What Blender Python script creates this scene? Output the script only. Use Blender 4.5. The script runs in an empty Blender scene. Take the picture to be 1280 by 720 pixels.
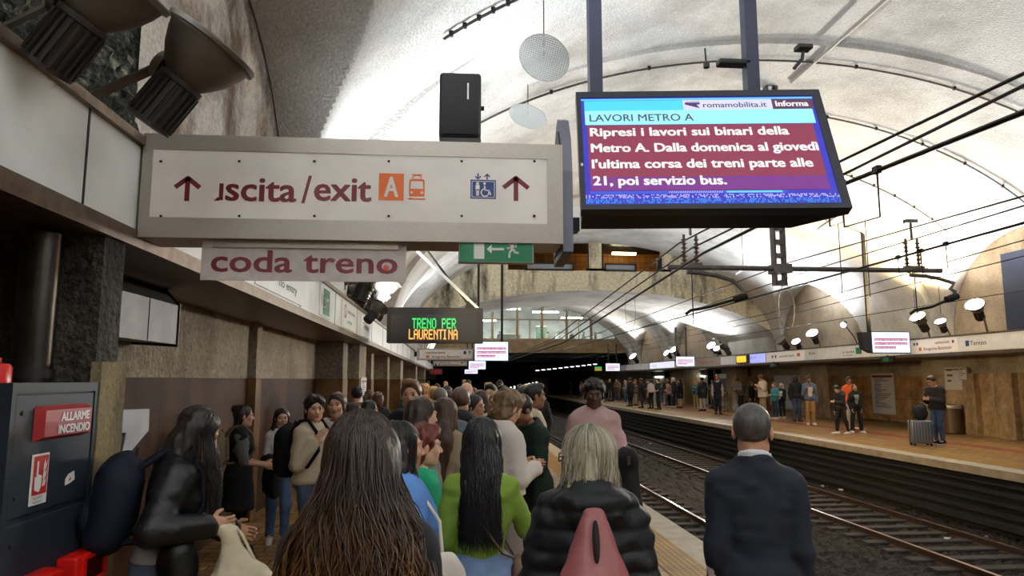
import bpy, bmesh, math, random
import numpy as np
from mathutils import Vector, Matrix, Euler
R = math.radians
C = bpy.context.scene.collection
SC = bpy.context.scene

# ------------------------------------------------------------------ camera, world, exposure
F = 880.0
CAMZ = 1.70
TH = math.atan(115/880); YAW = math.atan(74/887.5)
CPOS = Vector((0, 0, CAMZ))
FWD = Vector((math.sin(YAW)*math.cos(TH), math.cos(YAW)*math.cos(TH), math.sin(TH)))
RGT = Vector((math.cos(YAW), -math.sin(YAW), 0))
UPV = RGT.cross(FWD)
cd = bpy.data.cameras.new('camera'); cam = bpy.data.objects.new('camera', cd); C.objects.link(cam)
cd.sensor_fit = 'HORIZONTAL'; cd.sensor_width = 36; cd.lens = F/1280*36; cd.clip_start = .05; cd.clip_end = 400
cam.matrix_world = Matrix(((RGT.x, UPV.x, -FWD.x, 0), (RGT.y, UPV.y, -FWD.y, 0), (RGT.z, UPV.z, -FWD.z, CAMZ), (0, 0, 0, 1)))
SC.camera = cam
w = bpy.data.worlds.new('world'); SC.world = w; w.use_nodes = True
w.node_tree.nodes['Background'].inputs[0].default_value = (.010, .010, .012, 1)
w.node_tree.nodes['Background'].inputs[1].default_value = 1.0
SC.view_settings.view_transform = 'Standard'; SC.view_settings.look = 'None'
SC.view_settings.gamma = 1; SC.view_settings.use_curve_mapping = False
SC.view_settings.exposure = 1.15
SC.cycles.max_bounces = 6; SC.cycles.diffuse_bounces = 4; SC.cycles.glossy_bounces = 3
SC.cycles.transmission_bounces = 4; SC.cycles.transparent_max_bounces = 8
SC.cycles.sample_clamp_indirect = 4.0; SC.cycles.caustics_reflective = False; SC.cycles.caustics_refractive = False
FLOOD_W = 430.0
def ray(px, py): return FWD + RGT*((px-640)/F) - UPV*((py-360)/F)
def atY(px, py, Y): d = ray(px, py); return CPOS + d*(Y/d.y)
def atX(px, py, X): d = ray(px, py); return CPOS + d*(X/d.x)
def atZ(px, py, Z): d = ray(px, py); return CPOS + d*((Z-CAMZ)/d.z)

# ------------------------------------------------------------------ materials
MATS = {}
def lin(c):
    return tuple((v/12.92 if v <= .04045 else ((v+.055)/1.055)**2.4) for v in c)
def rgb(r, g, b): return lin((r/255, g/255, b/255))
def mat(name, col, rough=.6, metal=0, var=0.0, vscale=8, bump=0.0, bscale=30, emit=0, ecol=None, spec=None,
        stretch=None, col2=None, detail=4, bdist=.02, sheen=0, coat=0, lo=.35, hi=.65):
    if name in MATS: return MATS[name]
    m = bpy.data.materials.new(name); m.use_nodes = True; MATS[name] = m
    nt = m.node_tree; N = nt.nodes; L = nt.links; b = N['Principled BSDF']
    b.inputs['Base Color'].default_value = (*col[:3], 1); b.inputs['Roughness'].default_value = rough
    b.inputs['Metallic'].default_value = metal
    if spec is not None: b.inputs['Specular IOR Level'].default_value = spec
    if sheen: b.inputs['Sheen Weight'].default_value = sheen
    if coat: b.inputs['Coat Weight'].default_value = coat
    if emit:
        b.inputs['Emission Color'].default_value = (*(ecol or col)[:3], 1); b.inputs['Emission Strength'].default_value = emit
    if var or bump or col2:
        tc = N.new('ShaderNodeTexCoord'); src = tc.outputs['Object']
        if stretch:
            mp = N.new('ShaderNodeMapping'); mp.inputs['Scale'].default_value = stretch
            L.new(src, mp.inputs[0]); src = mp.outputs[0]
        if var or col2:
            n = N.new('ShaderNodeTexNoise'); n.inputs['Scale'].default_value = vscale; n.inputs['Detail'].default_value = detail
            L.new(src, n.inputs[0])
            r = N.new('ShaderNodeValToRGB'); r.color_ramp.elements[0].position = lo; r.color_ramp.elements[1].position = hi
            c2 = col2 or tuple(min(1, c*(1+var)) for c in col); c1 = col if col2 else tuple(c*(1-var) for c in col)
            r.color_ramp.elements[0].color = (*c1[:3], 1); r.color_ramp.elements[1].color = (*c2[:3], 1)
            L.new(n.outputs[0], r.inputs[0]); L.new(r.outputs[0], b.inputs['Base Color'])
        if bump:
            n2 = N.new('ShaderNodeTexNoise'); n2.inputs['Scale'].default_value = bscale; n2.inputs['Detail'].default_value = 6
            L.new(src, n2.inputs[0])
            bp = N.new('ShaderNodeBump'); bp.inputs['Strength'].default_value = bump; bp.inputs['Distance'].default_value = bdist
            L.new(n2.outputs[0], bp.inputs['Height']); L.new(bp.outputs[0], b.inputs['Normal'])
    return m
def emis(name, col, s):
    if name in MATS: return MATS[name]
    m = bpy.data.materials.new(name); m.use_nodes = True; MATS[name] = m
    b = m.node_tree.nodes['Principled BSDF']; b.inputs['Base Color'].default_value = (.02, .02, .02, 1); b.inputs['Roughness'].default_value = .35
    if name.split('_')[0] in ('screen', 'led', 'tiny', 'amber', 'neon', 'phone'): s = s/2**SC.view_settings.exposure   # displays keep their own brightness when the exposure changes
    b.inputs['Emission Color'].default_value = (*col, 1); b.inputs['Emission Strength'].default_value = s
    return m
def tiles(name, c1, c2, cm, sx, sy, rough=.45, mortar=.012, bump=.3, offset=.5, axes='XY', varn=.25):
    """brick pattern for floors, cladding and masonry"""
    m = bpy.data.materials.new(name); m.use_nodes = True; MATS[name] = m
    nt = m.node_tree; N = nt.nodes; L = nt.links; b = N['Principled BSDF']; b.inputs['Roughness'].default_value = rough; b.inputs['Specular IOR Level'].default_value = .12
    tc = N.new('ShaderNodeTexCoord'); sep = N.new('ShaderNodeSeparateXYZ'); cmb = N.new('ShaderNodeCombineXYZ')
    L.new(tc.outputs['Object'], sep.inputs[0])
    L.new(sep.outputs[axes[0]], cmb.inputs[0]); L.new(sep.outputs[axes[1]], cmb.inputs[1])
    br = N.new('ShaderNodeTexBrick'); br.inputs['Color1'].default_value = (*c1, 1); br.inputs['Color2'].default_value = (*c2, 1)
    br.inputs['Mortar'].default_value = (*cm, 1); br.inputs['Scale'].default_value = 1; br.inputs['Brick Width'].default_value = sx
    br.inputs['Row Height'].default_value = sy; br.inputs['Mortar Size'].default_value = mortar; br.offset = offset
    L.new(cmb.outputs[0], br.inputs[0])
    n = N.new('ShaderNodeTexNoise'); n.inputs['Scale'].default_value = 2.5; n.inputs['Detail'].default_value = 8; L.new(tc.outputs['Object'], n.inputs[0])
    mr = N.new('ShaderNodeMapRange'); mr.inputs[1].default_value = .3; mr.inputs[2].default_value = .7; mr.inputs[3].default_value = 1-varn; mr.inputs[4].default_value = 1+varn
    L.new(n.outputs[0], mr.inputs[0])
    mx = N.new('ShaderNodeMix'); mx.data_type = 'RGBA'; mx.blend_type = 'MULTIPLY'; mx.inputs[0].default_value = 1
    L.new(br.outputs[0], mx.inputs[6]); L.new(mr.outputs[0], mx.inputs[7]); L.new(mx.outputs[2], b.inputs['Base Color'])
    bp = N.new('ShaderNodeBump'); bp.inputs['Strength'].default_value = bump; bp.inputs['Distance'].default_value = .006; bp.invert = True
    L.new(br.outputs['Fac'], bp.inputs['Height']); L.new(bp.outputs[0], b.inputs['Normal'])
    return m
def stained(name, c, cs, rough=.9, scale=1.2, stretch=(1, 1, .25), lo=.45, hi=.7, bump=.5, bscale=25, bdist=.03, fine=60, finev=.15):
    """plaster or concrete with drip-shaped dirt"""
    m = bpy.data.materials.new(name); m.use_nodes = True; MATS[name] = m
    nt = m.node_tree; N = nt.nodes; L = nt.links; b = N['Principled BSDF']; b.inputs['Roughness'].default_value = rough
    tc = N.new('ShaderNodeTexCoord'); mp = N.new('ShaderNodeMapping'); mp.inputs['Scale'].default_value = stretch; L.new(tc.outputs['Object'], mp.inputs[0])
    n = N.new('ShaderNodeTexNoise'); n.inputs['Scale'].default_value = scale; n.inputs['Detail'].default_value = 10; n.inputs['Roughness'].default_value = .65; L.new(mp.outputs[0], n.inputs[0])
    r = N.new('ShaderNodeValToRGB'); r.color_ramp.elements[0].position = lo; r.color_ramp.elements[1].position = hi
    r.color_ramp.elements[0].color = (*c, 1); r.color_ramp.elements[1].color = (*cs, 1); L.new(n.outputs[0], r.inputs[0])
    n3 = N.new('ShaderNodeTexNoise'); n3.inputs['Scale'].default_value = fine; n3.inputs['Detail'].default_value = 3; L.new(tc.outputs['Object'], n3.inputs[0])
    mr = N.new('ShaderNodeMapRange'); mr.inputs[1].default_value = .3; mr.inputs[2].default_value = .7; mr.inputs[3].default_value = 1-finev; mr.inputs[4].default_value = 1+finev; L.new(n3.outputs[0], mr.inputs[0])
    mx = N.new('ShaderNodeMix'); mx.data_type = 'RGBA'; mx.blend_type = 'MULTIPLY'; mx.inputs[0].default_value = 1
    L.new(r.outputs[0], mx.inputs[6]); L.new(mr.outputs[0], mx.inputs[7]); L.new(mx.outputs[2], b.inputs['Base Color'])
    n2 = N.new('ShaderNodeTexNoise'); n2.inputs['Scale'].default_value = bscale; n2.inputs['Detail'].default_value = 5; L.new(tc.outputs['Object'], n2.inputs[0])
    bp = N.new('ShaderNodeBump'); bp.inputs['Strength'].default_value = bump; bp.inputs['Distance'].default_value = bdist
    L.new(n2.outputs[0], bp.inputs['Height']); L.new(bp.outputs[0], b.inputs['Normal'])
    return m

# ------------------------------------------------------------------ mesh helpers
def frame_of(d):
    d = Vector(d).normalized(); a = Vector((0, 0, 1)) if abs(d.z) < .95 else Vector((1, 0, 0))
    u = d.cross(a).normalized(); return d, u, d.cross(u).normalized()
class MB:
    def __init__(s): s.v = []; s.f = []; s.m = []; s.mi = 0
    def add(s, vs, fs):
        o = len(s.v); s.v += [tuple(v) for v in vs]
        for f in fs: s.f.append(tuple(i+o for i in f)); s.m.append(s.mi)
        return s
    def box(s, a, b):
        x0, y0, z0 = a; x1, y1, z1 = b
        return s.add([(x0, y0, z0), (x1, y0, z0), (x1, y1, z0), (x0, y1, z0), (x0, y0, z1), (x1, y0, z1), (x1, y1, z1), (x0, y1, z1)],
                     [(3, 2, 1, 0), (4, 5, 6, 7), (0, 1, 5, 4), (1, 2, 6, 5), (2, 3, 7, 6), (3, 0, 4, 7)])
    def rbox(s, a, b, r, n=2):
        """box with rounded edges"""
        bm = bmesh.new(); bmesh.ops.create_cube(bm, size=1)
        for v in bm.verts: v.co = Vector([(a[i]+b[i])/2 + v.co[i]*(b[i]-a[i]) for i in range(3)])
        bmesh.ops.bevel(bm, geom=bm.edges[:], offset=r, segments=n, affect='EDGES', profile=.5)
        bm.verts.index_update()
        s.add([v.co[:] for v in bm.verts], [[v.index for v in f.verts] for f in bm.faces]); bm.free(); return s
    def tube(s, pts, r, n=8, cap=True):
        pts = [Vector(p) for p in pts]; k = len(pts); rs = r if hasattr(r, '__len__') else [r]*k
        vs = []; u0 = None
        for i, p in enumerate(pts):
            d = (pts[min(i+1, k-1)]-pts[max(i-1, 0)]); d, u, w_ = frame_of(d)
            if u0 is not None:
                u = (u0 - d*u0.dot(d)); u = u.normalized() if u.length > 1e-5 else frame_of(d)[1]; w_ = d.cross(u)
            u0 = u
            for j in range(n):
                t = 2*math.pi*j/n; vs.append(p + u*(rs[i]*math.cos(t)) + w_*(rs[i]*math.sin(t)))
        fs = [(i*n+j, i*n+(j+1) % n, (i+1)*n+(j+1) % n, (i+1)*n+j) for i in range(k-1) for j in range(n)]
        if cap: fs += [tuple(range(n))[::-1], tuple((k-1)*n+j for j in range(n))]
        return s.add(vs, fs)
    def lathe(s, prof, o=(0, 0, 0), d=(0, 0, 1), n=24, cap=True):
        """prof = [(radius, height along d)]"""
        d, u, w_ = frame_of(d); o = Vector(o); vs = []
        for r, h in prof:
            for j in range(n):
                t = 2*math.pi*j/n; vs.append(o + d*h + u*(r*math.cos(t)) + w_*(r*math.sin(t)))
        k = len(prof)
        fs = [(i*n+j, i*n+(j+1) % n, (i+1)*n+(j+1) % n, (i+1)*n+j) for i in range(k-1) for j in range(n)]
        if cap: fs += [tuple(range(n))[::-1], tuple((k-1)*n+j for j in range(n))]
        return s.add(vs, fs)
    def prism(s, poly, h0, h1, ax='y'):
        """polygon (list of 2D) extruded along an axis"""
        def P(p, h): return {'y': (p[0], h, p[1]), 'x': (h, p[0], p[1]), 'z': (p[0], p[1], h)}[ax]
        n = len(poly); vs = [P(p, h0) for p in poly] + [P(p, h1) for p in poly]
        return s.add(vs, [tuple(range(n)), tuple(range(n, 2*n))[::-1]] + [(i, i+n, (i+1) % n+n, (i+1) % n) for i in range(n)])
    def beam(s, p, q, w_, h):
        """rectangular bar from p to q"""
        p = Vector(p); q = Vector(q); d = (q-p).normalized(); u = d.cross(Vector((0, 0, 1)))
        u = u.normalized() if u.length > 1e-4 else Vector((1, 0, 0)); v = u.cross(d)
        c = [(-1, -1), (1, -1), (1, 1), (-1, 1)]
        vs = [e + u*(a*w_/2) + v*(b*h/2) for e in (p, q) for a, b in c]
        return s.add(vs, [(3, 2, 1, 0), (4, 5, 6, 7), (0, 1, 5, 4), (1, 2, 6, 5), (2, 3, 7, 6), (3, 0, 4, 7)])
    def build(s, name, mats, parent=None, smooth=None, loc=None, rot=None):
        me = bpy.data.meshes.new(name); me.from_pydata(s.v, [], s.f); 
        bm = bmesh.new(); bm.from_mesh(me); bmesh.ops.recalc_face_normals(bm, faces=bm.faces[:]); bm.to_mesh(me); bm.free()
        ms = mats if isinstance(mats, (list, tuple)) else [mats]
        for m in ms: me.materials.append(m)
        if len(ms) > 1: me.polygons.foreach_set('material_index', s.m)
        if smooth:
            me.polygons.foreach_set('use_smooth', [True]*len(me.polygons)); me.set_sharp_from_angle(angle=R(smooth))
        o = bpy.data.objects.new(name, me); C.objects.link(o)
        if parent: o.parent = parent
        if loc is not None: o.location = loc
        if rot is not None: o.rotation_euler = rot
        return o
def tag(o, label, cat, group=None, kind=None):
    if label: o['label'] = label
    if cat: o['category'] = cat
    if group: o['group'] = group
    if kind: o['kind'] = kind
    return o
def thing(name, label, cat, loc=(0, 0, 0), rot=(0, 0, 0), group=None):
    o = bpy.data.objects.new(name, None); C.objects.link(o); o.location = loc; o.rotation_euler = rot; o.empty_display_size = .1
    return tag(o, label, cat, group)
def struct(name, mb, m, smooth=None, label=None):
    o = mb.build(name, m, smooth=smooth); o['kind'] = 'structure'
    if label: o['label'] = label
    return o
def dup(root, loc=None, rot=None, label=None, group=None, parent=None):
    c = root.copy(); C.objects.link(c)
    if loc is not None: c.location = loc
    if rot is not None: c.rotation_euler = rot
    if label: c['label'] = label
    if group: c['group'] = group
    if parent: c.parent = parent
    for ch in list(root.children):
        dup(ch, parent=c)
    return c
def text(s, x, z, wdt, hgt, m, parent, y=0, name='lettering', bold=.0, depth=.002, fit=True, align='LEFT'):
    """flat lettering in the parent's XZ plane facing -Y; (x, z) is the lower left of the text box; cap-height box w x h"""
    cu = bpy.data.curves.new('t', 'FONT'); cu.body = s; cu.size = 1; cu.extrude = 0; cu.resolution_u = 3
    o = bpy.data.objects.new('t', cu); C.objects.link(o)
    dg = bpy.context.evaluated_depsgraph_get(); me = bpy.data.meshes.new_from_object(o.evaluated_get(dg)); 
    bpy.data.objects.remove(o); bpy.data.curves.remove(cu)
    n = len(me.vertices); a = np.empty(n*3, np.float32); me.vertices.foreach_get('co', a); a = a.reshape(-1, 3)
    x0, x1 = a[:, 0].min(), a[:, 0].max(); 
    k = hgt/.70 if hgt else wdt/(x1-x0)
    kx = wdt/(x1-x0) if wdt else k
    b = np.stack([(a[:, 0]-x0)*kx + x, np.full(n, y), a[:, 1]*k + z], 1).astype(np.float32)
    me.vertices.foreach_set('co', b.ravel()); me.update()
    # one mesh per word: split where the gap between letters is a word space
    fl = sorted((min(b[v, 0] for v in p.vertices), max(b[v, 0] for v in p.vertices), tuple(p.vertices)) for p in me.polygons)
    words = []; reach = -1e9
    for a0, a1, vs in fl:
        if a0-reach > .19*kx: words.append([])
        words[-1].append(vs); reach = max(reach, a1)
    bpy.data.meshes.remove(me); first = None
    for wd in words:
        ids = sorted({v for f in wd for v in f}); mp = {v: i for i, v in enumerate(ids)}; bm = bmesh.new(); d = bold*k*1.15
        for i, (dx, dz) in enumerate(((0, 0), (1, 0), (-1, 0), (0, .6), (0, -.6), (.7, .5), (-.7, .5), (.7, -.5), (-.7, -.5)) if bold else ((0, 0),)):
            # heavier strokes: the outline repeated with a small spread
            bv = [bm.verts.new((b[v, 0]+dx*d, b[v, 1]-i*1e-5, b[v, 2]+dz*d)) for v in ids]
            for f in wd: bm.faces.new([bv[mp[v]] for v in f])
        me = bpy.data.meshes.new(name); bm.to_mesh(me); bm.free(); me.materials.append(m)
        o = bpy.data.objects.new(name, me); C.objects.link(o); o.parent = parent; first = first or o
    return first
# ------------------------------------------------------------------ the station hall
VX, VA, VB, VZ = 6.7, 8.9, 5.3, 2.95      # vault centre, half span, rise, springing height
XL, XR = VX-VA, VX+VA                    # -2.2 .. 15.6
LC = [-13.5, -5.4, 6.0, 17.5, 29.0, 44.5, 54.5]; LW = 3.3; LH = 2.95   # side lunettes
EDGE_L, EDGE_R = 2.665, 10.37
plaster = stained('vault_plaster', rgb(214, 212, 208), rgb(160, 155, 148), scale=.55, stretch=(1, 1, 1), lo=.45, hi=.75, bump=.8, bscale=26, bdist=.03, fine=30, finev=.16)
rough_plaster = stained('rough_wall_plaster', rgb(168, 156, 136), rgb(120, 108, 92), scale=1.1, stretch=(1, 1, .6), bump=1.0, bscale=17, bdist=.05, fine=22, finev=.22)
old_conc = stained('stained_concrete', rgb(226, 214, 184), rgb(52, 44, 34), scale=1.1, stretch=(1, 1, .28), lo=.47, hi=.66, bump=.5, bscale=12, fine=9, finev=.2)
mossy = stained('mossy_concrete', rgb(30, 33, 27), rgb(150, 150, 132), scale=9, stretch=(1, 1, .8), lo=.52, hi=.72, bump=1.0, bscale=26, bdist=.06, fine=40, finev=.5)
marble = tiles('brown_marble', rgb(80, 54, 32), rgb(60, 40, 24), rgb(30, 20, 13), 1.6, .86, rough=.62, mortar=.006, bump=.2, offset=0, axes='YZ', varn=.45)
marble_x = tiles('brown_marble_returns', rgb(150, 116, 76), rgb(112, 82, 52), rgb(50, 36, 24), .9, .86, rough=.55, mortar=.006, bump=.2, offset=0, axes='XZ', varn=.45)
steel = mat('brushed_steel', rgb(172, 164, 154), .38, .55, var=.12, vscale=30, stretch=(1, 1, 30))
steel_dk = mat('dull_bronze_trim', rgb(112, 96, 80), .45, .75, var=.2, vscale=12)
white_panel = mat('white_fascia_enamel', rgb(242, 243, 240), .35, var=.06, vscale=3)
dark_steel = mat('dark_steel', rgb(44, 42, 42), .5, .6, var=.2, vscale=15)
black = mat('black_paint', rgb(18, 18, 20), .5)

# platforms
paving = tiles('platform_paving', rgb(164, 128, 80), rgb(138, 104, 64), rgb(66, 50, 34), .34, .17, rough=.38, mortar=.012, bump=.4, varn=.35)
coping = mat('stone_coping', rgb(156, 140, 118), .6, var=.16, vscale=5, bump=.2, bscale=60)
yellow = tiles('yellow_tactile_paving', rgb(200, 150, 46), rgb(182, 132, 38), rgb(124, 90, 32), .06, .06, rough=.5, mortar=.018, bump=1.0, offset=0, varn=.2)
red_t = mat('red_floor_stripe', rgb(132, 48, 38), .5, var=.2, vscale=6)
riser = mat('sooty_platform_riser', rgb(27, 24, 22), .85, var=.4, vscale=5, bump=.4, bscale=20)
Y0, Y1 = -16, 108
def slab(name, x0, x1, m, z1=0, z0=-.16): return struct(name, MB().box((x0, Y0, z0), (x1, Y1, z1)), m)
slab('floor_platform', -3.0, 1.92, paving); slab('floor_tactile_strip', 1.92, 2.32, yellow, .004); slab('floor_coping', 2.32, EDGE_L, coping)
struct('wall_platform_riser', MB().box((1.9, Y0, -1.5), (2.45, Y1, -.16)), riser)
slab('floor_platform_far', 11.4, 18.6, paving); slab('floor_tactile_strip_far', 10.85, 11.4, yellow, .004); slab('floor_coping_far', EDGE_R, 10.85, coping)
struct('floor_red_stripe_far', MB().box((13.35, Y0, -.05), (13.8, Y1, .003)), red_t)
mb = MB().box((10.62, Y0, -1.5), (11.3, Y1, -.16))
for z, d, h in ((-.30, .20, .05), (-.46, .16, .09), (-.66, .18, .07), (-.86, .14, .1), (-1.06, .22, .12)):
    mb.box((10.62-d, Y0, z-h/2), (10.64, Y1, z+h/2))
struct('wall_platform_riser_far', mb, riser)

# track bed
def ballast():
    rng = np.random.default_rng(3); xs = np.arange(2.2, 10.8, .07); ys = np.concatenate([np.arange(1.0, 16, .07), np.arange(16, 40, .3), np.arange(40, 108, 2.0)])
    X, Y = np.meshgrid(xs, ys, indexing='ij'); Z = -1.27 + rng.normal(0, .022, X.shape)
    nx, ny = X.shape; v = np.stack([X + rng.normal(0, .012, X.shape), Y, Z], -1).reshape(-1, 3)
    i = np.arange(nx*ny).reshape(nx, ny); q = np.stack([i[:-1, :-1], i[1:, :-1], i[1:, 1:], i[:-1, 1:]], -1).reshape(-1, 4)
    me = bpy.data.meshes.new('track_ballast'); me.from_pydata(v.tolist(), [], q.tolist())
    me.materials.append(mat('brown_ballast', rgb(52, 40, 30), .95, col2=rgb(27, 22, 18), vscale=14, bump=1, bscale=40, bdist=.05))
    o = bpy.data.objects.new('track_ballast', me); C.objects.link(o)
    tag(o, 'brown ballast stones between and beside the two tracks', 'ballast', kind='stuff')
ballast()
struct('floor_track_bed', MB().box((2.2, Y0, -1.7), (10.8, Y1, -1.42)), riser)
rail_m = mat('rail_steel', rgb(74, 56, 44), .5, .5, var=.3, vscale=6)
rail_top = mat('polished_rail_head', rgb(200, 186, 172), .22, 1.0)
RAILS = [(3.50, 'shiny rail hidden below the near platform edge', False), (5.10, 'shiny running rail of the track beside the near platform', True),
         (7.94, 'rusty rail in the middle of the track bed, first rail of the second track', False), (9.55, 'rusty rail nearest the opposite platform', False)]
for x, lab, sh in RAILS:
    t = thing('rail', lab, 'rail', (x, 0, -1.12))
    MB().prism([(-.07, -.16), (.07, -.16), (.07, -.14), (.012, -.11), (.012, -.045), (.036, -.03), (.036, -.004), (-.036, -.004), (-.036, -.03), (-.012, -.045), (-.012, -.11), (-.07, -.14)], Y0, Y1).build('rail_profile', rail_m, t)
    MB().box((-.030, Y0, -.006), (.030, Y1, .001)).build('rail_head', rail_top if x < 6 else mat('worn_rail_head', rgb(140, 112, 92), .35, .9), t)
sleeper_m = mat('timber_sleeper', rgb(48, 39, 32), .85, var=.35, vscale=8, stretch=(1, 8, 1), bump=.5, bscale=20)
sl = None
for xc, grp, lab in ((4.30, 'sleepers of the near track', 'dark timber sleeper under the track beside the near platform'), (8.745, 'sleepers of the far track', 'dark timber sleeper under the track beside the opposite platform')):
    for k in range(46):
        y = 2.2 + k*.62
        if sl is None:
            sl = MB().rbox((-1.25, -.12, -.08), (1.25, .12, .08), .012, 1).build('sleeper', sleeper_m); tag(sl, lab, 'sleeper', grp); o = sl
        else:
            o = sl.copy(); C.objects.link(o); o['label'] = lab; o['group'] = grp
        o.location = (xc, y, -1.295)
rng0 = random.Random(5)
for lab, px, py in (('white paper scrap on the ballast near the opposite platform riser', 1028, 607), ('pale crumpled wrapper beyond the far rail', 1051, 611),
                    ('small white scrap lying beyond the far rail at the right', 1235, 669), ('pale scrap lying between the far rails', 1184, 672),
                    ('tiny white scrap in the dark ballast by the pink sweatshirt man', 813, 554)):
    p = atZ(px, py, -1.2); bm_ = MB()
    vs = [(rng0.uniform(-.07, .07), rng0.uniform(-.05, .05), rng0.uniform(0, .06)) for _ in range(7)]
    bm = bmesh.new(); [bm.verts.new(v) for v in vs]; bmesh.ops.convex_hull(bm, input=bm.verts[:]); bm.verts.index_update()
    bm_.add([v.co[:] for v in bm.verts if v.link_faces], []) if False else bm_.add([v.co[:] for v in bm.verts], [[v.index for v in f.verts] for f in bm.faces]); bm.free()
    o = bm_.build('paper_scrap', mat('white_paper', rgb(214, 208, 196), .8)); o.location = (p.x, p.y, -1.245); tag(o, lab, 'litter', 'litter on the track bed')

marble_r = tiles('brown_marble_lit', rgb(172, 132, 86), rgb(144, 108, 70), rgb(50, 38, 26), 1.3, .93, rough=.5, mortar=.006, bump=.2, offset=0, axes='YZ', varn=.5)  # lighter copy of the brown marble, painting in the light on the right wall
marble_p = stained('tan_marble_pier', rgb(182, 152, 108), rgb(98, 76, 52), rough=.55, scale=1.3, stretch=(1, 1, .5), lo=.40, hi=.66, bump=.1, fine=8, finev=.22)
# side walls with piers and pilasters
struct('wall_left', MB().box((-3.1, Y0, 1.72), (-2.52, Y1, 3.0)), rough_plaster)
struct('wall_left_cladding', MB().box((-3.1, Y0, -.1), (-2.52, Y1, 1.72)), marble)
def pier(n, x0, x1, y0, y1, z1=2.62, split=1.72, m=None):
    struct('wall_pier_cladding_%d' % n, MB().box((x0, y0, -.05), (x1, y1, split)), m or marble_x); struct('wall_pier_%d' % n, MB().box((x0+.01, y0+.01, split), (x1-.01, y1-.01, z1)), rough_plaster)
for n, (y0, y1, x1) in enumerate(((3.35, 3.95, -1.78), (9.0, 9.25, -2.42), (13.3, 13.9, -2.02), (14.3, 15.4, -1.85), (18.6, 19.2, -2.1), (21.5, 22.2, -1.95), (25.5, 26.8, -1.85), (36, 37.4, -1.85), (47, 48.4, -1.85))):
    if n: pier(n+1, -2.6, x1, y0, y1)
struct('wall_right', MB().box((18.2, Y0, 1.85), (18.8, Y1, 3.05)), rough_plaster)
struct('wall_right_cladding', MB().box((18.2, Y0, -.1), (18.8, Y1, 1.85)), marble_r)
# pier at the far right of the picture, with fluted returns
def rpier(n, y0, y1, x0=16.25): pier(n, x0, 18.3, y0, y1, 3.0, 1.9, marble_p)
rpier(31, 17.6, 23.4); rpier(32, 30.6, 33.2, 16.8); rpier(34, 40.5, 42, 16.6); rpier(35, 50, 52, 16.6); rpier(36, 8, 15)
for k, (y0, y1) in enumerate(((18.0, 18.5), (19.2, 19.9), (20.7, 21.2))):
    struct('wall_pier_flute_%d' % k, MB().box((16.05, y0, -.02), (16.3, y1, 1.9)), marble_p)

# fascia bands along both platforms
def fascia(side, xf, xb, z0, z1, n):
    s = 1 if xb < xf else -1
    x0, x1 = min(xf, xb), max(xf, xb)
    struct('trim_fascia_%s' % side, MB().box((x0, Y0, z0), (x1, 62, z1)), white_panel)
    struct('trim_fascia_lip_%s' % side, MB().box((min(xb, xf+s*.02), Y0, z0-.09), (max(xb, xf+s*.02), 62, z0)), steel_dk)
    struct('trim_fascia_top_%s' % side, MB().box((min(xb, xf+s*.03), Y0, z1), (max(xb, xf+s*.03), 62, z1+.05)), steel_dk)
    mb = MB(); y = n
    while y < 60:
        mb.box((xf-s*.01, y, z0), (xf+s*.004, y+.015, z1)); y += 2.35
    struct('trim_fascia_joints_%s' % side, mb, black)
FL, FRX = -1.72, 14.85
fascia('left', FL, -2.5, 2.50, 2.97, .98); fascia('right', FRX, 18.4, 2.52, 2.98, 1.2)

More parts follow.
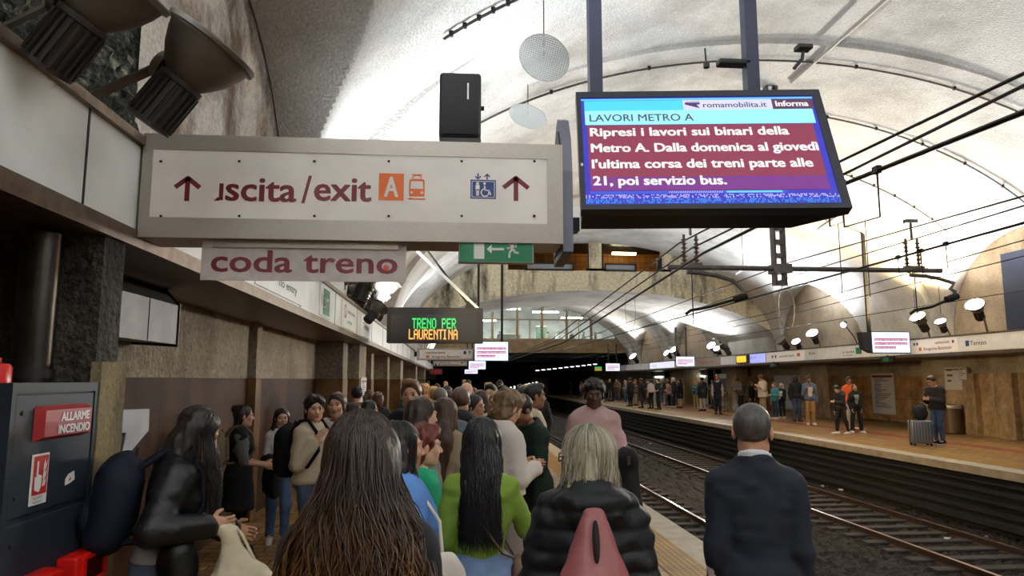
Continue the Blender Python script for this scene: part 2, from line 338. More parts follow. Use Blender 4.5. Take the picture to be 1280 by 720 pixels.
# vault
def vz(x): return VZ + VB*np.sqrt(np.clip(1-((x-VX)/VA)**2, 0, 1))
def lz(y):
    z = np.full_like(y, -9.0)
    for c in LC:
        u = np.abs(y-c)/LW; z = np.maximum(z, np.where(u < 1, VZ + LH*np.sqrt(np.clip(1-u**2.2, 0, 1)), -9))
    return z
RIBS = [(.2, 1.5), (10.3, 12.6), (21.3, 23.8), (41.2, 42.2), (48.8, 50.0), (58.6, 60)]
def vault(name, y0, y1, m):
    ys = np.concatenate([np.arange(y0, min(y1, 3), .16), np.arange(max(y0, 3), min(y1, 14.5), .06) if y0 < 14 else [], np.arange(max(y0, 14.5), y1+.01, .12)])
    ex = [e for c in LC for e in (c-LW, c+LW)] + [e+d for a in RIBS for e in a for d in (-.004, .004)] + [y0, y1]
    ys = np.unique(np.concatenate([ys, [e for e in ex if y0 <= e <= y1]]))
    t = np.linspace(0, math.pi, 230)
    T, Y = np.meshgrid(t, ys, indexing='ij')
    X = VX - VA*np.cos(T); Z = VZ + VB*np.sin(T)
    # shallow transverse ribs that die into the vault towards the crown
    rib = np.zeros_like(Y)
    for a, b in RIBS: rib = np.maximum(rib, ((Y > a) & (Y < b)).astype(float))
    s = np.sin(T); prot = .30*np.clip(1 - (s/.72)**2, 0, 1) - .20*np.clip((s-.80)/.2, 0, 1)
    X = X + rib*prot*np.cos(T); Z = Z - rib*prot*s*.6
    Z = np.maximum(Z, lz(Y))
    nx, ny = X.shape; v = np.stack([X, Y, Z], -1).reshape(-1, 3); i = np.arange(nx*ny).reshape(nx, ny)
    q = np.stack([i[:-1, :-1], i[:-1, 1:], i[1:, 1:], i[1:, :-1]], -1).reshape(-1, 4)
    me = bpy.data.meshes.new(name); me.from_pydata(v.tolist(), [], q.tolist()); me.materials.append(m)
    me.polygons.foreach_set('use_smooth', [True]*len(me.polygons)); me.set_sharp_from_angle(angle=R(24))
    o = bpy.data.objects.new(name, me); C.objects.link(o); o['kind'] = 'structure'
    # tympana
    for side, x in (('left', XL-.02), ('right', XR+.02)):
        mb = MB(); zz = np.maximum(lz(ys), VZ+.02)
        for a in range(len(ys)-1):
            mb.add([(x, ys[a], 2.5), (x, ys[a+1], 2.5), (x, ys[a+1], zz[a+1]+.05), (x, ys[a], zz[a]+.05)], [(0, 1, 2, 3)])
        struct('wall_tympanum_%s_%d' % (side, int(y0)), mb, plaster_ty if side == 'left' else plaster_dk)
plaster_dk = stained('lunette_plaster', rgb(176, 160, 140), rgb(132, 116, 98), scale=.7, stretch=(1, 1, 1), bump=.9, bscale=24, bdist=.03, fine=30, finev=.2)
plaster_ty = stained('tympanum_plaster', rgb(206, 200, 192), rgb(112, 92, 72), scale=.9, stretch=(1, 1, .8), lo=.46, hi=.6, bump=.9, bscale=24, bdist=.03, fine=30, finev=.2)  # whiter base paints in the floodlit plaster; brown blotches scattered at random
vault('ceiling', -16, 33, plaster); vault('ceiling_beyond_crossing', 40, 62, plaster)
struct('wall_back', MB().box((-3.1, -16.3, -1.7), (18.8, -16, 8.6)), rough_plaster)
struct('ceiling_shell', MB().box((-4, -16.3, 8.55), (19, 62, 8.8)), black)
struct('wall_outer_left', MB().box((-3.6, -16.3, -1.7), (-3.1, 110, 8.8)), black); struct('wall_outer_right', MB().box((18.8, -16.3, -1.7), (19.2, 110, 8.8)), black)

# crossing: head wall over a shallow arch, with a mezzanine room showing through its openings
CY0, CY1 = 33.0, 40.0
def arch_z(x): return 2.6 + 3.35*np.sqrt(np.clip(1-((x-6.7)/9.6)**2, 0, 1))
def crossing():
    xs = np.linspace(XL-.4, XR+.4, 120); za = arch_z(xs)
    win = [(3.9, 7.6), (8.1, 8.55), (9.5, 12.3)]
    mb = MB()
    wz0, wz1 = RZ0, 8.7
    for i in range(len(xs)-1):
        x0, x1 = xs[i], xs[i+1]; xm = (x0+x1)/2
        op = any(a < xm < b for a, b in ROOM)
        segs = [(za[i], za[i+1], wz0), (None, None, None)] if op else [(za[i], za[i+1], 8.7)]
        a0, a1, top = segs[0]
        mb.add([(x0, CY0, a0), (x1, CY0, a1), (x1, CY0, top), (x0, CY0, top), (x0, CY0+.35, a0), (x1, CY0+.35, a1), (x1, CY0+.35, top), (x0, CY0+.35, top)],
               [(0, 1, 2, 3), (7, 6, 5, 4), (3, 2, 6, 7)])
        mb.add([(x0, CY1, a0), (x1, CY1, a1), (x1, CY1, 8.7), (x0, CY1, 8.7)], [(0, 1, 2, 3)])
    struct('wall_crossing', mb, old_conc)
    mb = MB()
    for i in range(len(xs)-1):
        mb.add([(xs[i], CY0, za[i]), (xs[i+1], CY0, za[i+1]), (xs[i+1], CY1, za[i+1]), (xs[i], CY1, za[i])], [(0, 1, 2, 3)])
    o = struct('ceiling_crossing_arch', mb, plaster, smooth=30)
RX = lambda px: atY(px, 330, 33.0).x
RZ0 = atY(700, 338, 33.0).z
for sd_, x_ in (('left', -2.35), ('right', 15.45)): struct('wall_crossing_side_%s' % sd_, MB().box((x_, 33.36, 2.9), (x_+.3, 39.98, 3.70 if sd_ == 'left' else 3.80)), plaster)
ROOM = [(RX(634), RX(737)), (RX(754), RX(828))]
crossing()
orange_tile = tiles('orange_wall_tiles', rgb(190, 130, 66), rgb(172, 112, 54), rgb(120, 80, 40), .3, .3, rough=.35, mortar=.012, offset=0, axes='XZ', varn=.15)
struct('wall_mezzanine_room', MB().box((1.2, 37.5, 6.6), (11.4, 37.7, 9.6)), orange_tile)
struct('floor_mezzanine_room', MB().box((1.2, 33.36, RZ0-.2), (11.4, 37.5, RZ0-.05)), dark_steel)
struct('ceiling_mezzanine_room', MB().box((1.2, 33.3, 9.5), (11.4, 37.6, 9.6)), dark_steel)
for k, (x0, x1) in enumerate(((RX(657), RX(717)), (RX(755), RX(795)))):
    t = thing('sill_frame', ('long dark sill frame under the mezzanine opening beside the green exit sign', 'short dark sill frame under the lit mezzanine opening')[k], 'frame', (x0, 32.98, RZ0-.02))
    MB().box((0, -.1, 0), (x1-x0, 0, .07)).box((0, -.1, .31), (x1-x0, 0, .38)).box((0, -.1, 0), (.07, 0, .38)).box((x1-x0-.07, -.1, 0), (x1-x0, 0, .38)).build('frame', black, t)
    MB().box((.07, -.03, .07), (x1-x0-.07, -.01, .31)).build('pane', mat('grey_glass', rgb(150, 156, 160), .15), t)
t = thing('mezzanine_post', 'dark square post between the two mezzanine openings', 'post', (RX(745.5), 33.2, RZ0)); MB().box((-.36, -.15, 0), (.36, .14, 8.4-RZ0)).build('shaft', dark_steel, t)
MB().box((-.42, -.2, 0), (.42, .24, .12)).build('base', dark_steel, t)
t = thing('mezzanine_post', 'dark square post at the right end of the lit mezzanine opening', 'post', (RX(830), 33.2, RZ0)); MB().box((-.3, -.15, 0), (.3, .14, 7.6-RZ0)).build('shaft', dark_steel, t)
MB().box((-.36, -.2, 0), (.36, .24, .12)).build('base', dark_steel, t)
p = atY(780, 317, 35.5)
t = thing('fluorescent_light', 'glowing tube light in the orange-tiled mezzanine room', 'ceiling light', p)
MB().tube([(-.62, 0, 0), (.62, 0, 0)], .07, 10).build('tube', emis('warm_tube', (1, .82, .5), 18), t); MB().box((-.66, -.05, .06), (.66, .05, .12)).build('fixture', dark_steel, t)
MB().tube([(-.4, 0, .1), (-.4, 0, 2)], .012, 6).tube([(.4, 0, .1), (.4, 0, 2)], .012, 6).build('hanger', dark_steel, t)

# glazed footbridge beyond
BY = 62.0
bx0, bx1 = -3.6, 17.2
bz0, bz1 = atY(700, 441, BY).z, atY(700, 425, BY).z
struct('wall_footbridge_beam', MB().box((bx0, BY, bz0), (bx1, BY+.6, bz1)), mat('tan_stone', rgb(170, 146, 112), .7, var=.2, vscale=2))
struct('floor_footbridge', MB().box((bx0, BY+.6, bz0), (bx1, BY+7, bz0+.3)), dark_steel)
struct('wall_footbridge_back', MB().box((bx0, BY+7, bz0), (bx1, BY+7.2, 10)), mat('pale_wall', rgb(150, 150, 146), .7, var=.3, vscale=.8))
struct('ceiling_footbridge', MB().box((bx0, BY, 9.0), (bx1, BY+7.2, 9.2)), mat('grey_ceiling', rgb(110, 112, 110), .7))
win_n = 0
nb = 9; bxs = np.linspace(bx0+.4, bx1-.5, nb+1)
alu = mat('beige_window_frame', rgb(176, 156, 124), .5)
gl = bpy.data.materials.new('bridge_glass'); gl.use_nodes = True; MATS['bridge_glass'] = gl
_b = gl.node_tree.nodes['Principled BSDF']; _b.inputs['Base Color'].default_value = (.75, .85, .82, 1); _b.inputs['Roughness'].default_value = .02; _b.inputs['Alpha'].default_value = .18
for i in range(nb):
    x0, x1 = bxs[i], bxs[i+1]
    fr = MB().box((x0, BY+.1, bz1), (x0+.12, BY+.3, 9)).box((x1-.12, BY+.1, bz1), (x1, BY+.3, 9))
    zm = bz1 + 1.75
    for z in (bz1, zm, zm+1.2, 8.9): fr.box((x0+.12, BY+.1, z), (x1-.12, BY+.3, z+.12))
    if i % 2 == 0: fr.box(((x0+x1)/2-.05, BY+.1, bz1), ((x0+x1)/2+.05, BY+.3, zm))
    o = struct('window_%d' % (i+1), fr, alu); p_ = MB().box((x0+.12, BY+.18, bz1+.1), (x1-.12, BY+.2, 8.9)).build('pane', gl, o)
for i, (x, y, z, l) in enumerate(((.5, 64, 7.6, 2.2), (3.2, 66, 7.2, 1.6), (8.5, 64.5, 7.9, 2.4), (11.2, 66, 7.5, 2.0), (13.6, 65, 7.7, 2.2), (5.2, 64, 8.1, 1.8), (-1.5, 65, 7.4, 2))):
    t = thing('footbridge_light', 'white strip light glowing behind the footbridge glass', 'ceiling light', (x, y, z), group='strip lights inside the footbridge')
    MB().box((-l/2, -.12, 0), (l/2, .12, .1)).build('diffuser', emis('bridge_strip', (.9, 1, .98), 30), t); MB().box((-l/2, -.14, .1), (l/2, .14, .18)).build('housing', alu, t); MB().box((-l*.3, -.02, .18), (-l*.3+.04, .02, 9.01-z)).box((l*.3, -.02, .18), (l*.3+.04, .02, 9.01-z)).build('hanger', alu, t)
    L_ = bpy.data.lights.new('strip_lamp', 'AREA'); L_.energy = 70; L_.shape = 'RECTANGLE'; L_.size = l; L_.size_y = .3; L_.color = (.9, 1, .96); lo_ = bpy.data.objects.new('strip_lamp', L_); C.objects.link(lo_); lo_.parent = t; lo_.location = (0, 0, -.05)
for i, (x, c, w_, h) in enumerate(((-1.2, rgb(30, 60, 120), 1.0, 1.3), (5.4, rgb(22, 26, 40), 1.6, 1.5), (2.6, rgb(190, 130, 50), 2.2, 1.0), (10.2, rgb(210, 215, 215), 1.3, 1.6), (13.4, rgb(215, 215, 210), 1.0, 1.6), (8.2, rgb(70, 120, 100), .9, 2.2))):
    t = thing('kiosk', ('blue kiosk behind the footbridge glass', 'dark kiosk with a screen in the middle of the footbridge', 'amber counter inside the footbridge', 'bright white booth inside the footbridge', 'white booth at the right end of the footbridge', 'green glass booth inside the footbridge')[i], 'kiosk', (x, BY+3, bz0+.3))
    MB().rbox((-w_/2, 0, 0), (w_/2, .8, h), .04).build('body', mat('kiosk_%d' % i, c, .5, emit=.25 if i in (3, 4, 2) else 0), t); MB().box((-w_/2-.05, -.05, h), (w_/2+.05, .85, h+.12)).build('top', alu, t)  # counter and white booth bodies glow to brighten the footbridge interior
FOOTBRIDGE = (BY+1.6, bz0+.3)
# deep dark end of the tunnel
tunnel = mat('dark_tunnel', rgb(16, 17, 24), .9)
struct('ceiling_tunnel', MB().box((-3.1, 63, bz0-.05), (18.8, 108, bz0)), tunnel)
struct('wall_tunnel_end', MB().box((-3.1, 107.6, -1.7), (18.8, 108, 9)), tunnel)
struct('wall_tan_far', MB().box((10.6, 95, -.2), (12.8, 95.3, 2.0)), mat('tan_far', rgb(150, 116, 80), .7, var=.2, vscale=1))
for k in range(9):
    px = 634 + k*4.6; p = atY(px, 486 - k*.9, 92)
    t = thing('tunnel_lamp', 'tiny white lamp glowing in the dark tunnel end', 'lamp', p, group='row of lamps deep in the tunnel')
    MB().box((-.09, 0, -.16), (.09, .1, .16)).build('diffuser', emis('tunnel_lamp', (.85, .95, 1), 2.2), t); MB().box((-.11, .1, -.18), (.11, .16, .18)).build('housing', black, t); MB().box((-.02, .1, .18), (.02, .14, bz0-.04-p.z)).build('hanger', black, t)
for k in range(11):
    px = 672 + k*7.2; p = atY(px, 463.5 - k*.78, 74)
    t = thing('platform_strip_light', 'small white strip light over the far end of the opposite platform', 'ceiling light', p, group='row of strip lights above the distant platform'); MB().box((-.02, .03, .14), (.02, .07, bz0-.04-p.z)).build('hanger', black, t)
    MB().box((-.18, 0, 0), (.18, .1, .06)).build('diffuser', emis('far_strip', (.95, 1, .95), 2.5), t); MB().box((-.25, -.02, .09), (.25, .12, .14)).build('housing', black, t)
# ------------------------------------------------------------------ floodlights
flood_m = mat('grey_brown_flood_paint', rgb(92, 84, 74), .5, .3, var=.12, vscale=12)
flood_h = mat('dark_flood_housing', rgb(46, 40, 36), .6, .2)
COOL = (.88, .95, 1.0); WARM = (1.0, .72, .34); NEUT = (1.0, .95, .86)
def flood(label, loc, dirn, size=.48, lit=True, col=COOL, power=1.0, side=1, spread=118, group=None, yoke_to=None):
    """bell reflector + finned housing on a bracket; built along +Z, then turned to dirn"""
    d = Vector(dirn).normalized(); t = thing('floodlight', label, 'floodlight', loc, group=group)
    q = Vector((0, 0, 1)).rotation_difference(d); t.rotation_mode = 'QUATERNION'; t.rotation_quaternion = q
    k = size/.48
    S = lambda prof: [(r*k, h*k) for r, h in prof]
    MB().lathe(S([(.085, 0), (.10, .02), (.135, .06), (.175, .12), (.205, .19), (.218, .235), (.24, .24), (.243, .262), (.236, .268), (.215, .262), (.19, .2), (.1, .05), (.04, .03)]), n=32).build('reflector', flood_m, t, smooth=40)
    MB().lathe(S([(.222, .238), (.222, .245)]), n=28).build('lens', emis('flood_lens_%s_%d' % ({COOL: 'cool', WARM: 'warm', NEUT: 'neutral'}[col], int(power*10)), col, 9*min(power, 1.5)) if lit else mat('unlit_lens', rgb(120, 118, 112), .2), t, smooth=40)
    mb = MB().lathe(S([(.06, -.27), (.112, -.262), (.112, -.245), (.10, -.24), (.10, -.02), (.112, -.015), (.112, .012), (.07, .02)]), n=24)
    for j in range(20):
        a = 2*math.pi*j/20; c, s_ = math.cos(a), math.sin(a)
        u = Vector((c, s_, 0)); v = Vector((-s_, c, 0)); p0 = u*.095*k; p1 = u*.118*k; hw = .006*k
        vs = [p0-v*hw, p1-v*hw, p1+v*hw, p0+v*hw]
        mb.add([(*p.xy, -.245*k) for p in vs] + [(*p.xy, -.02*k) for p in vs], [(3, 2, 1, 0), (4, 5, 6, 7), (0, 1, 5, 4), (1, 2, 6, 5), (2, 3, 7, 6), (3, 0, 4, 7)])
    mb.build('housing', flood_h, t, smooth=35)
    MB().lathe(S([(.0, -.012), (.075, -.012), (.08, 0), (.075, .03), (.03, .034), (.02, .05), (0, .05)]), o=(side*.115*k, 0, .02*k), d=(side, 0, 0), n=18, cap=False).build('knob', flood_m, t, smooth=40)
    # yoke arm from the knob to the ledge
    end = (q.inverted() @ (Vector(yoke_to)-Vector(loc))) if yoke_to is not None else q.inverted() @ Vector((0, 0, -.34*k)) 
    MB().beam((side*.13*k, 0, .02*k), end, .05*k, .014*k).build('bracket', flood_m, t)
    if lit:
        L_ = bpy.data.lights.new('flood_lamp', 'SPOT'); L_.energy = FLOOD_W*power; L_.color = col; L_.spot_size = R(spread); L_.spot_blend = .7; L_.shadow_soft_size = .14*k
        lo = bpy.data.objects.new('flood_lamp', L_); C.objects.link(lo); lo.parent = t; lo.location = (0, 0, .30*k); lo.rotation_euler = (math.pi, 0, 0)
    return t
# near left pair, seen from below and behind
def imgdir(px, py, dx, dy, away): return RGT*dx + UPV*dy + FWD*away
L0 = FL - .25
p = atY(226, 104, 3.15); flood('large floodlight beside the exit beam, its bell and finned housing seen from behind', p, RGT*.58+UPV*.80+FWD*.12, .43, power=.9, side=-1, col=COOL, yoke_to=(p.x-.42, p.y+.1, 3.0))
p = atY(104, 26, 2.75); flood('large floodlight cut off by the top edge over the mossy pier', p, RGT*.58+UPV*.78+FWD*.05, .43, power=.6, side=-1, col=COOL, yoke_to=(p.x-.4, p.y, 3.0))
def lflood(label, px, py, Y, d, **k):
    p = atY(px, py, Y); return flood(label, p, d, yoke_to=(p.x-.15, p.y, 3.0), **k)
lflood('dark floodlight under the tail-of-train sign, tilted toward the vault', 455, 357, 9.6, (.25, .15, .95), size=.42, power=.6)
lflood('grey bell floodlight beside the tail-of-train sign with its lens turned away', 475, 368, 10.4, (.4, .1, .9), size=.46, power=.8)
lflood('small dark floodlight at the left end of the departure display', 467, 392, 10.0, (.5, .5, .7), size=.28, power=.5)
for k, (y, d, pw) in enumerate(((12.3, (.35, -.1, .9), .8), (13.2, (.35, .3, .9), .6), (15.2, (.3, -.5, .9), .5), (22.7, (.3, -.1, .9), 1.2), (23.5, (.3, .2, .9), 1.0), (26.2, (.3, .5, .9), .9), (41.5, (.5, 0, .9), 1.6), (49.5, (.5, 0, .9), 1.6), (58, (.5, .1, .9), 1.4))):
    flood('floodlight on the left fascia ledge, hidden among the signs', (-2.02, y, 3.3), d, .44, power=pw, yoke_to=(-2.2, y, 3.0), group='floodlights along the left fascia')
def rflood(label, px, py, d, X=14.75, **k):
    k.setdefault('spread', 150); k['power'] = k.get('power', 1)*1.25; k['size'] = k.get('size', .5)*.85; d = (d[0], d[1], d[2]*1.35)
    p = atX(px, py, X); return flood(label, p, d, yoke_to=(p.x+.25, p.y, 3.0), **k)
rflood('big floodlight with a glowing lens at the right end of the opposite fascia', 1222, 389, (-.75, -.55, .62), size=.62, power=1.5)
rflood('small glowing floodlight left of the big one on the opposite fascia', 1178, 408, (-.6, -.35, .75), size=.42, power=1.0, col=NEUT)
rflood('warm yellow glowing floodlight above the opposite passenger screen', 1152, 404, (-.75, -.3, .7), size=.62, power=2.6, col=WARM)
rflood('floodlight with bright lens beside the opposite wall clock panel', 1018, 422, (-.7, -.55, .65), size=.60, power=1.6)
rflood('low small glowing floodlight beside the unlit bell', 997, 431, (-.65, -.5, .6), size=.46, power=1.2)
rflood('unlit bell floodlight turned sideways on the opposite fascia', 980, 430, (-.8, -.2, .55), size=.62, lit=False)
rflood('glowing floodlight of the pair under the cable bunch', 892, 436, (-.75, -.5, .55), size=.66, power=1.5, col=NEUT)
rflood('smaller glowing floodlight of the pair under the cable bunch', 898, 439, (-.65, -.5, .55), size=.5, power=1.0)
rflood('dark unlit floodlight right of the pair under the cable bunch', 908, 437, (-.4, .5, .75), size=.66, lit=False)
rflood('bright floodlight over the distant passenger screen', 845, 441, (-.75, -.4, .6), size=.7, power=1.5, col=NEUT)
rflood('dim floodlight left of the distant passenger screen', 836, 444, (-.8, -.4, .5), size=.6, power=.9)
rflood('farthest glowing floodlight at the end of the opposite vault', 794, 449, (-.75, -.4, .6), size=.8, power=1.4, col=NEUT)
for k, (y, d, pw) in enumerate(((11.6, (-.35, .1, .9), .6), (12.4, (-.35, .3, .9), .6), (1.0, (-.5, .0, .9), 1.4), (-3.5, (-.5, .1, .9), 5.2), (-9.5, (-.5, .1, .9), 5.0))):
    flood('floodlight on the opposite fascia beyond the frame', (14.7, y, 3.35), d, .5, power=pw, yoke_to=(15.1, y, 3.0), group='floodlights beside the frame edge')
for k, (y, d, pw) in enumerate(((-1.6, (.5, -.1, .9), 3.6), (-4.5, (.5, .1, .9), 3.6), (-9.3, (.5, .1, .9), 5.0))):
    flood('floodlight on the left fascia behind the viewer', (-1.95, y, 3.35), d, .5, power=pw, yoke_to=(-2.2, y, 3.0), group='floodlights behind the viewer')
for k, (y, d, pw) in enumerate(((12.8, (.88, .25, -.12), 1.5), (16.4, (.88, .35, -.10), 1.6))):  # unseen warm lamps added to light the opposite platform
    flood('added warm floodlight out of sight on the left fascia aimed across the tracks', (-1.9, y, 3.3), d, .46, power=pw*.8, col=WARM, spread=80, yoke_to=(-2.2, y, 3.0), group='added warm fill lights aimed across the tracks')
# ------------------------------------------------------------------ signs over the near platform
maroon = mat('maroon_lettering', rgb(112, 28, 40), .5); navy = mat('navy_pictogram', rgb(34, 62, 128), .5); orange = mat('orange_pictogram', rgb(226, 106, 44), .5)
signwhite = mat('sign_white_enamel', rgb(238, 232, 226), .4, var=.05, vscale=4); purewhite = mat('clean_white', rgb(232, 232, 228), .5)
screw_m = mat('screw_black', rgb(26, 22, 20), .4, .6)
def disc(mb, x, z, r, n=20, y=0): return mb.add([(x+r*math.cos(2*math.pi*i/n), y, z+r*math.sin(2*math.pi*i/n)) for i in range(n)], [tuple(range(n))])
def ring(mb, x, z, r0, r1, a0=0, a1=2*math.pi, n=28, y=0):
    v = []
    for i in range(n+1):
        a = a0+(a1-a0)*i/n; c, s = math.cos(a), math.sin(a); v += [(x+r0*c, y, z+r0*s), (x+r1*c, y, z+r1*s)]
    return mb.add(v, [(2*i, 2*i+1, 2*i+3, 2*i+2) for i in range(n)])
def poly(mb, pts, y=0): return mb.add([(a, y, b) for a, b in pts], [tuple(range(len(pts)))])
def rect(mb, x0, z0, x1, z1, y=0): return poly(mb, [(x0, z0), (x1, z0), (x1, z1), (x0, z1)], y)
def stroke(mb, pts, w_, y=0):
    for (x0, z0), (x1, z1) in zip(pts[:-1], pts[1:]):
        d = math.hypot(x1-x0, z1-z0); nx, nz = -(z1-z0)/d*w_/2, (x1-x0)/d*w_/2
        poly(mb, [(x0-nx, z0-nz), (x1-nx, z1-nz), (x1+nx, z1+nz), (x0+nx, z0+nz)], y)
    for x, z in pts[1:-1]: disc(mb, x, z, w_/2, 10, y)
    return mb
def arrow_up(mb, cx, z0, z1, w_, t, y=0):
    stroke(mb, [(cx, z0), (cx, z1-t*.7)], t, y); stroke(mb, [(cx-w_/2, z1-w_*.52), (cx, z1-t*.6), (cx+w_/2, z1-w_*.52)], t, y); return mb
YS = atX(171, 240, FL).y
org = atY(171, 296, YS)
class Pl:
    """local x, z on a frontal plane"""
    def __init__(s, o, Y): s.o = o; s.Y = Y
    def __call__(s, px, py): p = atY(px, py, s.Y); return (p.x-s.o.x, p.z-s.o.z)
P_ = Pl(org, YS)
t = thing('direction_sign', 'steel framed white uscita/exit sign beam across the platform with arrows and orange A symbol', 'sign', org)
(xa, za), (xb, zb) = P_(171, 296), P_(703, 181)
hh = .535; xe = xb
(wx0, wz0), (wx1, wz1) = P_(186, 271), P_(684, 199)
fr = MB()
fr.box((0, 0, 0), (xe, .02, wz0)).box((0, 0, wz1), (xe, .02, zb)).box((0, 0, wz0), (wx0, .02, wz1)).box((wx1, 0, wz0), (xe, .02, wz1))
fr.box((0, .02, zb-.02), (xe, .30, zb)).box((0, .02, 0), (xe, .30, .02)).box((xe-.02, .02, .02), (xe, .30, zb-.02)).box((0, .28, .02), (xe-.02, .30, zb-.02))
fr.build('frame', steel, t)
MB().box((wx0-.01, .004, wz0-.01), (wx1+.01, .018, wz1+.01)).build('face_panel', signwhite, t)
mb = MB()
for px in (201, 299, 393, 486, 577, 668):
    for py in (201.5, 270): x, z = P_(px, py); MB().lathe([(.007, 0), (.007, .006), (.004, .009)], (x, .003, z), (0, -1, 0), 8).build('screw', screw_m, t)
mb = MB()
for px in (233, 645):
    (x, z0), (_, z1), (xl, _), (xr, _) = P_(px, 251), P_(px, 219), P_(px-15, 0), P_(px+15, 0)
    arrow_up(MB(), x, z0, z1, xr-xl, .026, .003).build('arrow', maroon, t)
(x0, z0), (x1, z1) = P_(275, 250), P_(463, 226)
def ptext(s, px0, py0, px1, pyc, m, par, PF, y=.003, bold=.01, name='lettering'):
    """baseline-left pixel and right edge; pyc = cap top"""
    (xa_, za_), (xb_, _), (_, zt) = PF(px0, py0), PF(px1, py0), PF(px0, pyc)
    return text(s, xa_, za_, xb_-xa_, zt-za_, m, par, y, name, bold)
ptext('scita', 282, 250, 369, 219.5, maroon, t, P_, bold=.022); ptext('/', 377, 253, 388, 219, maroon, t, P_, bold=.01); ptext('exit', 393, 250, 463, 219.5, maroon, t, P_, bold=.022)
mb = MB(); (x0, z0), (x1, z1), (x2, _) = P_(274, 250), P_(279.5, 229), P_(267, 250)
rect(mb, x1-.022, z0, x1, z1, .003); poly(mb, [(x2, z0-.004), (x1-.02, z0-.004), (x1-.02, z0+.02), (x2+.014, z0+.012)], .003); mb.build('worn_letter', maroon, t)['label'] = 'worn first letter of the exit sign with only its right stem left'
(x0, z0), (x1, z1) = P_(473, 250), P_(505, 217)
o = rect(MB(), x0, z0, x1, z1, .003).build('line_symbol', orange, t)
text('A', x0+(x1-x0)*.24, z0+(z1-z0)*.14, (x1-x0)*.52, (z1-z0)*.74, signwhite, o, .0015, 'line_letter', .02)
mb = MB(); (x0, z0), (x1, z1) = P_(510, 249), P_(532, 218); W_ = x1-x0; H_ = z1-z0
def tr(u, v): return (x0+u*W_, z0+v*H_)
poly(mb, [tr(.06, .12), tr(.94, .12), tr(.96, .4), tr(.94, .78), tr(.8, .82), tr(.2, .82), tr(.06, .78), tr(.04, .4)], .003)
stroke(mb, [tr(0, .02), tr(1, .02)], .008, .003); stroke(mb, [tr(.18, .06), tr(.12, .02)], .01, .003)
stroke(mb, [tr(.3, .84), tr(.24, .9), tr(.5, .97), tr(.76, .9), tr(.7, .84)], .005, .003); stroke(mb, [tr(.2, .98), tr(.8, .98)], .006, .003)
o = mb.build('tram_symbol', orange, t)
mb = MB(); poly(mb, [tr(.12, .42), tr(.88, .42), tr(.84, .72), tr(.16, .72)], .0018); disc(mb, *tr(.2, .27), .008, 12, .0018); disc(mb, *tr(.8, .27), .008, 12, .0018); mb.build('tram_window', signwhite, o)
mb = MB(); (x0, z0), (x1, z1) = P_(588, 248), P_(620, 225); rect(mb, x0, z0, x1, z1, .003); W_ = x1-x0; H_ = z1-z0
(ax, az), (_, az1) = P_(597.5, 224), P_(597.5, 216.5)
stroke(mb, [(ax, az1), (ax, az+.004)], .008, .003); stroke(mb, [(ax-.016, az+.018), (ax, az+.003), (ax+.016, az+.018)], .007, .003)
(ax, _) = P_(610, 0); stroke(mb, [(ax, az1-.002), (ax, az)], .008, .003); stroke(mb, [(ax-.016, az1-.02), (ax, az1-.004), (ax+.016, az1-.02)], .007, .003)
o = mb.build('lift_symbol', navy, t)
mb = MB(); e = .006
for a, b, c, d in ((.05, .07, .95, .10), (.05, .90, .95, .93), (.05, .07, .075, .93), (.925, .07, .95, .93)): rect(mb, *tr(a, b), *tr(c, d), .0018)
disc(mb, *tr(.28, .80), .009, 12, .0018); rect(mb, *tr(.2, .42), *tr(.36, .72), .0018); rect(mb, *tr(.22, .16), *tr(.34, .5), .0018)
disc(mb, *tr(.55, .80), .008, 12, .0018); stroke(mb, [tr(.55, .7), tr(.57, .46), tr(.72, .44), tr(.8, .2)], .009, .0018); ring(mb, *tr(.57, .33), .018, .025, 1.8, 6.6, 20, .0018)
mb.build('lift_figure', signwhite, o)

# tail-of-train plate under the beam
Pt = Pl(org, YS+.05)
a, b = atY(250, 350, YS+.06), atY(508, 303, YS+.06)
t = thing('hanging_plate', 'grey coda treno plate with maroon letters hung under the exit beam', 'sign', a)
PC = Pl(a, YS+.06); wC, hC = b.x-a.x, b.z-a.z
MB().box((0, 0, 0), (wC, .006, hC)).build('plate', mat('worn_grey_plate', rgb(196, 188, 184), .5, var=.1, vscale=14), t)
s0, s1 = PC(266, 309), PC(498, 303)
MB().box((s0[0], -.012, s0[1]-.0), (s1[0], -.001, s1[1]+.02)).build('mounting_strip', steel, t)
ptext('coda treno', 264, 339, 496, 311.5, maroon, t, PC, y=-.002, bold=.022)
disc(MB(), *PC(482.5, 335), .016, 18, -.004).build('sticker', mat('orange_sticker', rgb(204, 72, 34), .5), t)
MB().box((s0[0]+.1, 0, hC), (s0[0]+.14, .01, hC+.06)).box((s1[0]-.14, 0, hC), (s1[0]-.1, .01, hC+.06)).build('hanger', dark_steel, t)
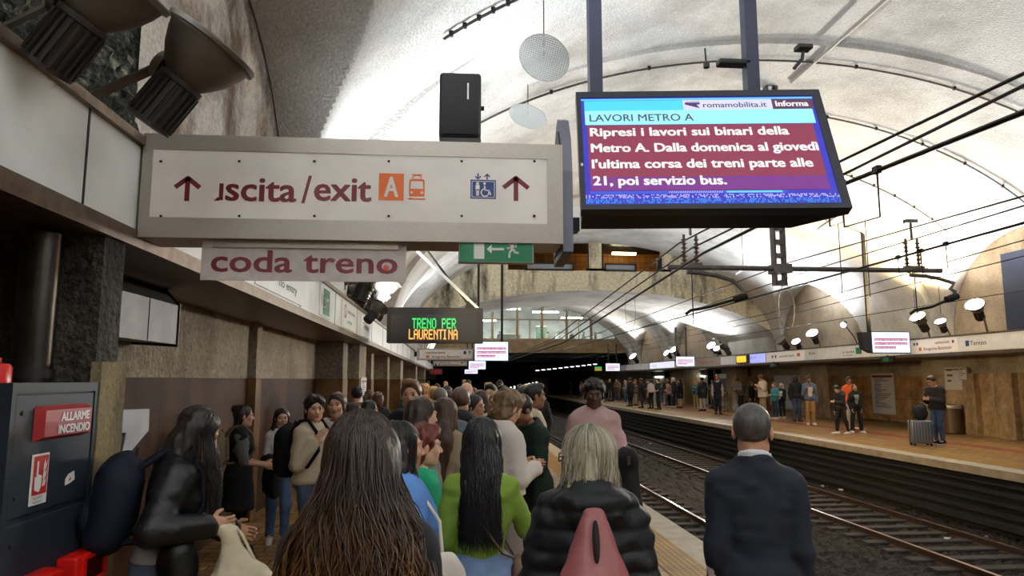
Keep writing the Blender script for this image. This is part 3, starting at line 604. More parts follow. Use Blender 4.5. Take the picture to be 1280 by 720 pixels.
# emergency exit box
a, b = atY(573, 328, YS+.02), atY(667, 297, YS+.02); PG = Pl(a, YS+.02); wC, hC = b.x-a.x, b.z-a.z
green = mat('safety_green', rgb(10, 96, 58), .4, emit=.12)
t = thing('emergency_exit_sign', 'green running man exit sign hung under the right end of the exit beam', 'sign', a)
MB().rbox((0, 0, 0), (wC, .05, hC), .004).build('housing', mat('grey_box', rgb(150, 152, 152), .4, .3), t)
rect(MB(), .007, .007, wC-.007, hC-.007, -.002).build('face', green, t)
mb = MB(); rect(mb, *PG(592, 323.5), *PG(605.5, 299.5), -.004)
stroke(mb, [PG(630, 311.5), PG(613, 311.5)], .014, -.004); poly(mb, [PG(608, 311.5), PG(614.5, 306), PG(614.5, 317)], -.004)
disc(mb, *PG(635.5, 302), .010, 14, -.004)
stroke(mb, [PG(637, 304), PG(641.5, 310)], .026, -.004); stroke(mb, [PG(633.5, 310), PG(637, 310.5), PG(638, 306)], .008, -.004); stroke(mb, [PG(638, 304.5), PG(645.5, 305), PG(644.5, 310)], .008, -.004)
stroke(mb, [PG(641, 311), PG(643.5, 315.5), PG(648.5, 316.5)], .012, -.004); stroke(mb, [PG(640.5, 311), PG(637, 316), PG(636.5, 322.5)], .012, -.004)
mb.build('pictogram', purewhite, t)
MB().box((wC*.05, .015, hC), (wC*.15, .03, hC+.022)).box((wC*.85, .015, hC), (wC*.95, .03, hC+.022)).build('bracket', purewhite, t)
# loudspeaker
a, b = atY(549, 180, YS+.16), atY(601, 92, YS+.16); wC, hC = b.x-a.x, b.z-a.z
t = thing('loudspeaker', 'black box loudspeaker standing on top of the exit beam', 'loudspeaker', (a.x, YS+.05, org.z+zb))
sp_m = mat('black_speaker_shell', rgb(24, 25, 27), .45); gr_m = mat('speaker_grille', rgb(14, 14, 16), .6, bump=.6, bscale=220, bdist=.002, var=.2, vscale=200)
MB().rbox((0, .012, .05), (wC, .17, hC), .02, 3).build('cabinet', sp_m, t, smooth=30)
MB().rbox((.012, 0, .065), (wC-.012, .016, hC-.014), .006).build('grille', gr_m, t, smooth=30)
MB().rbox((wC*.66, -.003, hC*.62), (wC*.70, .004, hC*.84), .001, 1).build('badge', mat('silver_badge', rgb(190, 190, 190), .3, .8), t)
MB().prism([(.012, 0), (wC, 0), (wC, .05), (.012, .05)], .02, .16).build('bracket', sp_m, t); MB().lathe([(.014, 0), (.014, .02)], (wC, .09, hC*.58), (1, 0, 0), 12).build('knob', sp_m, t)

# ------------------------------------------------------------------ big passenger information screen
t = thing('information_screen', 'large lit passenger information screen hung on two posts beside the exit beam', 'screen', (1.511, 4.0, 3.102), (-.3965, 0, -.1113))
t.rotation_mode = 'XYZ'
SW, SH = 1.541, .931
sb = mat('screen_case', rgb(34, 36, 48), .4, .2)
BZ = .05
case = MB().box((-SW/2, 0, SH/2-.052), (SW/2, .05, SH/2)).box((-SW/2, 0, -SH/2), (SW/2, .05, -SH/2+.035)).box((-SW/2, 0, -SH/2+.035), (-SW/2+.03, .05, SH/2-.052)).box((SW/2-.055, 0, -SH/2+.035), (SW/2, .05, SH/2-.052))
case.box((-SW/2, .05, -SH/2), (SW/2, .07, SH/2)).build('case', sb, t)
# wedge-shaped ribbed housing behind and below
mb = MB(); n = 26
for i in range(n):
    u0 = i/n; u1 = (i+.62)/n
    y0, y1 = .07+.13*u0, .07+.13*u1
    mb.add([(-SW/2+.01, y0, -SH/2+.0), (SW/2-.01-.28*u0, y0, -SH/2), (SW/2-.01-.28*u1, y1, -SH/2+.0), (-SW/2+.01, y1, -SH/2), (-SW/2+.01, y0, -SH/2+.05), (SW/2-.01-.28*u0, y0, -SH/2+.05), (SW/2-.01-.28*u1, y1, -SH/2+.05), (-SW/2+.01, y1, -SH/2+.05)],
           [(0, 1, 2, 3), (7, 6, 5, 4), (0, 4, 5, 1), (1, 5, 6, 2), (2, 6, 7, 3), (3, 7, 4, 0)])
mb.box((-SW/2+.01, .07, -SH/2+.04), (SW/2-.3, .19, -SH/2+.6)).build('rear_housing', sb, t)
sx0, sx1, sz0, sz1 = -SW/2+.028, SW/2-.052, -SH/2+.033, SH/2-.05
U = lambda u: sx0+(sx1-sx0)*u
V_ = lambda v: sz1-(sz1-sz0)*v
def em(n, c, s): return emis('screen_'+n, c, s)
rect(MB(), sx0, sz0, sx1, sz1, .004).build('display_panel', em('blue', rgb(26, 30, 205), .85), t)
rect(MB(), U(.015), V_(.135), U(.46), V_(.035), .002).build('header_band', em('cyan', rgb(70, 228, 255), .95), t)['label'] = 'cyan header band'
rect(MB(), U(.0), V_(.032), U(1), V_(.016), .002).build('top_line', em('line', rgb(96, 214, 255), 1.0), t)
rect(MB(), U(.44), V_(.135), U(.82), V_(.035), .0015).build('site_band', em('pale', rgb(226, 226, 255), 1.0), t)
rect(MB(), U(.82), V_(.135), U(.995), V_(.035), .0015).build('informa_band', em('purple', rgb(96, 20, 84), .8), t)
rect(MB(), U(.015), V_(.275), U(.985), V_(.135), .002).build('title_band', em('title', rgb(160, 250, 255), 1.0), t)
# maroon text field with faint scan lines
mf = emis('screen_maroon', rgb(146, 22, 70), .95)
rect(MB(), U(.022), V_(.88), U(.97), V_(.28), .002).build('message_field', mf, t)
mb = MB()
for i in range(13): v = .762+i*.0088; rect(mb, U(.022), V_(v+.004), U(.97), V_(v), .0012)
mb.build('scan_line', em('scan', rgb(92, 40, 190), .95), t)
rect(MB(), U(.02), V_(.91), U(.80), V_(.885), .0012).build('ticker_line', em('ticker', rgb(36, 84, 230), .9), t); rect(MB(), U(.56), V_(.905), U(.78), V_(.888), .001).build('ticker_line', em('line', rgb(96, 214, 255), 1.0), t)
rng = random.Random(4)
def pixels(name, v0, v1, col, c2, n, rows):
    mb = MB()
    for i in range(n):
        for r in range(rows):
            if rng.random() < .55:
                u = (i+rng.random()*.3)/n; hv = (v1-v0)/rows; rect(mb, U(u), V_(v0+hv*(r+.9)), U(u+.75/n), V_(v0+hv*r), .0012)
    mb.build(name, col, t)
pixels('pixel_pattern', .915, .948, em('noise_w', rgb(205, 190, 255), .95), None, 150, 3); pixels('pixel_pattern', .952, .992, em('noise_c', rgb(40, 150, 255), .95), None, 150, 3)
mb = MB()
for i in range(24): u = .33+i*.009; poly(mb, [(U(u), V_(.905)), (U(u+.004), V_(.905)), (U(u+.010), V_(.888)), (U(u+.006), V_(.888))], .001)
mb.build('hatch', em('noise_w', rgb(205, 190, 255), .95), t)
wht = em('white', (1, 1, 1), 1.0); prp = em('title_letters', rgb(72, 20, 96), .8)
def st(s, u0, u1, vb, cap, m, bold=.02, y=-.001): text(s, U(u0), V_(vb), U(u1)-U(u0), cap, m, t, y, 'lettering', bold)
st('LAVORI METRO A', .035, .475, .243, .058, prp, .008)
st('Ripresi i lavori sui binari della', .035, .86, .385, .066, wht, .032); st('Metro A. Dalla domenica al giovedì', .035, .965, .535, .066, wht, .032)
st("l'ultima corsa dei treni parte alle", .035, .925, .683, .066, wht, .032); st('21, poi servizio bus.', .035, .565, .833, .066, wht, .032)
st('romamobilita.it', .525, .795, .115, .044, prp, .012); st('Informa', .835, .972, .110, .046, wht, .028)
st('mobilità', .455, .512, .058, .010, prp, .005)
mb = MB(); poly(mb, [(U(.448), V_(.062)), (U(.512), V_(.062)), (U(.512), V_(.082)), (U(.498), V_(.085)), (U(.510), V_(.122)), (U(.448), V_(.083))], 0); mb.build('logo', em('logo', rgb(84, 30, 110), .85), t)
st('S', -.012, -.003, .66, .02, wht, .01)
# curved side bracket between beam and screen, and hanging posts
t = thing('screen_bracket', 'grey shark-fin bracket joining the exit beam to the big screen', 'bracket', (atY(709, 250, YS+.1).x, YS+.10, org.z))
pf = [(-.02, -.03), (.36, -.06), (.36, .45), (.30, .66), (.22, .80), (.16, .83), (.10, .80), (.02, .66), (-.02, .45)]
MB().prism(pf, -.03, .03, 'x').build('plate', mat('grey_bracket_paint', rgb(104, 106, 118), .45, .4), t)
MB().prism([(a*.9+.015, b*.86+.04) for a, b in pf], -.036, -.028, 'x').build('rib', dark_steel, t)
MB().box((-.07, -.02, .52), (-.03, .06, .58)).box((.03, .1, .12), (.09, .2, .2)).build('clamp', black, t)
for k, (px, lab) in enumerate(((743.5, 'dark square post carrying the left side of the big screen'), (938, 'dark square post carrying the right side of the big screen'))):
    p = atY(px, 79, 4.30); t = thing('screen_post', lab, 'post', (p.x, 4.30, p.z-.42))
    zt = float(vz(np.array(p.x)))-p.z-.02
    MB().box((-.042, -.04, 0), (.042, .04, zt)).build('shaft', mat('blue_grey_post', rgb(54, 56, 74), .45, .4), t)
    MB().box((-.06, -.05, -.06), (.06, .05, .2)).build('clamp', black, t); MB().box((-.12, -.12, zt-.03), (.12, .12, zt)).build('flange', black, t)
for k, (px, py, lab) in enumerate(((883, 60, 'thin black antenna rod above the big screen'),)):
    p = atY(px, 79, 4.15); t = thing('antenna', lab, 'antenna', p); MB().tube([(0, 0, -.02), (-.006, 0, .10)], .006, 8).build('rod', black, t); MB().lathe([(.02, -.03), (.02, 0), (.008, .01)], n=12).build('base', black, t)
p = atY(1003, 79, 4.3); t = thing('camera_mount', 'small black T-shaped mount on the top edge of the big screen', 'bracket', p)
MB().tube([(-.06, 0, -.04), (0, 0, .03), (.012, 0, .09)], .012, 8).build('arm', black, t); MB().rbox((-.04, -.04, .09), (.065, .04, .125), .01).build('head', black, t)
p = atY(906, 79, 4.3); t = thing('camera_mount', 'flat black clamp hidden behind the right post of the big screen', 'bracket', p)
MB().rbox((-.05, -.04, -.02), (.17, .04, .02), .012).build('head', black, t)

# ------------------------------------------------------------------ departure display with dot letters
GL = {'T': '11111001000010000100001000010000100', 'R': '11110100011000111110101001001010001', 'E': '11111100001000011110100001000011111', 'N': '10001110011010110011100011000110001',
      'O': '01110100011000110001100011000101110', 'P': '11110100011000111110100001000010000', 'L': '10000100001000010000100001000011111', 'A': '01110100011000111111100011000110001',
      'U': '10001100011000110001100011000101110', 'I': '11100010000100001000010000100011100', ' ': '0'*35}
YD = 14.6
a, b = atY(483, 428, YD), atY(604, 388, YD); wD, hD = b.x-a.x, b.z-a.z
t = thing('departure_display', 'black departure display reading TRENO PER LAURENTINA, hung off the left fascia', 'display', a)
MB().box((0, .02, 0), (wD, .42, hD)).box((0, 0, 0), (.10, .02, hD)).box((wD-.14, 0, 0), (wD, .02, hD)).box((.1, 0, 0), (wD-.14, .02, .035)).box((.1, 0, hD-.10), (wD-.14, .02, hD)).build('case', black, t)
MB().box((.1, .012, .035), (wD-.14, .02, hD-.10)).build('display_panel', mat('led_panel', rgb(34, 35, 38), .3), t)
PD = Pl(a, YD)
def led(s, px0, px1, py0, py1, m):
    (x0, z0), (x1, z1) = PD(px0, py1), PD(px1, py0); cols = len(s)*6-1; cx = (x1-x0)/cols; cz = (z1-z0)/7; mb = MB()
    for i, ch in enumerate(s):
        for k, bit in enumerate(GL[ch]):
            if bit == '1': r, c = divmod(k, 5); x = x0+(i*6+c)*cx; z = z1-(r+1)*cz; rect(mb, x-.1*cx, z-.06*cz, x+cx*1.06, z+cz*1.0, .008)
    mb.build('lettering', m, t)
led('TRENO PER', 515, 570, 398, 410.5, emis('led_green', rgb(40, 230, 100), 1.3)); led('LAURENTINA', 511, 572, 411.8, 424, emis('led_amber', rgb(255, 178, 84), 1.5))
lf = FL-a.x
MB().box((lf, .10, hD-.02), (wD, .34, hD+.06)).build('mounting_arm', black, t)
MB().tube([(wD*.95, .2, hD+.06), (atY(524, 306, YD).x-a.x-.05, .2, 1.95)], .035, 10).build('tie_rod', purewhite, t)
MB().tube([(wD*.88, .25, hD+.06), (atY(530, 300, YD).x-a.x, .25, 2.05)], .022, 10).build('tie_rod', dark_steel, t); MB().prism([(wD*.80, hD+.05), (wD*.98, hD+.05), (wD*.86, hD+.3)], .18, .26).build('gusset', dark_steel, t)

# ------------------------------------------------------------------ smaller signs and screens further along
def beam_sign(label, px0, py0, px1, py1, Y, l1, l2=None):
    a, b = atY(px0, py1, Y), atY(px1, py0, Y); w_, h_ = b.x-a.x, b.z-a.z; t = thing('direction_sign', label, 'sign', a)
    MB().box((0, .01, 0), (w_, .3, h_)).build('frame', steel, t); MB().box((FL-a.x-.04, .06, h_*.3), (.0, .22, h_*.7)).build('bracket', dark_steel, t); MB().box((.12, 0, .07), (w_-.06, .012, h_-.07)).build('face_panel', signwhite, t)
    text(l1, w_*.16, h_*.55, w_*.34, h_*.2, maroon, t, -.003, bold=.02)
    if l2:
        text(l2, w_*.26, h_*.2, w_*.5, h_*.18, maroon, t, -.003, bold=.02); rect(MB(), w_*.16, h_*.17, w_*.22, h_*.4, -.003).build('line_symbol', orange, t)
    rect(MB(), w_*.82, h_*.5, w_*.87, h_*.78, -.003).build('lift_symbol', navy, t); mb = MB(); arrow_up(mb, w_*.93, h_*.5, h_*.8, w_*.05, w_*.012, -.003); mb.build('arrow', maroon, t)
    return t
beam_sign('white uscita/exit and Anagnina-Battistini sign beyond the departure display', 521, 435.5, 592, 450, 31.5, 'uscita/exit', 'Anagnina-Battistini')
beam_sign('second small white direction sign just below the Anagnina-Battistini sign', 541, 451, 584, 457.5, 57, 'uscita/exit', 'Battistini')
SCR = {}
def small_screen(label, px0, py0, px1, py1, Y, lines=True, rotz=0, pole=None, side=0):
    a, b = atY(px0, py1, Y), atY(px1, py0, Y); w_, h_ = b.x-a.x, b.z-a.z; t = thing('information_screen', label, 'screen', a, (0, 0, rotz))
    k = w_/1.5
    MB().box((-.03*k, 0, -.03*k), (w_+.03*k, .14*k, h_+.03*k)).build('case', sb, t)
    rect(MB(), 0, 0, w_, h_, -.006).build('display_panel', em('far_white', rgb(214, 226, 255), 1.6), t)
    mb = MB()
    for v in (.30, .50, .70): rect(mb, w_*.06, h_*(1-v-.13), w_*(.94 if v < .7 else .62), h_*(1-v), -.010)
    mb.build('message_field', em('far_maroon', rgb(190, 40, 120), 1.0), t)
    for v, s in ((.30, 'Ripresi i lavori sui binari della'), (.50, 'Metro A. Dalla domenica al giovedi'), (.70, 'ultima corsa dei treni')):
        text(s, w_*.08, h_*(1-v-.105), w_*(.84 if v < .7 else .52), h_*.07, wht, t, -.013, bold=.03)
    if side: MB().prism([(side*.02*k, -.02*k), (side*.34*k, .15*k), (side*.42*k, h_), (side*.02*k, h_)], -.01, .3*k).build('side_panel', sb, t)
    if pole is not None:
        for u in pole[0]: MB().box((w_*u-.05, .05, h_), (w_*u+.05, .13, h_+pole[1])).build('hanging_pole', dark_steel, t)
    return t
small_screen('first small passenger screen behind the departure display, hung over the crowd', 593.5, 427.5, 635, 450.5, 31, pole=((.1, .82), 3.9))
small_screen('second passenger screen in the receding row over the crowd', 586, 451.5, 607, 461.5, 57, pole=((.2, .8), 3))
small_screen('smallest passenger screen at the end of the receding row over the crowd', 581, 462, 597, 467, 61, pole=((.2, .8), 3))
small_screen('passenger screen on a tall pole over the opposite platform beside the suitcase traveller', 1091, 415.5, 1136, 440.5, 21.5, pole=((-.02,), 4.0), side=-1)
small_screen('passenger screen on two poles over the opposite platform, middle distance', 845.5, 446, 867.5, 457.5, 41, pole=((.05, .6), 1.75))
small_screen('distant passenger screen at the far end of the opposite platform', 757.5, 454.5, 774.5, 463.5, 58, pole=((.2, .8), 1.6))
a = atY(743, 464, 60); t = thing('emergency_exit_sign', 'tiny green and amber sign at the far end of the opposite platform', 'sign', a)
MB().box((0, 0, 0), (.68, .2, .42)).build('housing', black, t); rect(MB(), .04, .2, .64, .38, -.004).build('face', emis('tiny_green', rgb(60, 190, 80), .9), t); rect(MB(), .04, .05, .64, .18, -.004).build('stripe', emis('tiny_amber', rgb(220, 160, 50), .9), t); MB().box((.3, .08, .42), (.36, .12, 1.2)).build('hanger', black, t)
a = atY(537, 468, 52); t = thing('notice_box', 'small dark red box sign hung from the left fascia deep in the crowd', 'sign', a)
MB().rbox((0, 0, 0), (.9, .3, .4), .02).build('housing', mat('dark_red_box', rgb(120, 24, 22), .5), t); rect(MB(), .08, .08, .82, .32, -.004).build('face', mat('red_face', rgb(160, 34, 30), .4), t); MB().box((.4, .1, .4), (.5, .2, .8)).build('hanger', black, t)

# lettering on the left fascia
def facia_sign(side, label, Yc, wid, zc0, zc1, items, name='fascia_sign', base=None):
    """plate on the fascia face; items: ('t', text, u, v, w, cap, material) / ('r', u0, v0, u1, v1, material)"""
    if side == 'l': t = thing(name, label, 'sign', (FL+.012, Yc-wid/2, zc0), (0, 0, R(90)))
    else: t = thing(name, label, 'sign', (FRX-.012, Yc+wid/2, zc0), (0, 0, R(-90)))
    h_ = zc1-zc0
    MB().box((0, 0, 0), (wid, .012, h_)).build('plate', base or white_panel, t)
    for it in items:
        if it[0] == 't': text(it[1], it[2]*wid, it[3]*h_, it[4]*wid, it[5]*h_, it[6], t, -.003, bold=.012)
        elif it[0] == 'r': rect(MB(), it[1]*wid, it[2]*h_, it[3]*wid, it[4]*h_, -.003).build('symbol', it[5], t)
        else: ring(MB(), it[1]*wid, it[2]*h_, it[3], it[4], y=-.003).build('symbol', it[5], t)
    return t
redm = mat('sign_red', rgb(186, 32, 30), .5); greenm = mat('sign_green', rgb(24, 120, 70), .5); grey_l = mat('grey_lettering', rgb(92, 88, 92), .6)
yv = lambda px: atX(px, 400, FL).y
facia_sign('l', 'no entry fascia panel with red ring just beyond the tail-of-train plate', 7.15, 1.9, 2.53, 2.94, [('o', .30, .55, .06, .085, redm), ('t', 'no entry', .42, .22, .42, .2, grey_l), ('t', 'vietato', .42, .6, .36, .16, grey_l)])
facia_sign('l', 'green vertical exit pictogram panel on the left fascia', 9.55, .8, 2.53, 2.94, [('r', .3, .08, .86, .92, greenm), ('t', 'EXIT', .38, .3, .4, .34, purewhite)])
facia_sign('l', 'fascia panel with faded pink ring and green words near the departure display', 11.8, 1.7, 2.53, 2.94, [('o', .2, .62, .08, .11, redm), ('t', 'vietato l\'accesso', .34, .6, .5, .16, grey_l), ('t', 'uscita', .34, .2, .3, .16, greenm)])
facia_sign('l', 'Termini station name panel at the left end of the departure display', 14.0, 1.5, 2.53, 2.94, [('t', 'Termini', .2, .35, .6, .3, grey_l)])
# opposite fascia
def ry(px): return atX(px, 430, FRX).y
def rsign(label, pa, pb, items, base=None):
    ya, yb = ry(pa), ry(pb); facia_sign('r', label, (ya+yb)/2, abs(ya-yb), 2.54, 2.97, items, base=base)
bright_panel = mat('lit_sign_panel', rgb(228, 218, 206), .4, emit=.12)
rsign('bright uscita/exit Anagnina-Battistini panel right of the opposite screen', 1139, 1197, [('t', 'uscita/exit', .55, .62, .3, .2, maroon), ('t', 'Anagnina-Battistini', .28, .2, .6, .22, maroon), ('r', .18, .18, .24, .44, orange), ('r', .06, .6, .1, .8, grey_l), ('r', .13, .6, .17, .8, navy), ('r', .9, .6, .94, .8, maroon)], bright_panel)
rsign('Termini name panel with blue square at the right edge of the opposite fascia', 1198, 1279, [('r', .13, .30, .19, .68, navy), ('t', 'Termini', .21, .34, .26, .3, grey_l)])
rsign('white exit panel with green square left of the opposite screen', 1024, 1080, [('t', 'x uscite', .55, .4, .25, .22, grey_l), ('r', .83, .25, .95, .8, greenm), ('t', 'uscita', .56, .15, .2, .12, grey_l)])
rsign('small Exit name panel under the middle floodlights', 1007, 1022, [('t', 'Exit', .3, .5, .5, .25, grey_l)])
rsign('bright panel with arrow and lift symbol over the silver cladding', 958, 1005, [('r', .15, .4, .19, .7, maroon), ('r', .24, .4, .28, .7, navy), ('t', 'uscita/exit', .36, .42, .4, .25, maroon), ('r', .82, .4, .9, .72, orange)], bright_panel)
rsign('bluish lit panel beside the amber clock of the opposite fascia', 928, 956, [('t', 'metro A', .3, .5, .3, .2, navy)], mat('bluish_lit_panel', rgb(150, 156, 225), .4, emit=.5))
rsign('brownish sign panel left of the amber clock', 868, 900, [('t', 'Anagnina - Battistini', .2, .4, .6, .22, redm)], mat('tan_panel', rgb(168, 150, 128), .5))
rsign('white glowing panel between the two distant passenger screens', 812, 842, [('t', 'uscita', .1, .4, .2, .25, navy)], mat('glowing_panel', rgb(225, 225, 240), .4, emit=.4))
p = atX(929, 449, FRX-.05); t = thing('platform_clock', 'small amber lit clock display on the opposite fascia', 'clock', p, (0, 0, R(-90)))
MB().rbox((-.75, -.1, -.22), (.75, .04, .22), .03).build('case', black, t); rect(MB(), -.6, -.16, .6, .16, -.104).build('face', emis('amber_clock', rgb(255, 190, 20), 1.3), t)
p = atY(652+0, 100, 5)
for px, pz, lab in ((1108, 444, 'tiny green exit box under the opposite screen'), (966, 453, 'tiny black exit box below the bright panel over the silver cladding')):
    p = atX(px, pz, FRX-.1); t = thing('emergency_exit_sign', lab, 'sign', (p.x, p.y, 2.30), (0, 0, R(-90)))
    MB().box((-.35, 0, 0), (.35, .08, .2)).build('housing', black, t); rect(MB(), -.2, .03, .1, .17, -.004).build('face', greenm, t); MB().box((-.02, .02, .2), (.02, .06, .24)).build('hanger', black, t)

# ------------------------------------------------------------------ fire cabinet and the mossy pier at the left edge
XF = -1.70; YA, YB = atX(8, 560, -1.70).y, atX(117, 560, -1.70).y
cab_m = mat('charcoal_cabinet_paint', rgb(34, 41, 51), .5, 0, var=.12, vscale=9, spec=.3)
zt = atX(112, 478, XF).z; zsplit = atX(112, 622, XF).z; WCB = YB-YA
class PlX:
    """local x (along the platform), z on a plane facing the tracks"""
    def __init__(s, X, y0): s.X = X; s.y0 = y0
    def __call__(s, px, py): p = atX(px, py, s.X); return (p.y-s.y0, p.z)
t = thing('fire_cabinet', 'charcoal fire equipment cabinet with red alarm sign at the left edge', 'cabinet', (XF, YA, 0), (0, 0, R(90)))
MB().box((0, .012, 0), (WCB, .60, zt)).build('body', cab_m, t)
MB().box((0, -.004, 0), (.03, .012, zt)).box((WCB-.03, -.004, 0), (WCB, .012, zt)).box((.03, -.004, zt-.04), (WCB-.03, .012, zt)).build('door_frame', cab_m, t)
MB().rbox((.036, 0, zsplit+.012), (WCB-.036, .014, zt-.046), .004).build('door', cab_m, t); MB().rbox((.036, 0, .1), (WCB-.036, .014, zsplit-.012), .004).build('door', cab_m, t)
mb = MB()
for x, z in ((.08, zt-.12), (.08, zsplit+.09), (.08, zsplit-.09)): MB().lathe([(.010, 0), (.010, .004), (.005, .006)], (x, 0, z), (0, -1, 0), 10).build('screw', dark_steel, t)
PF = PlX(XF, YA)
def onface(name, label, cat, a, b, d=0):
    (sx, sz), (ex, ez) = PF(*a), PF(*b); return thing(name, label, cat, (XF+d, YA+sx, sz), (0, 0, R(90))), ex-sx, ez-sz
red = mat('alarm_red', rgb(150, 26, 30), .4)
t2, w_, h_ = onface('fire_alarm_sign', 'red ALLARME INCENDIO alarm box on the charcoal cabinet', 'sign', (40, 553), (107, 504))
mb_ = MB().add([(0, 0, 0), (w_, 0, 0), (w_, 0, h_), (0, 0, h_), (.02, -.035, .018), (w_-.008, -.035, .018), (w_-.008, -.035, h_-.018), (.02, -.035, h_-.018)], [(0, 1, 2, 3), (7, 6, 5, 4), (0, 4, 5, 1), (1, 5, 6, 2), (2, 6, 7, 3), (3, 7, 4, 0)]); o = mb_.build('housing', red, t2)
text('ALLARME', w_*.34, h_*.54, w_*.58, h_*.25, purewhite, o, -.037, bold=.04); text('INCENDIO', w_*.30, h_*.18, w_*.64, h_*.25, purewhite, o, -.037, bold=.04)
t2, w_, h_ = onface('fire_notice', 'red and white fire call point sticker with a hand on the charcoal cabinet', 'sign', (34, 634), (61, 565), .003)
MB().rbox((0, -.002, 0), (w_, .002, h_), .0015, 1).build('plate', purewhite, t2); rect(MB(), w_*.08, h_*.2, w_*.92, h_*.96, -.004).build('face', redm, t2)
mb = MB(); rect(mb, w_*.24, h_*.55, w_*.34, h_*.86, -.006); poly(mb, [(w_*.14, h_*.55), (w_*.18, h_*.30), (w_*.46, h_*.24), (w_*.56, h_*.36), (w_*.56, h_*.56), (w_*.36, h_*.60)], -.006)
for z in (.34, .5, .66): poly(mb, [(w_*.62, h_*z), (w_*.78, h_*(z+.02)), (w_*.86, h_*(z+.2)), (w_*.76, h_*(z+.10)), (w_*.7, h_*(z+.24)), (w_*.64, h_*(z+.12))], -.006)
mb.build('pictogram', purewhite, t2); text('ALLARME', w_*.2, h_*.115, w_*.5, h_*.05, grey_l, t2, -.004); text('INCENDIO', w_*.2, h_*.03, w_*.5, h_*.05, grey_l, t2, -.004)
t2, w_, h_ = onface('torn_sticker', 'small torn white sticker right of the fire call point notice', 'sticker', (80, 607), (93, 588), .002)
MB().prism([(0, 0), (w_*.5, h_*.1), (w_, h_*.3), (w_*.9, h_), (w_*.3, h_*.85), (0, h_*.5)], -.002, 0).build('paper', purewhite, t2); MB().prism([(w_*.3, h_*.3), (w_*.6, h_*.35), (w_*.5, h_*.6)], -.003, -.002).build('print', orange, t2)
redb = mat('glossy_red_callbox', rgb(206, 26, 18), .28)
for lab, a_, b_, dp in (('glossy red fire call box low on the cabinet, with a dark window', (66, 740), (110, 680), .09), ('second red fire call box at the cabinet foot, only its top in the frame', (2, 790), (52, 708), .09)):
    t2, w_, h_ = onface('call_box', lab, 'alarm box', a_, b_)
    MB().rbox((0, -dp, 0), (w_, 0, h_), .012, 3).build('housing', redb, t2, smooth=40)
    fr = MB().box((w_*.14, -dp-.012, h_*.06), (w_*.94, -dp, h_*.14)).box((w_*.14, -dp-.012, h_*.84), (w_*.94, -dp, h_*.92)).box((w_*.14, -dp-.012, h_*.14), (w_*.24, -dp, h_*.84)).box((w_*.84, -dp-.012, h_*.14), (w_*.94, -dp, h_*.84))
    o = fr.build('window_frame', redb, t2); MB().box((w_*.24, -dp-.004, h_*.14), (w_*.84, -dp, h_*.84)).build('window', mat('call_box_glass', rgb(70, 12, 12), .1), o)
p = atX(3, 478, -1.9); t2 = thing('fire_bell', 'red fire bell cut off by the left edge on top of the cabinet', 'alarm bell', (-1.83, YA+.08, zt))
MB().lathe([(.07, 0), (.07, .06), (.06, .075), (.02, .08)], n=20).build('bell', redb, t2, smooth=40); MB().lathe([(.03, .08), (.03, .1)], n=12).build('cap', redb, t2)
# pier behind the cabinet
YPR = YB+.02
grimy = stained('grimy_pier', rgb(78, 72, 60), rgb(26, 26, 22), scale=4, stretch=(1, 1, .5), lo=.42, hi=.62, bump=1, bscale=22, bdist=.05, fine=60, finev=.5)
struct('wall_pier_mossy', MB().box((-2.6, YPR, -.05), (-1.73, YPR+.22, 2.41)), grimy)
struct('wall_pier_edge', MB().box((-1.74, YPR-.02, -.05), (-1.69, YPR+.24, atX(124, 452, -1.7).z)), stained('pale_stone_edge', rgb(148, 132, 96), rgb(84, 76, 56), scale=3, bump=.5))
t2 = thing('duct_column', 'dark shiny metal duct column above the fire cabinet', 'duct', (atY(44, 400, YB-.12).x, YB-.12, zt))
MB().lathe([(.085, 0), (.085, .70)], n=28).build('pipe', mat('scuffed_metal', rgb(58, 54, 50), .32, .8, var=.3, vscale=6, bump=.2, bscale=9), t2, smooth=50); MB().lathe([(.10, .02), (.10, .06)], n=28).build('collar', dark_steel, t2, smooth=50)
# rough mossy pier above the fascia
def mossy_block():
    mb = MB(); rng = np.random.default_rng(2)
    y0, y1, x1_, z0, z1 = 2.1, atX(172, 100, -1.96).y, -1.92, 3.02, 4.9
    ny, nz = 60, 60; v = []
    for i in range(ny):
        for j in range(nz):
            y = y0+(y1-y0)*i/(ny-1); z = z0+(z1-z0)*j/(nz-1); v.append((x1_ - .04 - (z-z0)**2*.0 + rng.normal(0, .012) + .03*math.sin(y*7+z*5), y, z))
    f = [(i*nz+j, (i+1)*nz+j, (i+1)*nz+j+1, i*nz+j+1) for i in range(ny-1) for j in range(nz-1)]
    mb.add(v, f); mb.add([(x1_-.04, y1, z0), (-2.4, y1, z0), (-2.4, y1, z1), (x1_-.04, y1, z1)], [(0, 1, 2, 3)]); mb.add([(x1_-.04, y0, z0), (-2.4, y0, z0), (-2.4, y0, z1), (x1_-.04, y0, z1)], [(0, 1, 2, 3)])
    struct('wall_pier_upper', mb, mossy)
mossy_block()
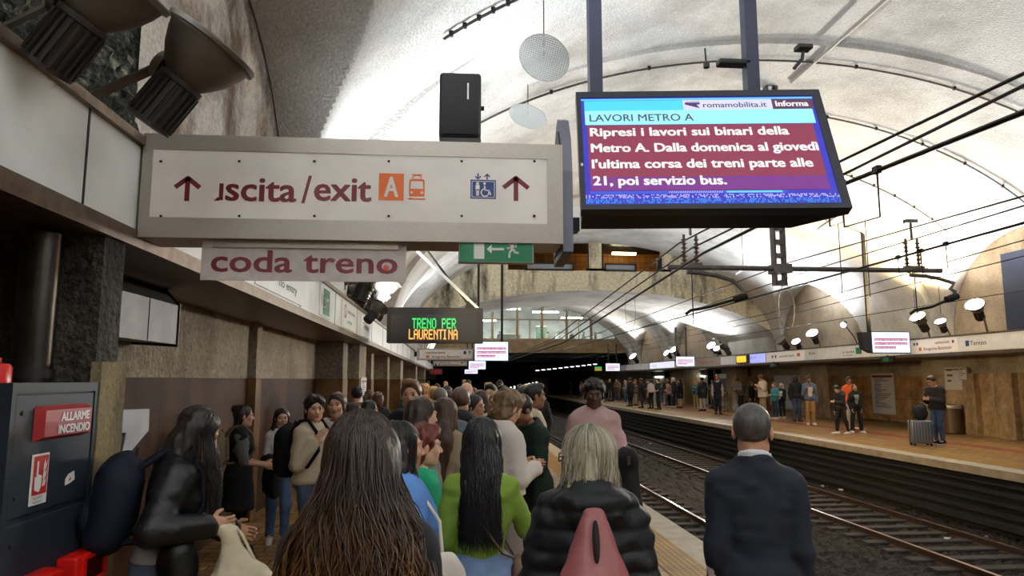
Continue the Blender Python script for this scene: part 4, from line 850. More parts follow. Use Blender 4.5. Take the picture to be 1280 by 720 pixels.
# metal duct on the wall
YK = 5.0
a, b = atX(132, 430, -2.30), atX(221, 341, -2.30)
y0, y1 = 3.95, atX(223, 400, -2.18).y; z0, z1 = atX(222, 428, -2.05).z, atX(215, 340, -2.2).z
t = thing('wall_duct', 'stainless ventilation duct box on the rough wall behind the fire cabinet', 'duct', (-2.52, y0, z0))
MB().prism([(0, .02), (.34, 0), (.34, (z1-z0)*.55), (.10, z1-z0), (0, z1-z0)], 0, y1-y0).build('body', mat('duct_steel', rgb(92, 88, 86), .48, .6, var=.25, vscale=3), t)
MB().prism([(-.0, .0), (.35, -.02), (.35, (z1-z0)*.57), (.10, z1-z0+.015), (0, z1-z0+.015)], y1-y0-.012, y1-y0+.004).build('end_flange', dark_steel, t)
mb = MB()
for k in (.36, .7): mb.box((.33, (y1-y0)*k, .0), (.344, (y1-y0)*k+.008, (z1-z0)*.55))
mb.build('seam', dark_steel, t)
# large white arrow stencil panel on the wall, poster frame
ya, yb = atX(131, 540, -2.51).y, atX(186, 540, -2.51).y
t = thing('wall_arrow', 'big white arrow emblem on the brown wall behind the leather jacket woman', 'sign', (-2.51, 3.97, .75), (0, 0, R(90)))
zA = lambda px, py: (atX(px, py, -2.51).y-3.97, atX(px, py, -2.51).z-.75)
pts = [zA(131, 513), zA(185, 511), zA(184, 538), zA(156, 571), zA(150, 571), zA(156, 541), zA(131, 541)]
MB().prism(pts, -.012, 0).build('emblem', mat('arrow_white', rgb(186, 186, 196), .6), t)
pts2 = [zA(134, 546), zA(152, 545), zA(148, 563), zA(140, 572), zA(134, 572)]
MB().prism(pts2, -.012, 0).build('emblem_inner', mat('arrow_brown', rgb(70, 46, 34), .6), t)
def poster(label, side, y0, y1, z0, z1, X, lines, base, name='poster'):
    t = thing(name, label, 'poster', (X, y0 if side == 'l' else y1, z0), (0, 0, R(90 if side == 'l' else -90))); w_, h_ = y1-y0, z1-z0
    MB().box((-.03, 0, -.03), (w_+.03, .03, h_+.03)).build('frame', steel, t); rect(MB(), 0, 0, w_, h_, -.003).build('sheet', base, t)
    r = random.Random(int(y0*10)); mb = MB()
    for k in range(lines):
        z = h_*(.86-.75*k/lines); rect(mb, w_*.14, z, w_*(.14+.72*r.uniform(.3, 1)), z+h_*.3/lines, -.006)
    mb.build('print', grey_l, t); rect(MB(), w_*.05, h_*.90, w_*.95, h_*.96, -.006).build('heading', maroon, t)
    return t
paperm = mat('poster_paper', rgb(206, 200, 196), .6)
yy = atX(456, 490, -1.82).y
poster('framed white notice on the pier behind the staring couple', 'l', 14.45, 15.3, 1.05, 1.72, -1.83, 12, paperm)
poster('tall white network map poster on the opposite wall between the travellers and the suitcase man', 'r', atX(1118, 490, 18.18).y, atX(1090, 490, 18.18).y, atX(1104, 517, 18.18).z, atX(1104, 467, 18.18).z, 18.18, 16, paperm)
pxr = lambda px: atX(px, 470, 16.22).y
poster('large blank white sheet on the pier above the suitcase man\'s shoulder', 'r', pxr(1203), pxr(1181), atX(1190, 487, 16.22).z, atX(1190, 460, 16.22).z, 16.22, 3, paperm, 'notice')
poster('small white sheet beside the large one on the same pier', 'r', pxr(1215), pxr(1207), atX(1210, 474, 16.0).z, atX(1210, 460, 16.0).z, 16.03, 4, paperm, 'notice')
p = atX(1192, 513, 15.95); t = thing('standing_bin', 'steel topped litter bin against the pier behind the suitcase man', 'bin', (15.9, p.y, 0))
MB().lathe([(.26, .03), (.28, .05), (.28, .78), (.26, .80)], n=24).build('body', mat('bin_brown', rgb(96, 74, 54), .4, .4), t, smooth=40); MB().lathe([(.30, .80), (.31, .84), (.30, .90), (.2, .93), (.12, .90)], n=24).build('lid', steel, t, smooth=40)
# opposite wall: silver cladding panels, booths, neon sign
for k, (pa, pb) in enumerate(((968, 990), (991, 1018))):
    ya, yb = atX(pb, 500, 18.1).y, atX(pa, 500, 18.1).y
    t = thing('cladding_panel', ('silver wall panel behind the couple in blue, far from the man in tan trousers', 'silver wall panel behind the black jacketed man')[k], 'panel', (18.12, yb, .1), (0, 0, R(-90))); w_ = yb-ya
    MB().box((.02, 0, 0), (w_-.02, .06, 1.9)).build('sheet', mat('silver_cladding', rgb(206, 206, 210), .4, .25, var=.12, vscale=1.5), t); MB().box((0, -.01, 0), (w_, .07, .06)).box((0, -.01, 1.85), (w_, .07, 1.92)).build('rail', steel, t)
def booth(label, pa, pb, X, ztop, glow=True, arch=True):
    ya, yb = atX(pb, 490, X).y, atX(pa, 490, X).y; w_ = yb-ya; t = thing('ticket_booth', label, 'booth', (X, yb, 0), (0, 0, R(-90)))
    MB().box((0, .05, 0), (w_, .5, ztop)).build('body', mat('booth_green', rgb(128, 138, 122), .4, emit=.10 if glow else 0), t)
    MB().box((-.12, -.06, 0), (.0, .5, ztop+.5)).box((w_, -.06, 0), (w_+.12, .5, ztop+.5)).build('frame', dark_steel, t)
    if arch: MB().prism([(w_*(.5-.5*math.cos(math.pi*i/12)), ztop+.62*math.sin(math.pi*i/12)) for i in range(13)], 0, .45).build('arched_top', dark_steel, t)
    if glow: MB().box((w_*.25, -.03, ztop-.14), (w_*.75, .05, ztop-.04)).build('lamp', emis('booth_lamp', (.95, 1, .85), 5), t)
    rect(MB(), w_*.15, .2, w_*.85, ztop-.3, .045).build('door', mat('booth_door', rgb(150, 156, 140), .3), t)
booth('pale green lit booth with arched top behind the man in a long black coat', 866, 886, 17.9, 2.05)
booth('smaller lit booth with arched top right of the distant passenger crowd', 816, 832, 17.9, 2.05)
booth('grey booth front behind the seated passenger', 897, 915, 17.9, 2.1, False, False)
p = atX(925, 464, 17.3); t = thing('neon_sign', 'dark red glowing M sign in front of the booths on the opposite side', 'sign', p, (0, 0, R(-90)))
MB().box((-1.3, 0, -.32), (1.3, .12, .32)).build('housing', mat('neon_case', rgb(70, 24, 22), .5), t); text('SI', -.8, -.2, 1.5, .4, emis('neon_red', rgb(190, 30, 24), .8), t, -.006, bold=.04); MB().box((-.04, .03, .32), (.04, .09, .62)).build('hanger', black, t)

# ------------------------------------------------------------------ overhead line equipment
wire_m = mat('wire_black', rgb(22, 20, 20), .5, .5)
def wire(label, pts, r=.014, name='overhead_wire', group=None, far=None, near=True):
    ps = [Vector(p) for p in pts]
    d = ps[0]-ps[1]; 
    if near: ps.insert(0, ps[0]+d*((ps[0].y-2.0)/(-d.y)) if d.y < -.01 else ps[0])
    if far: ps.append(ps[-1]+Vector((0, far-ps[-1].y, 0)))
    o = MB().tube(ps, r, 6).build(name, wire_m, smooth=60); tag(o, label, 'wire', group); return ps
NX, FX = 4.3, 8.745
A = lambda X, *q: [atX(px, py, X) for px, py in q]
wire('uppermost overhead wire crossing the top right corner', A(NX, (1280, 91.7), (1040, 206.7), (849, 304), (690, 424)), .016, far=60)
wire('second overhead wire below the uppermost one in the top right corner', A(NX+.12, (1280, 107), (1040, 225), (865, 310), (700, 424)), .016, far=60)
wcl = A(NX, (1280, 140), (1040, 236), (880, 316), (705, 428)); wire('thickest near overhead wire that carries the U-shaped hangers', wcl, .024, far=60)
wire('upper overhead wire of the far track', A(FX, (1280, 245), (987, 328), (780, 405), (660, 447)), .016, far=60)
wire('second overhead wire of the far track', A(FX+.1, (1280, 257), (1007, 340), (800, 410)), .014, far=60)
wg = A(FX, (1280, 278.5), (960, 367), (780, 416)); wire('thick lower overhead wire of the far track', wg, .024, far=60)
wire('thin wire hanging below the thick far track wire', A(FX+.4, (1280, 300), (960, 392), (780, 430)), .010, far=60)
wire('thin slack wire under the far track cantilever', A(FX+.9, (1280, 320), (960, 400), (760, 440)), .010, far=60)
wire('low span wire just above the opposite fascia floodlights', A(12.5, (1280, 363), (960, 413), (780, 441)), .012, far=60)
def ylerp(ps, Y):
    for a, b in zip(ps[:-1], ps[1:]):
        if min(a.y, b.y) <= Y <= max(a.y, b.y): return a.lerp(b, (Y-a.y)/(b.y-a.y))
    return None
for k, (pa, pb, drop, ps, X, lab) in enumerate((((1064, 0), (1083.5, 0), .42, wcl, NX, 'small U-shaped wire hanger beside the screen edge'), ((1084, 0), (1135, 0), .48, wcl, NX, 'wide U-shaped wire hanger on the thick near wire'), ((1189, 0), (1225, 0), .42, wg, FX, 'U-shaped wire hanger at the right over the big floodlight'), ((1156, 0), (1188, 0), .3, wg, FX, 'narrow U-shaped hanger left of the one over the big floodlight'))):
    a = ylerp(ps, X*F/(pa[0]-566)); b = ylerp(ps, X*F/(pb[0]-566))
    if a is None or b is None: continue
    t = thing('wire_hanger', lab, 'hanger', a); q = b-a
    MB().tube([(0, 0, 0), (0, 0, -drop), (q.x, q.y, q.z-drop), (q.x, q.y, q.z)], .010, 6).build('loop', wire_m, t, smooth=60)
    MB().rbox((-.03, -.05, -.03), (.03, .05, .05), .008, 1).rbox((q.x-.03, q.y-.05, q.z-.03), (q.x+.03, q.y+.05, q.z+.05), .008, 1).build('clamp', wire_m, t)
    MB().tube([(q.x*.6, q.y*.6, q.z*.6-drop), (q.x*.6, q.y*.6, q.z*.6-drop-.8)], .005, 5).build('dropper', wire_m, t)
# cable loops
for k, (px, py, rx, rz, X, lab) in enumerate(((983, 384, .22, .62, FX, 'oval cable loop hanging right of the perforated drop post'), (788, 388, .26, .95, FX, 'oval cable loop hanging in front of the shallow arch'))):
    Y = X*F/(px-566); p = atY(px, py, Y); n = 28
    h = MB().tube([(rx*math.cos(2*math.pi*i/n), 0, rz*math.sin(2*math.pi*i/n)) for i in range(n+1)], .009, 6).build('cable_loop', wire_m, smooth=60); h.location = p; tag(h, lab, 'cable')
# portal: perforated drop post, cross bar, insulators and curved registration arms
YP = 14.6
pc = atY(975, 357, YP); ztop = float(vz(np.array(pc.x)))
t = thing('catenary_support', 'perforated drop post with cross bar and curved arms holding the overhead wires', 'catenary support', (pc.x, YP, pc.z))
galv = mat('galvanised_dark', rgb(92, 88, 88), .5, .6, var=.2, vscale=10)
hp = ztop-pc.z; hw = .11
mb = MB()
for s in (-1, 1): mb.box((s*hw-.025, -.09, 0), (s*hw+.025, .09, hp))
z = 0
while z < hp: mb.box((-hw, -.09, z), (hw, .09, z+.10)); z += .30
mb.build('drop_post', galv, t)
bz = atY(975, 337, YP).z-pc.z; xl = atY(833, 337, YP).x-pc.x; xr = atY(1172, 337, YP).x-pc.x
MB().tube([(xl, -.12, bz), (xr, -.12, bz)], .055, 10).build('cross_bar', galv, t, smooth=50); MB().box((-.2, -.2, bz-.1), (.2, .12, bz+.1)).build('clamp', galv, t)
for px, s in ((851, 1), (1113, 1)):
    xi = atY(px, 0, YP).x-pc.x; ia = []
    ins = mat('brown_insulator', rgb(58, 40, 34), .3)
    for dx in (-.15, .12):
        pr = [(.03, 0)]
        for j in range(6): pr += [(.03, .08+j*.09), (.07, .10+j*.09), (.03, .13+j*.09)]
        MB().lathe(pr+[(.03, .66)], (xi+dx, -.12, bz+.05), (0, 0, 1), 12).build('insulator', ins, t, smooth=40)
    MB().tube([(xi, -.12, bz+.7), (xi, -.12, bz+1.1)], .03, 8).box((xi-.14, -.18, bz+1.06), (xi+.14, -.06, bz+1.14)).box((xi-.22, -.18, bz+.0), (xi+.22, -.06, bz+.10)).build('insulator_head', galv, t)
    xe_, ze = atY(px+76, 370, YP).x-pc.x, atY(px+76, 372, YP).z-pc.z
    xs_ = xi+.2
    arc = [(xs_+.05, -.12, bz-.12), (xi+.55, -.12, bz-.17), (xi+.9, -.12, bz-.27), (xe_-.1, -.12, bz-.40), (xe_, -.12, ze+.12), (xe_-.02, -.12, ze)]
    MB().tube([(xi-.1, -.12, bz-.10)]+arc, .045, 8).build('arm', galv, t, smooth=60)
    MB().tube([(xe_, -.12, ze), (xi+.35, -.12, ze-.22), (xi-.05, -.12, ze-.30), (xi-.16, -.12, ze-.38)], .032, 8).lathe([(.07, -.14), (.08, 0), (.07, .14)], (xe_-.08, -.12, ze-.02), (1, 0, .3), 10).build('registration_arm', wire_m, t, smooth=60)
    MB().tube([(xi, -.12, bz), (xi, -.12, ze-.6)], .012, 6).build('dropper', wire_m, t)
# hanging mesh reflector discs
def refl(label, px, py, Y, r, nrm, meshy=True, up=True):
    p = atY(px, py, Y); d = Vector(nrm).normalized(); t = thing('reflector_disc', label, 'reflector', p); t.rotation_mode = 'QUATERNION'; t.rotation_quaternion = Vector((0, 0, 1)).rotation_difference(d)
    m_ = mat('white_disc', rgb(150, 152, 150), .6)
    if meshy:
        mb = MB(); s = -r
        while s <= r+1e-6:
            c = math.sqrt(max(r*r-s*s, 0))
            if c > .01: mb.box((-c, s-.0075, -.004), (c, s+.0075, .004)).box((s-.0075, -c, -.004), (s+.0075, c, .004))
            s += r/11
        mb.build('mesh_face', m_, t); MB().tube([(r*math.cos(2*math.pi*i/36), r*math.sin(2*math.pi*i/36), 0) for i in range(37)], .008, 6).build('rim', m_, t, smooth=60)
    else: MB().lathe([(r, -.012), (r, .0), (r*.6, .03), (.02, .04)], n=36).build('dish', m_, t, smooth=40)
    zt_ = float(vz(np.array(p.x)))-p.z; q = t.rotation_quaternion.inverted()
    if up: MB().tube([(0, 0, 0), q @ Vector((0, 0, zt_))], .008, 6).build('stem', dark_steel, t)
refl('large white mesh disc hanging left of the screen post', 680, 73, 8.5, .33, (.35, .5, .8)); refl('smaller white mesh disc above the right end of the exit beam', 660, 146, 12.5, .36, (.30, .2, .9))
refl('small grey disc on top of the opposite screen pole', 1082, 252, 21.3, .36, (-.25, .1, .95), False); refl('tilted tan disc at the lower right corner of the big screen', 1033, 279, 17, .30, (-.55, .1, .85), False)
refl('pale disc seen under the big screen left of the drop post', 929, 336, 24, .32, (-.5, .2, .8), False)
# conduits on the vault
def conduit(label, Y, t0, t1, r=.022):
    n = 60; pts = []
    for i in range(n+1):
        a = t0+(t1-t0)*i/n; pts.append((VX-(VA-.06)*math.cos(a), Y, VZ+(VB-.06)*math.sin(a)))
    t = thing('ceiling_conduit', label, 'conduit', (0, 0, 0)); MB().tube(pts, r, 8).build('pipe', galv, t, smooth=60)
    for i in range(4, n-2, 7): p = pts[i]; MB().rbox((p[0]-.03, p[1]-.03, p[2]-.03), (p[0]+.03, p[1]+.03, p[2]+.05), .01, 1).build('clip', dark_steel, t)
conduit('short ceiling conduit above the loudspeaker ending in a hook', 9.0, .68, .95); conduit('ceiling conduit arching right across the vault above the big screen', 13.2, .60, 2.75)
conduit('second arching conduit on the vault, right of the screen', 15.7, 1.45, 2.72); conduit('third arching conduit lower on the vault behind the wires', 18.6, 1.8, 2.55); conduit('left ceiling conduit behind the small mesh disc', 17.5, .5, .9)
p0, p1 = Vector((7.3, 9.0, 8.15)), Vector((7.35, 14.2, 8.2)); o = MB().tube([p0, p1], .04, 8).build('ceiling_pipe', mat('pale_pipe', rgb(160, 156, 150), .5), smooth=50); tag(o, 'straight pale pipe running along the crown of the vault', 'pipe')
# small spot lamp and cable bunch on the opposite side, slim poles
p = atX(1055, 405, 15.0); t = thing('spot_lamp', 'small bare spot lamp glowing in the brown lunette', 'lamp', p)
MB().lathe([(.07, -.2), (.08, 0), (.105, .12)], d=(-.6, -.6, -.3), n=16).build('housing', dark_steel, t, smooth=40); MB().lathe([(.0, .121), (.10, .121)], d=(-.6, -.6, -.3), n=16, cap=False).build('lens', emis('spot_lens', COOL, 8), t); MB().tube([(0, 0, 0), (.45, .1, -.5), (.6, .1, -.95)], .02, 6).build('bracket', dark_steel, t)
# dark blue lunette hoarding
struct('wall_lunette_hoarding', MB().box((15.3, 14.4, 3.05), (15.45, 18.3, 5.2)), mat('navy_hoarding', rgb(30, 42, 66), .6))
# ------------------------------------------------------------------ people: implicit surfaces meshed with surface nets
def vec(*a): return np.array(a, float)
def nrm(v): v = np.asarray(v, float); return v/max(np.linalg.norm(v), 1e-9)
def rotx(a): c, s = math.cos(a), math.sin(a); return np.array([[1, 0, 0], [0, c, -s], [0, s, c]])
def roty(a): c, s = math.cos(a), math.sin(a); return np.array([[c, 0, s], [0, 1, 0], [-s, 0, c]])
def rotz(a): c, s = math.cos(a), math.sin(a); return np.array([[c, -s, 0], [s, c, 0], [0, 0, 1]])
_NL = np.random.default_rng(11).random((24, 24, 24))*2-1
def vnoise(x, y, z):
    xi, yi, zi = np.floor(x).astype(int), np.floor(y).astype(int), np.floor(z).astype(int)
    fx, fy, fz = x-xi, y-yi, z-zi
    fx, fy, fz = (f*f*(3-2*f) for f in (fx, fy, fz))
    g = lambda a, b, c: _NL[(xi+a) % 24, (yi+b) % 24, (zi+c) % 24]
    return ((g(0,0,0)*(1-fx)+g(1,0,0)*fx)*(1-fy)+(g(0,1,0)*(1-fx)+g(1,1,0)*fx)*fy)*(1-fz)+((g(0,0,1)*(1-fx)+g(1,0,1)*fx)*(1-fy)+(g(0,1,1)*(1-fx)+g(1,1,1)*fx)*fy)*fz
I3 = np.eye(3)
class SDF:
    def __init__(s, lo, hi, h):
        s.h = h; s.lo = np.asarray(lo, float); n = np.ceil((np.asarray(hi)-s.lo)/h).astype(int)+1; s.n = n
        s.ax = [s.lo[i]+h*np.arange(n[i]) for i in range(3)]; s.D = np.full(n, 1.0)
    def _win(s, lo, hi):
        a = np.clip(np.floor((lo-s.lo)/s.h).astype(int), 0, s.n); b = np.clip(np.ceil((hi-s.lo)/s.h).astype(int)+1, 0, s.n)
        return tuple(slice(i, j) for i, j in zip(a, b))
    def _pts(s, w): return np.meshgrid(s.ax[0][w[0]], s.ax[1][w[1]], s.ax[2][w[2]], indexing='ij', sparse=True)
    def _mix(s, w, d, k, op):
        A = s.D[w]
        if op == 'add':
            if k > 0: t = np.clip(.5+.5*(A-d)/k, 0, 1); A[...] = A*(1-t)+d*t-k*t*(1-t)
            else: np.minimum(A, d, out=A)
        elif op == 'sub':
            d = -d
            if k > 0: t = np.clip(.5-.5*(A-d)/k, 0, 1); A[...] = A*(1-t)+d*t+k*t*(1-t)
            else: np.maximum(A, d, out=A)
    def cap(s, a, b, ra, rb=None, k=.02, sc=(1, 1, 1), M=I3, op='add'):
        rb = ra if rb is None else rb; a = np.asarray(a, float); b = np.asarray(b, float); sc = np.asarray(sc, float)
        m = max(ra, rb)*max(sc.max(), 1)+k*1.5+s.h*2
        w = s._win(np.minimum(a, b)-m, np.maximum(a, b)+m)
        if any(q.stop <= q.start for q in w): return s
        X, Y, Z = s._pts(w); x, y, z = X-a[0], Y-a[1], Z-a[2]
        L = M.T/sc[:, None]    # rows map world offset to local scaled
        px = L[0, 0]*x+L[0, 1]*y+L[0, 2]*z; py = L[1, 0]*x+L[1, 1]*y+L[1, 2]*z; pz = L[2, 0]*x+L[2, 1]*y+L[2, 2]*z
        e = L @ (b-a); ee = e @ e
        if ee > 1e-12: t = np.clip((px*e[0]+py*e[1]+pz*e[2])/ee, 0, 1)
        else: t = 0.0
        d = (np.sqrt((px-e[0]*t)**2+(py-e[1]*t)**2+(pz-e[2]*t)**2)-(ra+(rb-ra)*t))*sc.min()
        s._mix(w, d, k, op); return s
    def ell(s, c, r, k=.02, M=I3, op='add'):
        c = np.asarray(c, float); r = np.asarray(r, float); m = r.max()+k*1.5+s.h*2; w = s._win(c-m, c+m)
        if any(q.stop <= q.start for q in w): return s
        X, Y, Z = s._pts(w); x, y, z = X-c[0], Y-c[1], Z-c[2]; T = M.T
        px = (T[0, 0]*x+T[0, 1]*y+T[0, 2]*z); py = (T[1, 0]*x+T[1, 1]*y+T[1, 2]*z); pz = (T[2, 0]*x+T[2, 1]*y+T[2, 2]*z)
        k0 = np.sqrt((px/r[0])**2+(py/r[1])**2+(pz/r[2])**2); k1 = np.sqrt((px/r[0]**2)**2+(py/r[1]**2)**2+(pz/r[2]**2)**2)
        d = k0*(k0-1)/np.maximum(k1, 1e-6); s._mix(w, d, k, op); return s
    def cut(s, p, n, k=0.0):
        """keep the side the normal points away from"""
        n = nrm(n); p = np.asarray(p, float); X, Y, Z = np.meshgrid(*s.ax, indexing='ij', sparse=True)
        d = (X-p[0])*n[0]+(Y-p[1])*n[1]+(Z-p[2])*n[2]
        if k: t = np.clip(.5-.5*(s.D-d)/k, 0, 1); s.D = s.D*(1-t)+d*t+k*t*(1-t)
        else: s.D = np.maximum(s.D, d)
        return s
    def noise(s, amp, f, seed=0, st=(1, 1, 1), oct=1):
        X, Y, Z = np.meshgrid(*s.ax, indexing='ij'); m = np.abs(s.D) < .06+amp*2
        x, y, z = X[m]*f*st[0]+seed*3.7, Y[m]*f*st[1]+seed*1.3, Z[m]*f*st[2]+seed*5.1
        v = vnoise(x, y, z)
        if oct > 1: v = v+.5*vnoise(x*2.1+7, y*2.1, z*2.1)
        s.D[m] += amp*v; return s
    def wave(s, amp, f, ph=0, p=1.0):
        Z = s.ax[2][None, None, :]; s.D = s.D+amp*np.abs(np.cos(Z*f+ph))**.7; return s
    def mesh(s):
        D = s.D; I = D < 0; nx, ny, nz = D.shape
        cnt = np.zeros((nx-1, ny-1, nz-1), np.int8); co = [(a, b, c) for a in (0, 1) for b in (0, 1) for c in (0, 1)]
        for a, b, c in co: cnt += I[a:nx-1+a, b:ny-1+b, c:nz-1+c]
        act = (cnt > 0) & (cnt < 8); ci, cj, ck = np.nonzero(act); N = len(ci)
        if N == 0: return np.zeros((0, 3)), np.zeros((0, 4), int)
        val = {c: D[ci+c[0], cj+c[1], ck+c[2]] for c in co}
        acc = np.zeros((N, 3)); num = np.zeros(N)
        for c0 in co:
            for axis in range(3):
                if c0[axis]: continue
                c1 = list(c0); c1[axis] = 1; c1 = tuple(c1); v0, v1 = val[c0], val[c1]; m = (v0 < 0) != (v1 < 0)
                if not m.any(): continue
                t = v0[m]/(v0[m]-v1[m]); p = np.tile(np.array(c0, float), (m.sum(), 1)); p[:, axis] = t; acc[m] += p; num[m] += 1
        V = (np.stack([ci, cj, ck], 1)+acc/num[:, None])*s.h+s.lo
        idx = -np.ones(act.shape, int); idx[ci, cj, ck] = np.arange(N); Q = []
        for axis in range(3):
            u, v = (axis+1) % 3, (axis+2) % 3
            sl0 = [slice(1, -1)]*3; sl0[axis] = slice(0, -1); sl1 = list(sl0); sl1[axis] = slice(1, None)
            A, B = I[tuple(sl0)], I[tuple(sl1)]; ch = A != B; e = np.stack(np.nonzero(ch), 1)
            if len(e) == 0: continue
            base = e.copy(); base[:, u] += 1; base[:, v] += 1
            def at(du, dv): q = base.copy(); q[:, u] += du; q[:, v] += dv; return idx[q[:, 0], q[:, 1], q[:, 2]]
            q = np.stack([at(-1, -1), at(0, -1), at(0, 0), at(-1, 0)], 1); fl = ~A[e[:, 0], e[:, 1], e[:, 2]]
            q[fl] = q[fl][:, ::-1]; Q.append(q)
        Q = np.concatenate(Q); Q = Q[(Q >= 0).all(1)]
        return V, Q
def mkmesh(name, V, Q, mats, midx=None, smooth=True):
    me = bpy.data.meshes.new(name); n, m = len(V), len(Q)
    me.vertices.add(n); me.vertices.foreach_set('co', np.ascontiguousarray(V, np.float32).ravel())
    k = Q.shape[1]; me.loops.add(m*k); me.loops.foreach_set('vertex_index', np.ascontiguousarray(Q, np.int32).ravel())
    me.polygons.add(m); me.polygons.foreach_set('loop_start', np.arange(0, m*k, k, dtype=np.int32)); me.polygons.foreach_set('loop_total', np.full(m, k, np.int32))
    if smooth: me.polygons.foreach_set('use_smooth', np.ones(m, bool))
    for mm in (mats if isinstance(mats, (list, tuple)) else [mats]): me.materials.append(mm)
    if midx is not None: me.polygons.foreach_set('material_index', midx.astype(np.int32))
    me.update(calc_edges=True); me.validate(); return me
def mkobj(name, VQ, mats, parent=None, midx=None):
    if len(VQ[0]) == 0: return None
    o = bpy.data.objects.new(name, mkmesh(name, VQ[0], VQ[1], mats, midx)); C.objects.link(o)
    if parent: o.parent = parent
    return o
def joinVQ(l):
    V = []; Q = []; o = 0
    for v, q in l: V.append(v); Q.append(q+o); o += len(v)
    return np.concatenate(V), np.concatenate(Q)

def skinm(c): return mat('skin_%d_%d_%d' % c, rgb(*c), .5, var=.06, vscale=25, spec=.35)
def clothm(c, kind='cloth'):
    if max(c) < 70: c = tuple(int(v*.68) for v in c)
    n = '%s_%d_%d_%d' % (kind, *c)
    k = dict(cloth=dict(rough=.85, bump=.25, bscale=160, bdist=.002, var=.08, vscale=6), denim=dict(rough=.85, var=.22, vscale=7, bump=.3, bscale=220, bdist=.002),
             leather=dict(rough=.42, bump=.6, bscale=26, bdist=.008, spec=.4), puffer=dict(rough=.6, bump=.4, bscale=24, bdist=.006, spec=.3), knit=dict(rough=.95, bump=.5, bscale=120, bdist=.004, var=.08, vscale=9), nylon=dict(rough=.72, bump=.2, bscale=30, bdist=.004, spec=.25))[kind]
    return mat(n, rgb(*c), **k)
def hairm(c, c2=None):
    n = 'hair_%d_%d_%d' % c + ('' if c2 is None else '_%d_%d_%d' % c2)
    if n in MATS: return MATS[n]
    a = rgb(*c); b = rgb(*(c2 or tuple(min(255, int(v*1.5+8)) for v in c)))
    m = mat(n, a, .42, col2=b, vscale=22, stretch=(3, 3, .35), lo=.3, hi=.75, bump=.5, bscale=60, bdist=.004, spec=.4)
    return m
def strandm(c, c2, tip=None, z0=-.3, z1=.1):
    n = 'strands_%d_%d_%d_%d' % (*c, c2[0])
    if n in MATS: return MATS[n]
    m = bpy.data.materials.new(n); m.use_nodes = True; MATS[n] = m; nt = m.node_tree; N = nt.nodes; L = nt.links; b = N['Principled BSDF']
    b.inputs['Roughness'].default_value = .38; b.inputs['Specular IOR Level'].default_value = .45
    g = N.new('ShaderNodeNewGeometry'); r = N.new('ShaderNodeValToRGB'); r.color_ramp.elements[0].color = (*rgb(*c), 1); r.color_ramp.elements[1].color = (*rgb(*c2), 1)
    r.color_ramp.elements[0].position = .15; L.new(g.outputs['Random Per Island'], r.inputs[0])
    if tip:
        tc = N.new('ShaderNodeTexCoord'); sp = N.new('ShaderNodeSeparateXYZ'); L.new(tc.outputs['Object'], sp.inputs[0])
        mr = N.new('ShaderNodeMapRange'); mr.inputs[1].default_value = z1; mr.inputs[2].default_value = z0; L.new(sp.outputs[2], mr.inputs[0])
        mu = N.new('ShaderNodeMath'); mu.operation = 'MULTIPLY'; L.new(mr.outputs[0], mu.inputs[0]); L.new(g.outputs['Random Per Island'], mu.inputs[1])
        mx = N.new('ShaderNodeMix'); mx.data_type = 'RGBA'; L.new(mu.outputs[0], mx.inputs[0]); L.new(r.outputs[0], mx.inputs[6]); mx.inputs[7].default_value = (*rgb(*tip), 1)
        L.new(mx.outputs[2], b.inputs['Base Color'])
    else: L.new(r.outputs[0], b.inputs['Base Color'])
    return m

